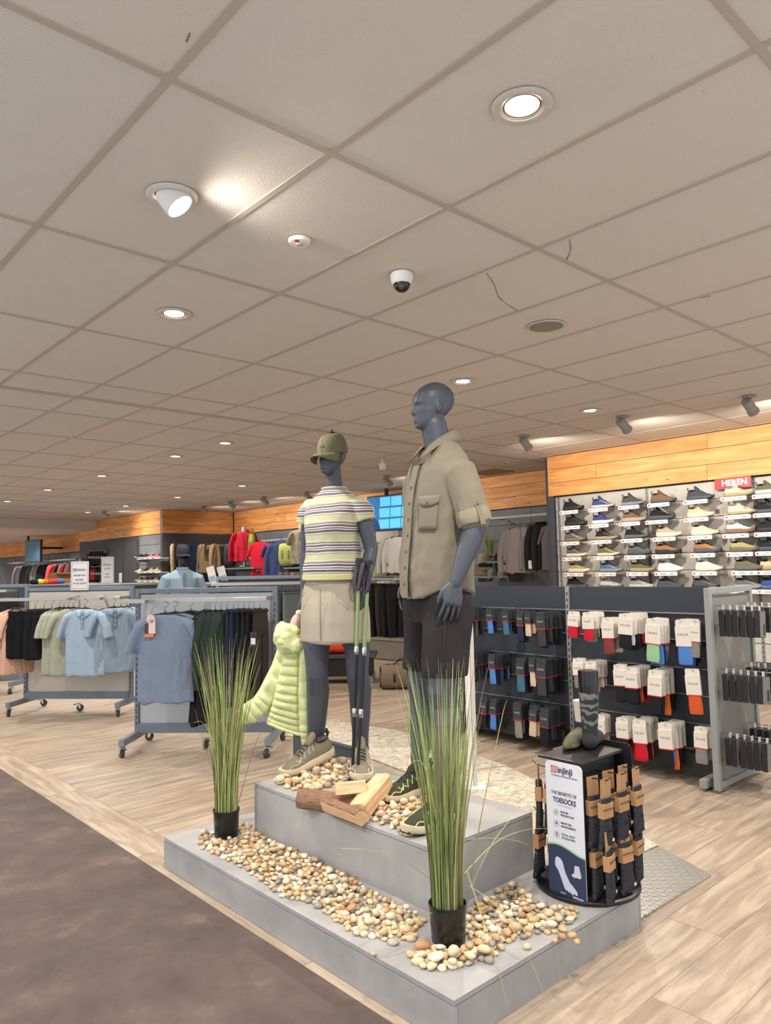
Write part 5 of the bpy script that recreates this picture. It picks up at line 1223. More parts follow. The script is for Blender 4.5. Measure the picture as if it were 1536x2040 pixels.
# boxed underwear on the end frame arms
BXC = plas((21, 23, 28), .45); BXG = pm('box_grey', (118, 114, 108), .5, 0, .12, 30)
bx0 = thing('underwear_box', 'x', 'box')
MB().box((0, 0, -.105), (.105, .032, .17)).obj('carton', BXC, bx0, bev=.002); MB().box((.002, -.0166, -.105), (.098, .0012, .165)).obj('front_print', BXG, bx0)
MB().box((.022, -.0174, -.14), (.030, .0012, .07)).obj('figure_print', plas((44, 44, 46), .5), bx0); MB().box((0, 0, -.006), (.03, .004, .034)).obj('hang_tab', plas((210, 208, 204), .3), bx0)
first = True
for ri, z in enumerate((1.205, .79, .375)):
    for ai, (x, n_, y0) in enumerate(((4.955, (6, 6, 6)[ri], 2.135), (5.36, 6, 2.135))):
        hk = MB().tube([(x, 2.2, z+.008), (x, y0-.046*n_-.05, z+.006), (x, y0-.046*n_-.065, z+.02)], .003, 6); o = hk.obj('hook', M_CHROME, gd, True); o.matrix_local = M.Translation(-GO)
        for k in range(n_):
            o = bx0 if first else dup(bx0); first = False
            o.location = (x, y0-.046*k, z); o.rotation_euler = (0, random.uniform(-.04, .04) if k < n_-1 else .07, random.uniform(-.08, .08))
            tag(o, 'black boxed underwear, %s from the frame on the %s %s arm' % (ORD[k], ('top', 'middle', 'bottom')[ri], ('near', 'far')[ai]), None, 'boxed underwear on the end frame')
# ================================================================ GARMENTS
_GM = {}
def garment_mesh(kind, seed=0):
    key = (kind, seed)
    if key in _GM: return _GM[key]
    b = MB(); rr = random.Random(seed*13+5)
    def torso(rows, n=36): b.loft([sring((0, 0, z), a, t, n, 2.4) for z, a, t in rows])
    if kind in ('tee', 'polo', 'top'):
        torso([(-.105, .085, .030), (-.125, .15, .042), (-.155, .19, .050), (-.20, .203, .055), (-.32, .205, .057), (-.55, .208, .060), (-.78, .216, .062)])
        for q in (-1, 1): b.tube([(q*.14, 0, -.16), (q*.185, 0, -.185), (q*.232, 0, -.28), (q*.262, 0, -.40)], [(.042, .05), (.044, .072), (.040, .076), (.036, .076)], 20, hint=(0, 1, 0))
    elif kind in ('longsleeve', 'jacket', 'hoodie'):
        torso([(-.105, .085, .034), (-.125, .15, .05), (-.155, .205, .06), (-.20, .225, .066), (-.35, .23, .07), (-.58, .232, .072), (-.76, .236, .072)])
        for q in (-1, 1): b.tube([(q*.15, 0, -.155), (q*.21, 0, -.19), (q*.27, .01, -.34), (q*.295, .0, -.55), (q*.29, -.01, -.76)], [(.06, .07), (.06, .085), (.055, .07), (.048, .058), (.042, .048)], 20, hint=(0, 1, 0))
        if kind == 'hoodie': b.ell((0, .05, -.15), (.13, .07, .11)); b.ell((0, .065, -.22), (.10, .05, .07))
    elif kind == 'pants':
        torso([(-.12, .19, .022), (-.16, .195, .04), (-.28, .205, .055), (-.36, .205, .055)])
        for q in (-1, 1): b.tube([(q*.10, 0, -.28), (q*.105, 0, -.5), (q*.10, .0, -.85), (q*.095, 0, -1.1)], [(.10, .05), (.098, .05), (.085, .045), (.078, .04)], 20, hint=(0, 1, 0))
    elif kind == 'shorts':
        torso([(-.12, .19, .03), (-.16, .20, .05), (-.30, .215, .065), (-.38, .22, .06)])
        for q in (-1, 1): b.tube([(q*.11, 0, -.28), (q*.115, 0, -.45), (q*.115, 0, -.56)], [(.11, .06), (.112, .06), (.112, .06)], 20, hint=(0, 1, 0))
    elif kind == 'dress':
        torso([(-.105, .08, .030), (-.13, .15, .045), (-.165, .19, .055), (-.35, .19, .06), (-.55, .185, .06), (-.80, .21, .07), (-1.05, .24, .08)])
        for q in (-1, 1): b.tube([(q*.14, 0, -.155), (q*.18, 0, -.18), (q*.235, 0, -.28)], [(.04, .06), (.042, .075), (.038, .075)], 18, hint=(0, 1, 0))
    me = remesh(b, .010, 3, kind)
    wrinkle(me, .020, 9, (1.0, .6, .13), seed*3.7, lambda p: min(1, max(.1, (-p.z-.15)/.45))); wrinkle(me, .006, 22, (1, 1, .4), seed+8, lambda p: min(1, max(.15, (-p.z-.12)/.3)))
    _GM[key] = me; return me
_HM = {}
def hanger_mesh(clip=False):
    if clip not in _HM:
        b = MB()
        b.tube([(0, 0, -.075)]+[(.022*sin(a), 0, -.022+.022*cos(a)-.0) for a in [R(200-30*i) for i in range(9)]], .0022, 6)
        b.tube([(0, 0, -.07), (0, 0, -.095)], .004, 6)
        if clip: b.tube([(-.18, 0, -.1), (.18, 0, -.1)], .004, 6); [b.box((q*.16, 0, -.115), (.02, .018, .035)) for q in (-1, 1)]
        else: b.tube([(-.20, 0, -.150), (-.12, 0, -.115), (0, 0, -.092), (.12, 0, -.115), (.20, 0, -.150)], [(.006, .009)]*5, 8)
        _HM[clip] = b.mesh('hanger', True, 60)
    return _HM[clip]
GNAME = {'tee': 't_shirt', 'polo': 'polo_shirt', 'top': 'top', 'longsleeve': 'sweater', 'jacket': 'jacket', 'hoodie': 'hoodie', 'pants': 'trousers', 'shorts': 'shorts', 'dress': 'dress'}
def torso_front(me, x, z):
    """front surface of a garment (towards -y) at x, z"""
    best = None
    for v in me.vertices:
        d = (v.co.x-x)**2+(v.co.z-z)**2
        if v.co.y < 0 and (best is None or d < best[0]): best = (d, v.co)
    return best[1].y if best else -.05
def garment(kind, label, rgb, loc, rz, group, seed=0, s=1.0, detail=True, hang=True, sx=1.0, ty=1.0):
    t = thing(GNAME[kind], label, GNAME[kind].replace('_', '-') if kind == 'tee' else GNAME[kind].replace('_', ' '), loc, rz, group); t.scale = (s*sx, s*ty, s)
    me = garment_mesh(kind, seed); mobj('fabric', me, fab(rgb), t)
    if hang: mobj('hanger', hanger_mesh(kind in ('pants', 'shorts')), plas((24, 24, 26), .4), t)
    if not detail: return t
    dk = tuple(int(c*.82) for c in rgb)
    if kind == 'tee' or kind == 'top':
        N = MB(); N.tube([(.088*cos(a), -.012-.030*abs(sin(a))*(1 if a < pi else -.6), -.108-.055*max(0, sin(a))) for a in [2*pi*i/28 for i in range(29)]], .006, 8, False); N.obj('neckband', fab(dk), t, True)
    if kind == 'polo':
        c = MB(); A = []
        for i in range(23):
            a = R(90+168*(2*i/22-1)); f = abs(2*i/22-1); A.append([V((.07*cos(a), .036*sin(a), -.082-.035*f)), V((.085*cos(a), .05*sin(a), -.086-.035*f)), V((.105*cos(a), .066*sin(a)-.012*f, -.118-.055*f-.02*max(0, f-.85)*6))])
        c.loft(A, False, False); o = c.obj('collar', fab(tuple(min(255, int(x*1.04)) for x in rgb)), t, True, 60); md = o.modifiers.new('s', 'SOLIDIFY'); md.thickness = .005
        MB().box((0, -.064, -.225), (.032, .006, .17)).obj('placket', fab(dk), t)
        for k in range(3): MB(frame((0, -.068, -.18-.05*k), (1, 0, 0), (0, -1, 0))).lathe([(.006, 0), (.006, .002), (.001, .002)], 10).obj('button', plas((210, 208, 202), .4), t, True)
    if kind in ('jacket', 'hoodie'):
        MB().tube([(0, -.078, -.125), (0, -.084, -.30), (0, -.086, -.55), (0, -.084, -.755)], .005, 6).obj('zip', plas(tuple(int(c*.55) for c in rgb), .4), t, True)
        c = MB(); c.loft([[V((.085*cos(a), .045*sin(a), z+.02*sin(a))) for a in [2*pi*j/24 for j in range(24)]] for z in (-.115, -.075)], False); o = c.obj('collar', fab(dk), t, True, 60); md = o.modifiers.new('s', 'SOLIDIFY'); md.thickness = .01
    if kind in ('pants', 'shorts'): MB().box((0, 0, -.125), (.385, .062, .03)).obj('waistband', fab(dk), t, bev=.006)
    if kind in ('longsleeve',): N = MB(); N.tube([(.088*cos(a), -.008-.034*abs(sin(a))*(1 if a < pi else -.6), -.105-.03*max(0, sin(a))) for a in [2*pi*i/24 for i in range(25)]], .007, 8, False); N.obj('neckband', fab(dk), t, True)
    return t
def caster(par, x, y):
    c = bpy.data.objects.new('caster', None); COL.objects.link(c); c.parent = par; c.location = (x, y, 0)
    a = random.uniform(0, 6.28)
    MB(M.Rotation(a, 4, 'Z') @ M.Translation((.02, 0, .038)) @ M.Rotation(pi/2, 4, 'X')).lathe([(.01, -.014), (.036, -.013), (.038, -.008), (.038, .008), (.036, .013), (.01, .014)], 22).obj('wheel', plas((52, 50, 50), .5), c, True)
    b = MB(M.Rotation(a, 4, 'Z')); 
    for q in (-1, 1): b.bar((.02, q*.019, .034), (.004, q*.019, .08), .026, .003, (0, 1, 0))
    b.box((0, 0, .084), (.05, .045, .008)); b.obj('fork', M_CHROME, c)
    MB(M.Rotation(a, 4, 'Z')).box((-.035, 0, .074), (.03, .03, .006)).obj('brake_lever', M_BLACK, c)
def rack(label, pl, pr, H, pan, back=None, frame_m=None, foot=.34):
    pl, pr = V((*pl, 0)), V((*pr, 0)); u = (pr-pl); L_ = u.length; rz = atan2(u.y, u.x); c = (pl+pr)/2
    fm = frame_m or M_RACK
    t = thing('clothes_rack', label, 'clothes rack', c, rz)
    for q in (-1, 1):
        MB().box((0, 0, (H+.12)/2), (.035, .06, H-.12)).obj('post', fm, t, loc=(q*L_/2, 0, 0), bev=.003)
        sl = MB()
        for k in range(int((H-.3)/.05)): sl.box((q*L_/2, -.0305, .22+.05*k), (.012, .001, .028))
        o = sl.obj('slot_row', plas((60, 66, 74), .5), t); o['kind'] = 'stuff'
        MB().box((0, 0, .125), (.045, 2*foot, .055)).obj('foot', fm, t, loc=(q*L_/2, 0, 0), bev=.003)
        for y in (-foot+.03, foot-.03): caster(t, q*L_/2, y)
    MB().box((0, 0, H-.02), (L_, .05, .04)).obj('top_beam', fm, t, bev=.003); MB().box((0, -.012, .18), (L_-.04, .05, .08)).obj('base_beam', fm, t, bev=.003)
    MB().box((0, 0, (H+.2)/2-.02), (L_-.04, .02, H-.26)).obj('panel', pan, t)
    caster(t, 0, 0)
    return t, M.Translation(c) @ M.Rotation(rz, 4, 'Z'), L_
M_RACK = pm('blue_grey_rack', (112, 122, 134), .42, .1, .05, 8); M_RPAN = pm('pale_blue_panel', (178, 182, 188), .5, 0, .03, 4); M_RPAN2 = pm('cream_panel', (196, 188, 174), .5, 0, .03, 4)
M_RAIL = pm('satin_rail', (168, 166, 160), .35, .6, .04, 10)
def rail(par, x0, x1, y, z, arms=True):
    MB().bar((x0, y, z), (x1, y, z), .022, .035).obj('hanging_rail', M_RAIL, par, bev=.003)
    if arms:
        for x in (x0+.03, x1-.03): MB().bar((x, 0, z), (x, y, z), .018, .03).obj('rail_bracket', M_RAIL, par)
# ---- rack with the light blue T-shirt
r2, T2, L2_ = rack('grey-blue wheeled rack with the light blue T-shirt in front', (2.75, 6.25), (3.59, 5.38), 1.37, M_RPAN)
rail(r2, -.64, .60, -.30, 1.275); MB().bar((-.52, -.02, 1.27), (-.36, -.50, 1.275), .02, .03).obj('front_arm', M_RAIL, r2)
def hung(T, L_, f=lambda x: x): return [garment(k, lb, c, T @ V((f(x), y, z)), T.to_euler().z+R(a), g, sd, s, True, True, sx*(.86 if a > 40 else 1), .62 if a > 40 else .85) for k, lb, c, x, y, z, a, g, sd, s, sx in L_]
GR2 = 'clothes on the rack with the light blue T-shirt'
hung(T2, [('tee', 'light blue T-shirt with a pink swing tag, front of its rack', (112, 124, 144), -.44, -.44, 1.275, 4, GR2, 1, 1.03, 1.04),
  ('tee', 'second light blue T-shirt just behind the tagged one', (108, 120, 140), -.37, -.36, 1.275, 6, GR2, 2, 1.0, 1.0),
  ('tee', 'black T-shirt behind the light blue ones', (24, 24, 28), -.25, -.25, 1.275, 14, GR2, 2, .96, 1.0),
  ('dress', 'black dress next to the light blue T-shirt, leftmost of the dresses', (20, 20, 23), -.11, -.22, 1.275, 66, GR2, 1, .94, 1), ('dress', 'black dress in the middle of the black dresses', (22, 22, 25), -.075, -.24, 1.275, 68, GR2, 2, .96, 1), ('dress', 'black dress nearest the dark green tops', (20, 20, 24), -.03, -.28, 1.275, 70, GR2, 1, .92, 1),
  ('longsleeve', 'dark green top nearest the black dresses', (38, 46, 42), .04, -.30, 1.275, 68, GR2, 1, .92, 1), ('longsleeve', 'dark green top in the middle of three', (34, 44, 40), .10, -.30, 1.275, 72, GR2, 2, .92, 1), ('longsleeve', 'dark green top nearest the navy trousers', (40, 50, 44), .17, -.30, 1.275, 70, GR2, 1, .9, 1),
  ('pants', 'navy trousers beside the dark green tops, left one', (36, 44, 62), .24, -.30, 1.275, 74, GR2, 1, .78, .9), ('pants', 'navy trousers beside the black trousers, right one', (34, 42, 60), .29, -.30, 1.275, 72, GR2, 2, .78, .9), ('pants', 'black trousers beside the navy pair', (26, 26, 30), .35, -.30, 1.275, 76, GR2, 1, .8, .9), ('pants', 'black trousers in the middle of the row end', (28, 27, 31), .41, -.30, 1.275, 74, GR2, 2, .8, .9),
  ('pants', 'black trousers with a white tag near the rack end', (24, 24, 28), .46, -.30, 1.275, 72, GR2, 1, .78, .9), ('pants', 'dark brown trousers at the right end of the rack', (44, 36, 34), .53, -.30, 1.275, 76, GR2, 2, .8, .9)], lambda x: -.17+(x+.40)*.77)
# swing tags
q = T2 @ V((-.29, -.525, 1.08))
t = thing('swing_tag', 'pink and orange swing tag on the light blue T-shirt', 'tag', q, T2.to_euler().z)
MB(frame((0, 0, .06), (1, 0, 0), (0, -1, 0))).prism([(.036*cos(2*pi*i/18), .036*sin(2*pi*i/18)) for i in range(18)], .002).obj('round_card', plas((206, 178, 172), .7), t)
MB().box((.012, -.001, -.0), (.055, .002, .11)).obj('long_card', plas((206, 186, 178), .7), t); MB().box((-.012, .003, -.03), (.075, .002, .10)).obj('back_card', plas((66, 50, 54), .6), t); MB().box((-.012, .0015, -.07), (.075, .003, .025)).obj('orange_edge', plas((206, 112, 76), .6), t)
MB().tube([(0, 0, .09), (.01, -.0, .13), (.03, .01, .16)], .0015, 5).obj('cord', M_BLACK, t)
q = T2 @ V((.52, -.44, .96)); t = thing('swing_tag', 'black and white swing tag on the black trousers', 'tag', q, T2.to_euler().z)
MB().box((0, 0, 0), (.05, .002, .12)).obj('card', plas((30, 30, 34), .5), t); MB().box((0, -.002, -.015), (.036, .002, .05)).obj('white_field', plas((210, 206, 204), .6), t)
# ---- rack with the light blue polos
r1, T1, L1_ = rack('grey-blue wheeled rack with the light blue polo shirts', (2.63, 8.92), (3.44, 7.99), 1.37, M_RPAN2)
rail(r1, -.85, .62, -.28, 1.25); MB().bar((.0, -.02, 1.26), (.08, -.42, 1.25), .02, .03).obj('front_arm', M_RAIL, r1); MB().bar((.3, -.02, 1.26), (.42, -.36, 1.25), .02, .03).obj('front_arm', M_RAIL, r1)
GR1 = 'clothes on the rack with the light blue polos'
PEA, SAG, LB = (206, 164, 142), (156, 160, 140), (148, 166, 184)
hung(T1, [('top', 'peach top at the far left end of the polo rack', PEA, -.82, -.28, 1.25, 62, GR1, 1, 1.0, 1), ('top', 'peach top second from the left end of the polo rack', PEA, -.76, -.28, 1.25, 64, GR1, 2, 1.02, 1),
  ('shorts', 'black shorts leftmost on the polo rack', (22, 22, 26), -.67, -.28, 1.25, 48, GR1, 1, 1.1, 1), ('shorts', 'black shorts second from left on the polo rack', (20, 20, 24), -.57, -.28, 1.25, 50, GR1, 2, 1.1, 1), ('shorts', 'black shorts third from left on the polo rack', (24, 24, 28), -.47, -.28, 1.25, 48, GR1, 1, 1.12, 1), ('shorts', 'black shorts nearest the sage tops', (22, 22, 26), -.38, -.28, 1.25, 50, GR1, 2, 1.12, 1),
  ('top', 'sage green top leftmost of the sage ones', SAG, -.29, -.28, 1.25, 52, GR1, 1, 1.02, 1), ('top', 'sage green top second of the sage ones', SAG, -.24, -.28, 1.25, 50, GR1, 2, 1.02, 1), ('top', 'sage green top third of the sage ones', SAG, -.19, -.28, 1.25, 46, GR1, 1, 1.02, 1), ('top', 'sage green top next to the front polo', SAG, -.13, -.28, 1.25, 34, GR1, 2, 1.04, 1),
  ('polo', 'light blue polo shirt facing front on its rack', LB, .09, -.44, 1.25, 0, GR1, 1, 1.02, 1), ('polo', 'light blue polo shirt directly behind the front one', (130, 148, 166), .42, -.34, 1.25, 40, GR1, 2, 1.0, 1), ('polo', 'grey-blue polo shirt at the right end of its rack', (140, 154, 164), .47, -.28, 1.25, 44, GR1, 1, 1.0, 1), ('polo', 'rearmost grey-blue polo shirt by the rack post', (150, 164, 172), .50, -.20, 1.25, 46, GR1, 2, 1.0, 1)], lambda x: x+.22 if x < .3 else x+.16)
# printed sign on that rack
def price_sign(label, loc, rz, w, h, lines, holder=True):
    t = thing('price_sign', label, 'sign', loc, rz)
    MB().box((0, 0, h/2), (w, .004, h)).obj('sheet', plas((214, 210, 210), .4), t)
    for a, c in (((-w*.44, h*.06), (w*.44, h*.06)), ((w*.44, h*.06), (w*.44, h*.94)), ((w*.44, h*.94), (-w*.44, h*.94)), ((-w*.44, h*.94), (-w*.44, h*.06))): MB().bar((a[0], -.0025, a[1]), (c[0], -.0025, c[1]), .001, .003).obj('print_border', INK, t)
    for s_, zz, sz, red in lines: text(s_, sz, plas((170, 50, 60), .6) if red else INK, t, frame((0, -.003, zz), (1, 0, 0), (0, -1, 0)), 'lettering', .0006)
    lg = MB(frame((-w*.30, -.003, h*.70), (1, 0, 0), (0, -1, 0)))
    for i in range(16): a, c = 2*pi*i/16, 2*pi*(i+1)/16; lg.bar((w*.09*cos(a), w*.09*sin(a), 0), (w*.09*cos(c), w*.09*sin(c), 0), .003, .001)
    lg.bar((-w*.05, w*.03, 0), (w*.05, w*.03, 0), .004, .001); lg.bar((0, w*.03, 0), (0, -w*.06, 0), .004, .001); lg.obj('logo_mark', INK, t)
    MB().tube([(0, .004, h), (0, .004, h+.03)], .004, 6).obj('clip', M_CHROME, t)
    return t
q = T1 @ V((.02, -.035, 1.335))
price_sign('white framed price sign with red print standing on the polo rack', q, T1.to_euler().z, .21, .32, [('TENSON', .225, .036, 0), ('BLOUSE POLO', .165, .022, 0), ('VAN €45,-', .115, .024, 0), ('VOOR €34,99', .075, .026, 1)])
# ---- third rack at the left edge, mostly out of frame
r3, T3, _ = rack('dark rack at the left picture edge full of black clothes', (2.2, 11.6), (3.1, 10.55), 1.4, M_SLATDARK)
rail(r3, -.6, .6, -.30, 1.32)
hung(T3, [('longsleeve', 'black top %s on the dark left rack' % ORD[k], (30+4*(k % 3), 29, 30), .55-.085*k, -.30, 1.32, 60+4*(k % 2), 'black tops on the left rack', 1+k % 2, .95, 1) for k in range(9)])
for k in range(5):
    q = T3 @ V((-.30+.0*k, -.42, .20+.085*k)) if False else atd(6, 1338-14*k, 11.0)
    MBx = MB().box((0, 0, 0), (.36, .30, .05), rz=-.6); o = MBx.obj('folded_jeans', fab(((60, 84, 110), (70, 92, 118), (44, 58, 80), (96, 108, 120), (52, 74, 104))[k]), loc=(q.x, q.y, .16+.055*k), bev=.012); tag(o, 'folded blue jeans, %s from the bottom of the left pile' % ORD[k], 'jeans', 'folded jeans')
t = thing('jeans_table', 'low dark shelf carrying folded jeans at the left edge', 'shelf', (q.x, q.y, 0)); MB().box((0, 0, .12), (.7, .6, .03), rz=-.6).obj('shelf_board', M_SLATDARK, t)
for i, j in ((-1, -1), (1, -1), (-1, 1), (1, 1)): MB().box((i*.25, j*.2, .052), (.04, .04, .104)).obj('leg', M_SLATDARK, t)
# ---- mannequin in a polo behind the racks
q = atd(364, 1150, 9.3); PM = V((q.x, q.y, 0)); PYAW = atan2(-q.y, -q.x)+R(12)
pm_ = thing('male_mannequin', 'dark mannequin in navy cap and light blue polo behind the racks', 'mannequin', PM, PYAW)
b = MB()
for s_ in (-1, 1):
    b.limb([(0, s_*.09, .9), (0, s_*.10, .5), (-.01, s_*.105, .3), (0, s_*.11, .08)], [.09, .06, .058, .04]); b.limb([(-.03, s_*.11, .04), (.14, s_*.12, .035)], [.038, .034])
    b.limb([(-.01, s_*.19, 1.44), (-.03, s_*.24, 1.18), (.03, s_*.25, .95)], [.05, .043, .03]); hand(b, (.03, s_*.25, .95), (.1, 0, -1), (0, s_, .05), (1, 0, .1), .17, .5)
b.loft([sring((0, 0, .86), .09, .15), sring((0, 0, 1.1), .09, .14), sring((0, 0, 1.35), .105, .17), sring((-.01, 0, 1.48), .08, .17), sring((-.02, 0, 1.54), .05, .08)])
b.limb([(-.02, 0, 1.5), (-.01, 0, 1.62)], [.055, .05]); PH = M.Translation((.008, 0, 1.60)); head(b, PH, .97); mobj('body', remesh(b, .006, 3), plas((44, 42, 44), .5), pm_)
b = MB(); b.loft([sring((0, 0, z), a, w) for z, a, w in ((.92, .13, .19), (1.1, .125, .175), (1.3, .13, .185), (1.44, .115, .20), (1.51, .08, .15), (1.545, .06, .08))])
for s_ in (-1, 1): b.tube([(-.01, s_*.14, 1.46), (-.015, s_*.20, 1.43), (-.025, s_*.245, 1.30), (-.03, s_*.255, 1.22)], [.06, .078, .075, .075], 18)
me = remesh(b, .008, 4, 'polo'); wrinkle(me, .01, 8, (1, 1, .4), 3); mobj('polo', me, fab((118, 136, 150)), pm_)
c = MB(); c.loft([[V((-.02+.075*cos(a), .075*sin(a), z)) for a in [2*pi*j/24 for j in range(24)]] for z in (1.535, 1.575)], False); o = c.obj('collar', fab((128, 146, 160)), pm_, True); md = o.modifiers.new('s', 'SOLIDIFY'); md.thickness = .01
MB().box((.128, 0, 1.42), (.01, .03, .16)).obj('placket', fab((100, 118, 132)), pm_)
b = MB(); b.loft([sring((0, 0, z), a, w) for z, a, w in ((.5, .15, .21), (.8, .14, .2), (.96, .125, .18))]); b.obj('shorts', fab((60, 62, 66)), pm_, True)
cap(pm_, PH @ M.Scale(.97, 4) @ M.Translation((-.012, 0, .150)) @ M.Rotation(R(6), 4, 'Y') @ M.Scale(1.05, 4), fab((34, 36, 46)), None, False, False)
# ================================================================ SHOE WALL
C_ = {'black': (34, 34, 36), 'navy': (54, 70, 112), 'charcoal': (70, 72, 76), 'brown': (118, 88, 66), 'slate': (62, 66, 74), 'cream': (206, 196, 164), 'tan': (186, 164, 134), 'taupe': (160, 146, 132), 'beige': (178, 164, 144), 'white': (214, 210, 202), 'olive': (96, 92, 70), 'grey': (128, 128, 128), 'light grey': (176, 174, 172), 'dark grey': (88, 88, 90), 'blue': (70, 92, 126), 'khaki': (150, 138, 98), 'mid brown': (138, 100, 66)}
#      upper, sole, overlay, chunk
SHW = [[('black', 'black', None), ('navy', 'light grey', 'white'), ('charcoal', 'grey', None), ('brown', 'charcoal', None), ('slate', 'slate', None), ('cream', 'khaki', 'olive'), ('olive', 'light grey', None)],
       [('black', 'black', 'charcoal'), ('navy', 'white', None), ('brown', 'taupe', None), ('black', 'slate', None), ('tan', 'cream', None), ('cream', 'khaki', 'charcoal'), ('black', 'charcoal', 'grey')],
       [('dark grey', 'mid brown', 'white'), ('black', 'khaki', 'khaki'), ('black', 'dark grey', None), ('taupe', 'cream', None), ('beige', 'cream', None), ('white', 'brown', 'grey'), ('black', 'black', None)],
       [('dark grey', 'cream', 'khaki'), ('olive', 'cream', 'cream'), ('dark grey', 'charcoal', None), ('mid brown', 'black', None), ('mid brown', 'charcoal', 'tan'), ('khaki', 'olive', None), ('black', 'slate', 'charcoal')],
       [('khaki', 'cream', None), ('blue', 'grey', 'light grey'), ('olive', 'khaki', None), ('white', 'white', 'light grey'), ('white', 'cream', 'white'), ('olive', 'dark grey', 'brown'), ('tan', 'khaki', 'black')],
       [('black', 'charcoal', None), ('light grey', 'dark grey', 'charcoal'), ('grey', 'light grey', 'white'), ('charcoal', 'slate', 'slate'), ('charcoal', 'black', 'grey'), ('dark grey', 'grey', 'light grey'), ('navy', 'blue', 'light grey')]]
YC = [5.335, 4.915, 4.503, 4.13, 3.695, 3.28, 2.955]; ZR = [2.172, 1.975, 1.775, 1.578, 1.38, 1.185]
M_ACR = pm('clear_ledge', (186, 182, 176), .15, 0, .02, 5); M_LAB = plas((226, 220, 214), .5); M_LRED = plas((176, 60, 58), .5)
lm = MB().box((0, 0, 0), (.005, .27, .042)).mesh('label'); dm = MB(frame((-.0035, .112, 0), (0, 1, 0), (-1, 0, 0))).prism([(.012*cos(2*pi*i/12), .012*sin(2*pi*i/12)) for i in range(12)], .001).mesh('dot')
pmh = MB().box((-.0035, -.112, 0), (.001, .04, .036)).mesh('price'); tm = MB(); tm.box((-.0035, .03, .006), (.001, .07, .004)); tm.box((-.0035, .02, -.006), (.001, .09, .004)); tm.box((-.0035, -.07, .0), (.001, .035, .008)); tmm = tm.mesh('print')
lg_ = MB().box((.10, 0, .022), (.205, .24, .004)).mesh('ledge'); lg2 = MB().box((.205, 0, -.0), (.006, .24, .10)).mesh('back')
for r, row in enumerate(SHW):
    for c, (u, so, ov) in enumerate(row):
        if r == 5 and c == 0: jit = -.03
        jit = [[0, 0, 0, 0, 0, 0, 0], [-.02, 0, 0, .03, 0, -.03, 0], [0, -.03, -.02, -.05, -.03, 0, 0], [-.02, -.05, -.05, -.03, -.05, -.03, 0], [-.04, -.07, -.07, -.05, -.06, -.07, 0], [-.01, -.06, -.05, -.03, -.01, -.05, 0]][r][c]*1.0
        y = YC[c]+jit; z = ZR[r]; where = '%s shoe in the %s row of the shoe wall' % (ORD[c], ORD[r])
        sh = thing('shoe_ledge', 'price ledge under the %s shoe, %s row of the shoe wall' % (ORD[c], ORD[r]), 'shelf', (8.015, y, z), 0, 'price ledges on the shoe wall')
        mobj('ledge', lg_, M_ACR, sh); mobj('price_strip', lm, M_LAB, sh); mobj('red_dot', dm, M_LRED, sh); mobj('price_field', pmh, plas((226, 190, 186), .5), sh); mobj('print_lines', tmm, INK, sh)
        t = thing('shoe', '%s sports shoe, %s' % (u, where.replace('shoe in', 'in', 1)), 'shoe', (8.10, y+.125, z+.026), R(-90)+random.uniform(-.10, .04), 'shoes on the shoe wall')
        k = random.Random(r*9+c).choice([(1.0, 1.0), (1.0, 1.35), (.94, 1.2)])
        if c in (3, 4, 5) and r in (2, 3): k = (1.0, 1.45)
        o = C_[u]; dk = tuple(int(x*.55) for x in o)
        shoe_parts(t, fab(o), plas(C_[so], .6), plas(tuple(int(x*.6) for x in C_[so]), .6), fab(dk if sum(o) > 240 else (70, 70, 72)), fab((30, 30, 32) if sum(o) < 500 else (120, 112, 104)), plas(C_[ov], .5) if ov else None, fab(dk) if (r+c) % 3 == 0 else None, *k)
        t.scale = (1.0, .94, 1.12)
hs = thing('department_sign', 'red sign with white capital letters above the shoe wall', 'sign', (8.2, 3.355, 2.363))
MB().box((0, 0, 0), (.012, .39, .125)).obj('board', pm('sign_red', (196, 36, 48), .4, 0, .03), hs, bev=.002)
text('HEREN', .088, plas((240, 238, 236), .5), hs, frame((-.0075, -.02, -.002), (0, -1, 0), (-1, 0, 0)), 'lettering', .003, 1.0)
# spare columns further right, behind the gondola end: two more shoes low down
# ================================================================ BACKGROUND
def arm_rail(name, label, a, b, z, depth=.35):
    """wall rail between two points with brackets back to the wall (+x)"""
    a, b = V((*a, z)), V((*b, z)); c = (a+b)/2
    t = thing('wall_rail', label, 'rail', c)
    MB().bar(a-c, b-c, .03, .03).obj('rail', M_RAIL, t)
    for p in (a, b): MB().bar(p-c, p-c+V((depth, 0, .0)), .025, .03).obj('bracket', M_RAIL, t)
    return t
def gw(kind, label, rgb, px, py, X0, rz, group, seed=1, s=1.0, sx=1.0):
    q = atx(px, py, X0); return garment(kind, label, rgb, q, R(rz), group, seed, s, True, True, sx, .65)
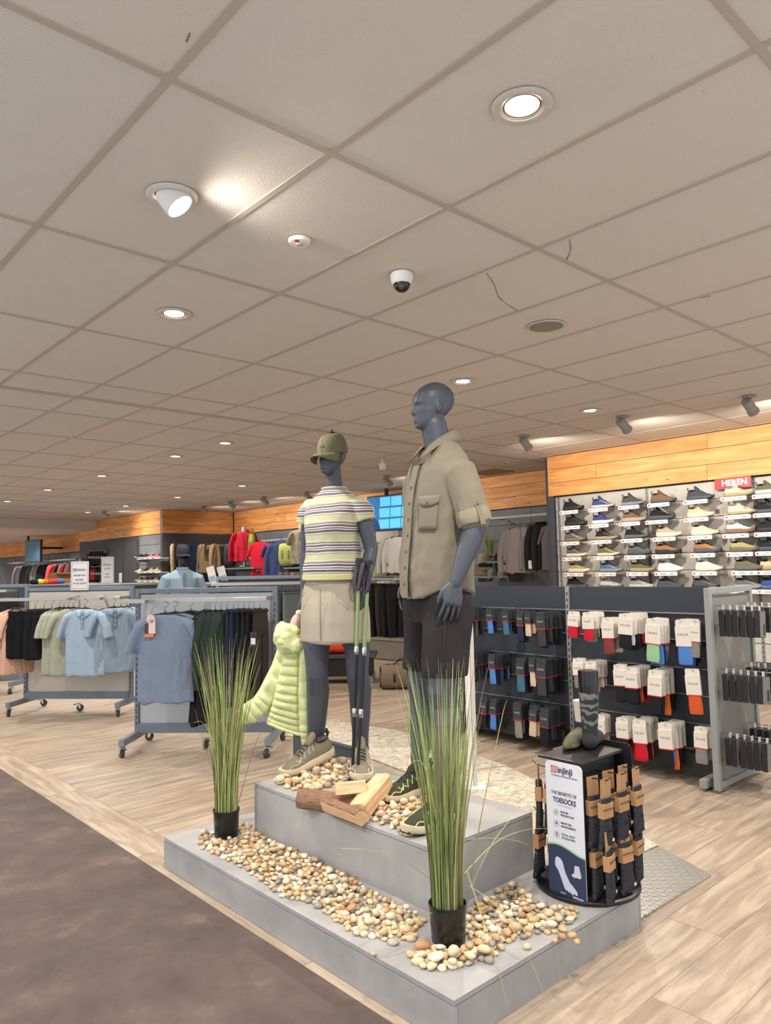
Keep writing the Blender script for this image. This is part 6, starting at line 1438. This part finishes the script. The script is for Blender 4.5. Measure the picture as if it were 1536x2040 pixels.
# --- right recess: jackets on a rail
arm_rail('r', 'chrome rail holding the taupe jackets beside the shoe wall', (8.85, 7.35), (8.85, 5.95), 2.245, .4)
GA = 'jackets on the rail beside the shoe wall'
gw('jacket', 'taupe soft-shell jacket facing out beside the shoe wall', (142, 130, 126), 1036, 1036, 8.6, -55, GA, 1, 1.0)
for k, (px, rgb, lb) in enumerate(((1058, (136, 124, 120), 'taupe jacket directly behind the facing one'), (1066, (130, 120, 116), 'second taupe jacket behind the facing one'), (1076, (34, 33, 35), 'black jacket next to the taupe ones'), (1086, (38, 36, 38), 'black jacket nearest the dark wall edge'))):
    gw('jacket', lb, rgb, px, 1034-k, 8.85, -20+6*k, GA, 1+k % 2, .98)
gw('tee', 'taupe T-shirt at the right end of the jacket rail', (120, 108, 108), 1102, 1032, 8.85, -38, GA, 2, .95)
q = atx(1057, 1125, 8.55); t = thing('swing_tag', 'white swing tag on the taupe jacket', 'tag', q, R(-55)); MB().box((0, 0, 0), (.06, .003, .12)).obj('card', plas((220, 216, 210), .6), t); MB().tube([(0, 0, .06), (0, 0, .14)], .002, 5).obj('cord', M_BLACK, t)
# --- wall shelves with caps, logs and grass
def wall_shelf(label, px0, px1, py, X0, d=.4, th=.03, mat=None):
    a, b = atx(px0, py, X0), atx(px1, py, X0); z = (a.z+b.z)/2
    t = thing('wall_shelf', label, 'shelf', (X0, (a.y+b.y)/2, z)); w = abs(a.y-b.y)
    MB().box((d/2, 0, -th/2), (d, w, th)).obj('board', mat or M_STEEL, t, bev=.003)
    for q in (-1, 1): MB().box((d*.55, q*(w/2-.03), -th-.03), (d*.9, .02, .06)).obj('bracket', M_STEEL, t)
    return z, (a.y+b.y)/2
z1, y1 = wall_shelf('grey upper wall shelf holding a khaki cap and grass', 945, 1008, 1118, 8.85)
z2, y2 = wall_shelf('grey lower wall shelf holding logs and grey caps', 945, 1012, 1148, 8.80)
def cap_thing(label, rgb, px, py, X0, rz, s=1.0):
    q = atx(px, py, X0); t = thing('cap', label, 'cap', q, R(rz), 'caps on the wall shelves'); c = cap(t, M.Scale(s, 4), fab(rgb), None, False, True)
    for ch in list(c.children): ch.parent = t; ch.matrix_local = M.Scale(s, 4)
    bpy.data.objects.remove(c); return t
def onshelf(t, z): t.location.z = z; return t
onshelf(cap_thing('khaki cap on the upper shelf beside the grass', (150, 140, 118), 964, 1110, 8.98, 215, 1.2), z1)
onshelf(cap_thing('black cap on the upper shelf right of the grass', (34, 34, 36), 996, 1108, 9.0, 230, 1.1), z1)
onshelf(cap_thing('grey cap on the lower shelf, left one', (132, 126, 120), 983, 1142, 8.95, 220, 1.15), z2); onshelf(cap_thing('grey cap on the lower shelf, right one', (150, 146, 140), 1003, 1142, 8.95, 220, 1.1), z2)
def mini_log(label, px, py, X0, r, ln, rz):
    q = atx(px, py, X0); d = V((cos(R(rz)), sin(R(rz)), 0))*ln/2; q.z = q.z; return log(label, q-d, q+d, r, (0, 0, 1), 1.6)
def lz(t, z): t.location.z = z; return t
lz(mini_log('log on the upper wall shelf under the black cap', 992, 1116, 9.05, .05, .30, 95), z1+.03); lz(mini_log('bark log on the lower wall shelf at its left', 956, 1143, 9.0, .07, .35, 95), z2+.045)
q = atx(976, 1112, 9.05); t = grass('potted_grass', 'small green grass on the wall shelf by the khaki cap', (q.x, q.y, z1), .42, 120, .05, .08, .17, 8, (), .01)
# --- television and shelves between the mannequins
a, b_ = atx(748, 990, 8.9), atx(803, 1053, 8.9); c = (a+b_)/2
tv = thing('television', 'wall television showing blue boxes between the two mannequins', 'television', c, R(8))
TW, TH = 1.0, .60
MB().box((.03, 0, 0), (.05, TW+.04, TH+.04)).obj('casing', plas((16, 16, 18), .3), tv, bev=.006); MB().box((.25, 0, .2), (.4, .06, .06)).obj('wall_arm', M_BLACK, tv); MB().box((.06, .1, .5), (.05, .05, .5)).obj('hanger_post', M_BLACK, tv)
scr = MB().box((0, 0, 0), (.006, TW, TH)).obj('screen', emit('screen_blue', (30, 104, 160), .6), tv)
SB = emit('screen_cyan', (96, 190, 224), .62); SD = emit('screen_dark', (20, 60, 110), .4); SK = emit('screen_skin', (120, 160, 190), .5)
for i in range(3):
    for j in range(3):
        MB().box((0, 0, 0), (.004, .24, .165)).obj('picture_box', SB, scr, loc=(-.005, .08-.26*i+.02*j, .20-.2*j)) if True else 0
MB(frame((-.008, .40, -.14), (0, -1, 0), (-1, 0, 0))).prism([(-.13, -.16), (.20, -.16), (.16, -.02), (.06, .05), (.04, .10), (-.08, .10), (-.13, .02)], .003).obj('picture_torso', SD, scr)
MB(frame((-.008, .40, .05), (0, -1, 0), (-1, 0, 0))).prism([(.075*cos(2*pi*i/14), .095*sin(2*pi*i/14)) for i in range(14)], .003).obj('picture_face', SK, scr)
z3, y3 = wall_shelf('grey wall shelf with logs and grass between the mannequins', 740, 805, 1147, 8.7, .5)
lz(mini_log('pale log on the middle wall shelf, front one', 758, 1140, 8.95, .06, .4, 70), z3+.04); lz(mini_log('log on the middle wall shelf leaning right', 778, 1138, 9.0, .06, .4, 120), z3+.04)
q = atx(770, 1140, 9.1); grass('potted_grass', 'small green grass on the shelf below the television', (q.x, q.y, z3), .40, 70, .05, .08, .08, 11, (), .01)
GB = 'tops hanging by the television'
gw('longsleeve', 'white long-sleeved top nearest the khaki shirt front', (206, 202, 194), 795, 1058, 8.75, -62, GB, 1, .95); gw('longsleeve', 'white long-sleeved top left of its twin', (200, 196, 188), 784, 1060, 8.8, -60, GB, 2, .95); gw('top', 'lime top hanging behind the striped sleeve', (190, 192, 140), 748, 1072, 8.8, -60, GB, 1, .95)
arm_rail('r', 'white rail carrying pale tops below the television', (8.8, 9.6), (8.8, 8.7), 1.98, .4)
# --- row of dark trousers below
arm_rail('r', 'rail of dark trousers behind the mannequin legs', (8.5, 10.7), (8.5, 8.6), 1.33, .6)
for k in range(10):
    c = ((40, 40, 38), (30, 30, 32), (70, 66, 54), (34, 34, 36), (150, 150, 84), (44, 42, 40), (28, 28, 30), (62, 58, 50), (36, 34, 36), (40, 40, 44))[k]
    gw('pants', '%s dark trousers from the left on the rail behind the mannequin legs' % ORD[k] if k != 4 else 'lime striped trousers on the rail behind the mannequin legs', c, 686+11.5*k, 1152, 8.5, -20-4*(k % 3), 'trousers behind the mannequin legs', 1+k % 2, .95, .95)
t = thing('storage_box', 'grey box on the floor below the dark trousers', 'box', (8.5, 9.1, 0), .1); MB().box((0, 0, .17), (.5, .8, .32)).obj('body', pm('grey_crate', (112, 104, 94), .7), t, bev=.01); MB().box((0, 0, .34), (.54, .84, .03)).obj('lid', pm('grey_crate_lid', (128, 120, 108), .6), t, bev=.006)
# orange rucksack and table behind the female legs
q = atz(672, 1372, 0); t = thing('display_table', 'dark low table with an orange bag behind the female legs', 'table', (6.3, 7.9, 0), R(-45)); MB().box((0, 0, .36), (1.0, .55, .04)).obj('table_top', M_SLATDARK, t); MB().box((0, 0, .22), (.9, .5, .24)).obj('front_board', plas((20, 20, 24), .6), t)
for i, j in ((-1, -1), (1, -1), (-1, 1), (1, 1)): MB().box((i*.44, j*.22, .05), (.05, .05, .1)).obj('leg', M_STEEL, t)
def bag(name, label, loc, rz, rgb, d, cat='bag', strap=(60, 50, 42)):
    t = thing(name, label, cat, loc, rz); b = MB(); L_, W_, H_ = d
    b.loft([[V((x, W_/2*f*abs(cos(a))**.6*(1 if cos(a) > 0 else -1), H_/2+H_/2*f*abs(sin(a))**.7*(1 if sin(a) > 0 else -1))) for a in [2*pi*j/24 for j in range(24)]] for x, f in ((-L_/2, .82), (-L_/2+.02, .95), (-L_/4, 1), (0, .98), (L_/4, 1), (L_/2-.02, .95), (L_/2, .82))])
    me = b.mesh('b', True, 60); o = mobj('body', me, pm('bag_%d' % rgb[0], rgb, .8, 0, .15, 20, .4, 30), t)
    for x in (-L_*.22, L_*.22): MB().tube([V((x, W_*.515*cos(a), H_/2+H_*.515*sin(a))) for a in [R(-80+20*i) for i in range(18)]], [(.018, .004)]*18, 8, False).obj('strap', fab(strap), t, True)
    MB().tube([(-L_*.22, W_*.3, H_*.95), (-L_*.1, W_*.2, H_*1.18), (L_*.1, W_*.2, H_*1.18), (L_*.22, W_*.3, H_*.95)], .012, 8).obj('handle', fab(strap), t, True)
    MB().box((-L_/2-.004, 0, H_/2), (.012, W_*.8, H_*.8)).obj('end_panel', fab((40, 36, 34)), t); MB().tube([(-L_*.4, 0, H_*1.0), (L_*.4, 0, H_*1.0)], .006, 6).obj('zip', plas((30, 28, 26), .4), t)
    return t
bag('duffel_bag', 'brown duffel bag lying on the wood floor behind the mannequin', (6.50, 6.83, 0), R(-42), (112, 92, 74), (.62, .34, .30))
q = atd(668, 1292, 9.8); bag('orange_bag', 'bright orange bag on the low table behind the female legs', V((6.3, 7.9, .38)), R(-44), (226, 76, 26), (.72, .34, .24), strap=(190, 60, 22))
# --- rack of grey trousers just right of the blue T-shirt rack
r4, T4, _ = rack('grey rack of grey-blue trousers behind the striped top', (4.55, 8.05), (5.3, 7.2), 1.45, M_SLATDARK)
rail(r4, -.55, .55, -.30, 1.36)
hung(T4, [('pants', '%s grey-blue trousers on the rack behind the striped top' % ORD[k], (104-6*(k % 2), 112, 116-4*(k % 3)), -.45+.15*k, -.30, 1.36, 50+6*(k % 2), 'grey trousers behind the striped top', 1+k % 2, .95, 1) for k in range(7)])
# --- far left of the recess: red jacket, T-shirts, hoodie, beige polo
GC = 'clothes on display left of the striped top'
def bust(label, px, py, X0, rz, rgb, kind, seed=1):
    """half-body form wearing a garment, standing on a pole"""
    q = atx(px, py, X0); t = thing('torso_form', label, 'torso form', (q.x, q.y, q.z), R(rz))
    me = garment_mesh(kind, seed); o = mobj('garment', me, fab(rgb), t); o.scale = (1, 1.7, 1)
    MB().limb([(0, 0, -.16), (0, 0, -.08), (0, 0, -.03)], [.06, .052, .05], 16).obj('neck', plas((150, 148, 144), .4), t, True)
    MB().tube([(0, 0, -.72), (0, 0, -.85)], .02, 10).obj('pole', M_CHROME, t, True); MB().lathe([(.13, -.865), (.13, -.85), (.03, -.845)], 24).obj('base', M_CHROME, t, True)
    MB().tube([(0, -.115, -.15), (0, -.13, -.40), (0, -.125, -.74)], .006, 6).obj('zip', fab((70, 90, 120)), t, True) if kind != 'polo' else MB().box((0, -.105, -.24), (.03, .006, .17)).obj('placket', fab((120, 110, 92)), t)
    return t
bust('torso form in a red hooded jacket left of the striped top', 486, 1050, 8.6, -50, (190, 32, 52), 'hoodie'); bust('torso form in a beige polo beside the striped top', 600, 1045, 8.5, -50, (150, 138, 116), 'polo', 2)
arm_rail('r', 'wall rail of red and blue tops left of the striped top', (8.7, 13.6), (8.7, 11.6), 2.16, .4)
gw('tee', 'red T-shirt facing out left of the navy hoodie', (198, 28, 50), 518, 1070, 8.5, -55, GC, 1, 1.02); gw('tee', 'bright blue T-shirt behind the red one', (66, 104, 160), 530, 1073, 8.65, -40, GC, 2, .95); gw('tee', 'red T-shirt between the blue ones', (180, 30, 48), 537, 1073, 8.7, -35, GC, 1, .9); gw('tee', 'navy T-shirt behind the hoodie', (48, 62, 100), 545, 1072, 8.7, -35, GC, 2, .95)
gw('hoodie', 'navy blue hoodie facing out left of the beige polo', (58, 72, 108), 560, 1070, 8.5, -50, GC, 1, 1.08)
wall_shelf('grey shelf below the red jacket with shoes', 448, 506, 1131, 8.3, .7); wall_shelf('grey shelf below the beige polo with folded clothes', 565, 612, 1130, 8.3, .6); wall_shelf('lower shelf with folded sweaters left of the striped top', 560, 615, 1148, 8.25, .6)
for k in range(4):
    q = atx(570+12*k, 1146, 8.35); o = MB().box((0, 0, .03), (.3, .1, .06)).obj('folded_sweater', fab(((120, 104, 90), (104, 92, 82), (132, 118, 102), (96, 86, 78))[k]), loc=q, bev=.015); tag(o, '%s folded brown sweater from the left on the lower shelf' % ORD[k], 'sweater', 'folded sweaters')
for k, (px, rgb) in enumerate(((492, (70, 74, 84)), (500, (84, 88, 96)))):
    q = atx(px, 1128, 8.45); t = thing('shoe', 'grey hiking shoe, %s one, below the red jacket' % ('left', 'right')[k], 'shoe', q, R(-60), 'shoes below the red jacket'); shoe_parts(t, fab(rgb), plas((60, 60, 62), .6), SBLK, SBLK, SBLK, None, None, 1.1, 1.2)
q = atx(459, 1128, 8.5); bag('backpack', 'small dark blue backpack left of the red jacket', q, R(-50), (40, 46, 62), (.24, .2, .5)); q = atx(572, 1128, 8.5); bag('lime_backpack', 'lime backpack hanging left of the beige polo', q, R(-50), (168, 172, 96), (.3, .25, .46), 'backpack', (120, 124, 70))
q = atx(502, 1120, 8.6); bag('lime_bag', 'narrow lime bag between the red jacket and red T-shirt', V((q.x, q.y, q.z)), R(-50), (150, 160, 50), (.12, .2, .62), 'bag', (100, 110, 40))
# --- tan tops on the recess wall
arm_rail('r', 'chrome rail of tan tops on the dark recess wall', (7.75, 15.25), (8.95, 15.25), 2.13, .01)
GD = 'tops on the dark recess wall'
for k, (px, rgb, lb, rz) in enumerate(((345, (176, 156, 128), 'beige top at the left end of the recess rail', 60), (357, (60, 58, 60), 'black top behind the navy cap on the recess rail', 65), (388, (44, 58, 88), 'navy top in the middle of the recess rail', 20), (414, (168, 146, 116), 'tan top with a black tag on the recess rail', -8), (428, (160, 138, 110), 'tan top at the right end of the recess rail', 40))):
    q = aty(px, 1074, 15.25-.05*k); garment('longsleeve', lb, rgb, q, R(rz), GD, 1+k % 2, 1.0, True, True, .9, .65)
q = aty(416, 1093, 14.95); t = thing('hang_sign', 'small black and orange hang sign on the tan top', 'sign', q, R(-15)); MB().box((0, 0, -.0), (.19, .006, .24)).obj('board', plas((46, 38, 34), .5), t); text('LIFE', .06, plas((226, 150, 70), .5), t, frame((0, -.005, .05), (1, 0, 0), (0, -1, 0)), 'lettering', .002); MB().box((0, -.005, .0), (.15, .002, .012)).obj('orange_bar', plas((220, 120, 50), .5), t); MB().tube([(0, 0, .12), (0, 0, .2)], .004, 5).obj('string', M_BLACK, t)
# --- small shoe shelves on the left wall
for r, py in enumerate((1112, 1140, 1158)):
    wall_shelf('narrow wire shelf of small shoes on the left wall, %s' % ('upper', 'middle', 'lower')[r], 272, 318, py, 7.25, .22, .02, M_LAB)
    for k in range(4):
        q = atx(277+11*k, py, 7.3); rgb = (((40, 40, 42), (44, 42, 44), (206, 120, 150), (206, 116, 146)), ((196, 180, 140), (50, 48, 46), (190, 170, 130), (196, 178, 136)), ((120, 100, 80), (90, 80, 70), (60, 60, 60), (140, 120, 96)))[r][k]
        t = thing('shoe', '%s small shoe on the %s wire shelf of the left wall' % (ORD[k], ('upper', 'middle', 'lower')[r]), 'shoe', (q.x+.12, q.y, q.z), R(180), 'small shoes on the left wall'); shoe_parts(t, fab(rgb), M_LAB, SBLK, fab(rgb), SBLK, None, None); t.scale = (.75, .75, .75)
# --- low counters behind the racks with leaning price signs
def counter(label, x0, x1, y0, y1, h, m=None):
    t = thing('low_gondola', label, 'shelving', ((x0+x1)/2, (y0+y1)/2, 0)); dx, dy = x1-x0, y1-y0
    MB().box((0, 0, h/2), (dx-.1, dy-.06, h-.04)).obj('body', m or M_SLATDARK, t); MB().box((0, 0, h-.02), (dx, dy, .04)).obj('top_board', M_STEEL, t, bev=.004); MB().box((0, 0, .05), (dx, dy, .1)).obj('plinth', M_SLATDARK, t)
    for k in range(3): MB().box((0, 0, .35+.3*k), (dx+.02, dy-.1, .02)).obj('shelf_board', M_STEEL, t)
    return t
counter('low dark counter behind the polo rack', 4.9, 6.3, 13.2, 14.2, 1.33); counter('low dark counter at the rear left behind the polo rack', 3.0, 6.3, 15.2, 17.2, 1.33); counter('low grey counter between the blue rack and the tan tops', 6.3, 7.6, 12.0, 12.8, 1.3, M_SLATBLUE)
q = aty(214, 1160, 15.4); price_sign('tall narrow white price sign on the rear counter', (q.x, q.y, 1.33), R(-38), .26, .55, [('Tenson', .385, .05, 0), ('BLOUSE', .30, .034, 0), ('€45,-', .19, .04, 0), ('€34,99', .12, .04, 1)])
for k, px in enumerate((426, 447)):
    q = aty(px, 1158, 12.3); t = thing('leaning_sign', 'small white leaning sign, %s of the pair behind the blue rack' % ('left', 'right')[k], 'sign', (q.x, q.y, 1.302), R(-50)); t.rotation_euler[1] = R(-14)
    MB().box((0, 0, .16), (.15, .008, .32)).obj('sheet', plas((216, 214, 210), .5), t); MB().box((0, -.006, .09), (.12, .003, .10)).obj('blue_print', plas((130, 160, 180), .5), t); MB().box((0, 0, .01), (.17, .06, .02)).obj('foot', M_CHROME, t)
for k in range(5):
    q = aty(440+14*k, 1162, 12.4); o = MB().box((0, 0, .012), (.16, .24, .024), rz=.3).obj('paper_tray', plas((206, 204, 200), .4), loc=(q.x+.0, 12.2+.1*(k % 2), 1.30)); tag(o, '%s white tray from the left on the grey counter' % ORD[k], 'tray', 'white trays'); o.location.x = 6.42+.22*k
# --- rear wall: clothes, bags and a television
arm_rail('r', 'long rail of red and white clothes on the rear wall', (7.3, 27.0), (7.3, 20.6), 1.95, .5)
GE = 'clothes on the rear wall rail'
RW = [(46, (150, 150, 140)), (58, (60, 60, 66)), (70, (80, 78, 80)), (82, (150, 160, 140)), (92, (40, 42, 52)), (110, (196, 90, 90)), (118, (190, 40, 46)), (126, (40, 38, 40)), (134, (150, 140, 132)), (142, (196, 60, 60)), (150, (176, 168, 160)), (156, (92, 84, 80)), (162, (186, 50, 44)), (168, (176, 44, 40)), (174, (60, 50, 50))]
for k, (px, rgb) in enumerate(RW):
    q = atx(px, 1106, 7.3); garment('jacket' if k % 3 else 'longsleeve', '%s garment from the left on the rear wall rail' % (ORD+['thirteenth', 'fourteenth', 'fifteenth'])[k], rgb, (q.x, q.y, 1.95), R(-35-10*(k % 3)), GE, 1+k % 2, 1.12, False, True, .85, .6)
wall_shelf('upper row of hooks for small black bags near the doors', 176, 208, 1096, 7.35, .12, .02); wall_shelf('lower row of hooks for small red and black bags near the doors', 176, 208, 1128, 7.35, .12, .02)
for r in range(2):
    for k in range(6):
        q = atx(180+5.0*k, 1097+32*r, 7.38); c = (40, 38, 40) if r == 0 or k > 2 else (190, 44, 50)
        t = thing('small_bag', '%s small hanging bag in the %s row near the doors' % (ORD[k], ('upper', 'lower')[r]), 'bag', (q.x, q.y, q.z-.02), R(-60), 'small hanging bags'); MB().box((0, 0, -.20), (.15, .10, .26)).obj('pouch', fab(c), t, bev=.03); MB().tube([(-.04, 0, -.08), (0, 0, -.0), (.04, 0, -.08)], .008, 6).obj('loop', fab(c), t, True); MB().box((0, -.052, -.16), (.06, .003, .05)).obj('badge', plas((190, 188, 186), .6), t)
a = atx(67, 1098, 6.9); tv2 = thing('television', 'dark wall television above the clothes on the rear wall', 'television', a, R(12)); MB().box((0, 0, 0), (.06, .85, .66)).obj('casing', plas((18, 18, 20), .3), tv2); MB().box((-.033, 0, 0), (.006, .79, .59)).obj('screen', emit('screen_dim', (52, 84, 96), .25), tv2); MB().box((.45, 0, .1), (.9, .06, .06)).obj('wall_arm', M_BLACK, tv2); MB().box((.02, .35, .55), (.05, .05, .55)).obj('hanger_post', M_BLACK, tv2)
# bright folded accessories on the counter behind the polo rack
for k, c in enumerate(((30, 30, 32), (220, 200, 60), (226, 120, 40), (214, 60, 40), (196, 50, 90), (50, 110, 170))):
    q = aty(66+10*k, 1166, 16.6); b = MB(); b.ell((0, 0, .05), (.11, .09, .06)); o = b.obj('beanie_hat', fab(c), None, True, 180, loc=(q.x, 16.5, 1.33)); tag(o, '%s colourful beanie from the left on the rear counter' % ORD[k], 'hat', 'beanies on the counter')
t = thing('cardboard_box', 'brown open cardboard box on the rear counter', 'box', (aty(100, 1150, 16.9).x+.3, 16.9, 1.33)); MB().box((0, 0, .12), (.55, .4, .24)).obj('body', pm('cardboard', (160, 112, 72), .85), t); MB().box((0, -.24, .22), (.5, .12, .01)).obj('flap', pm('cardboard', (160, 112, 72), .85), t)
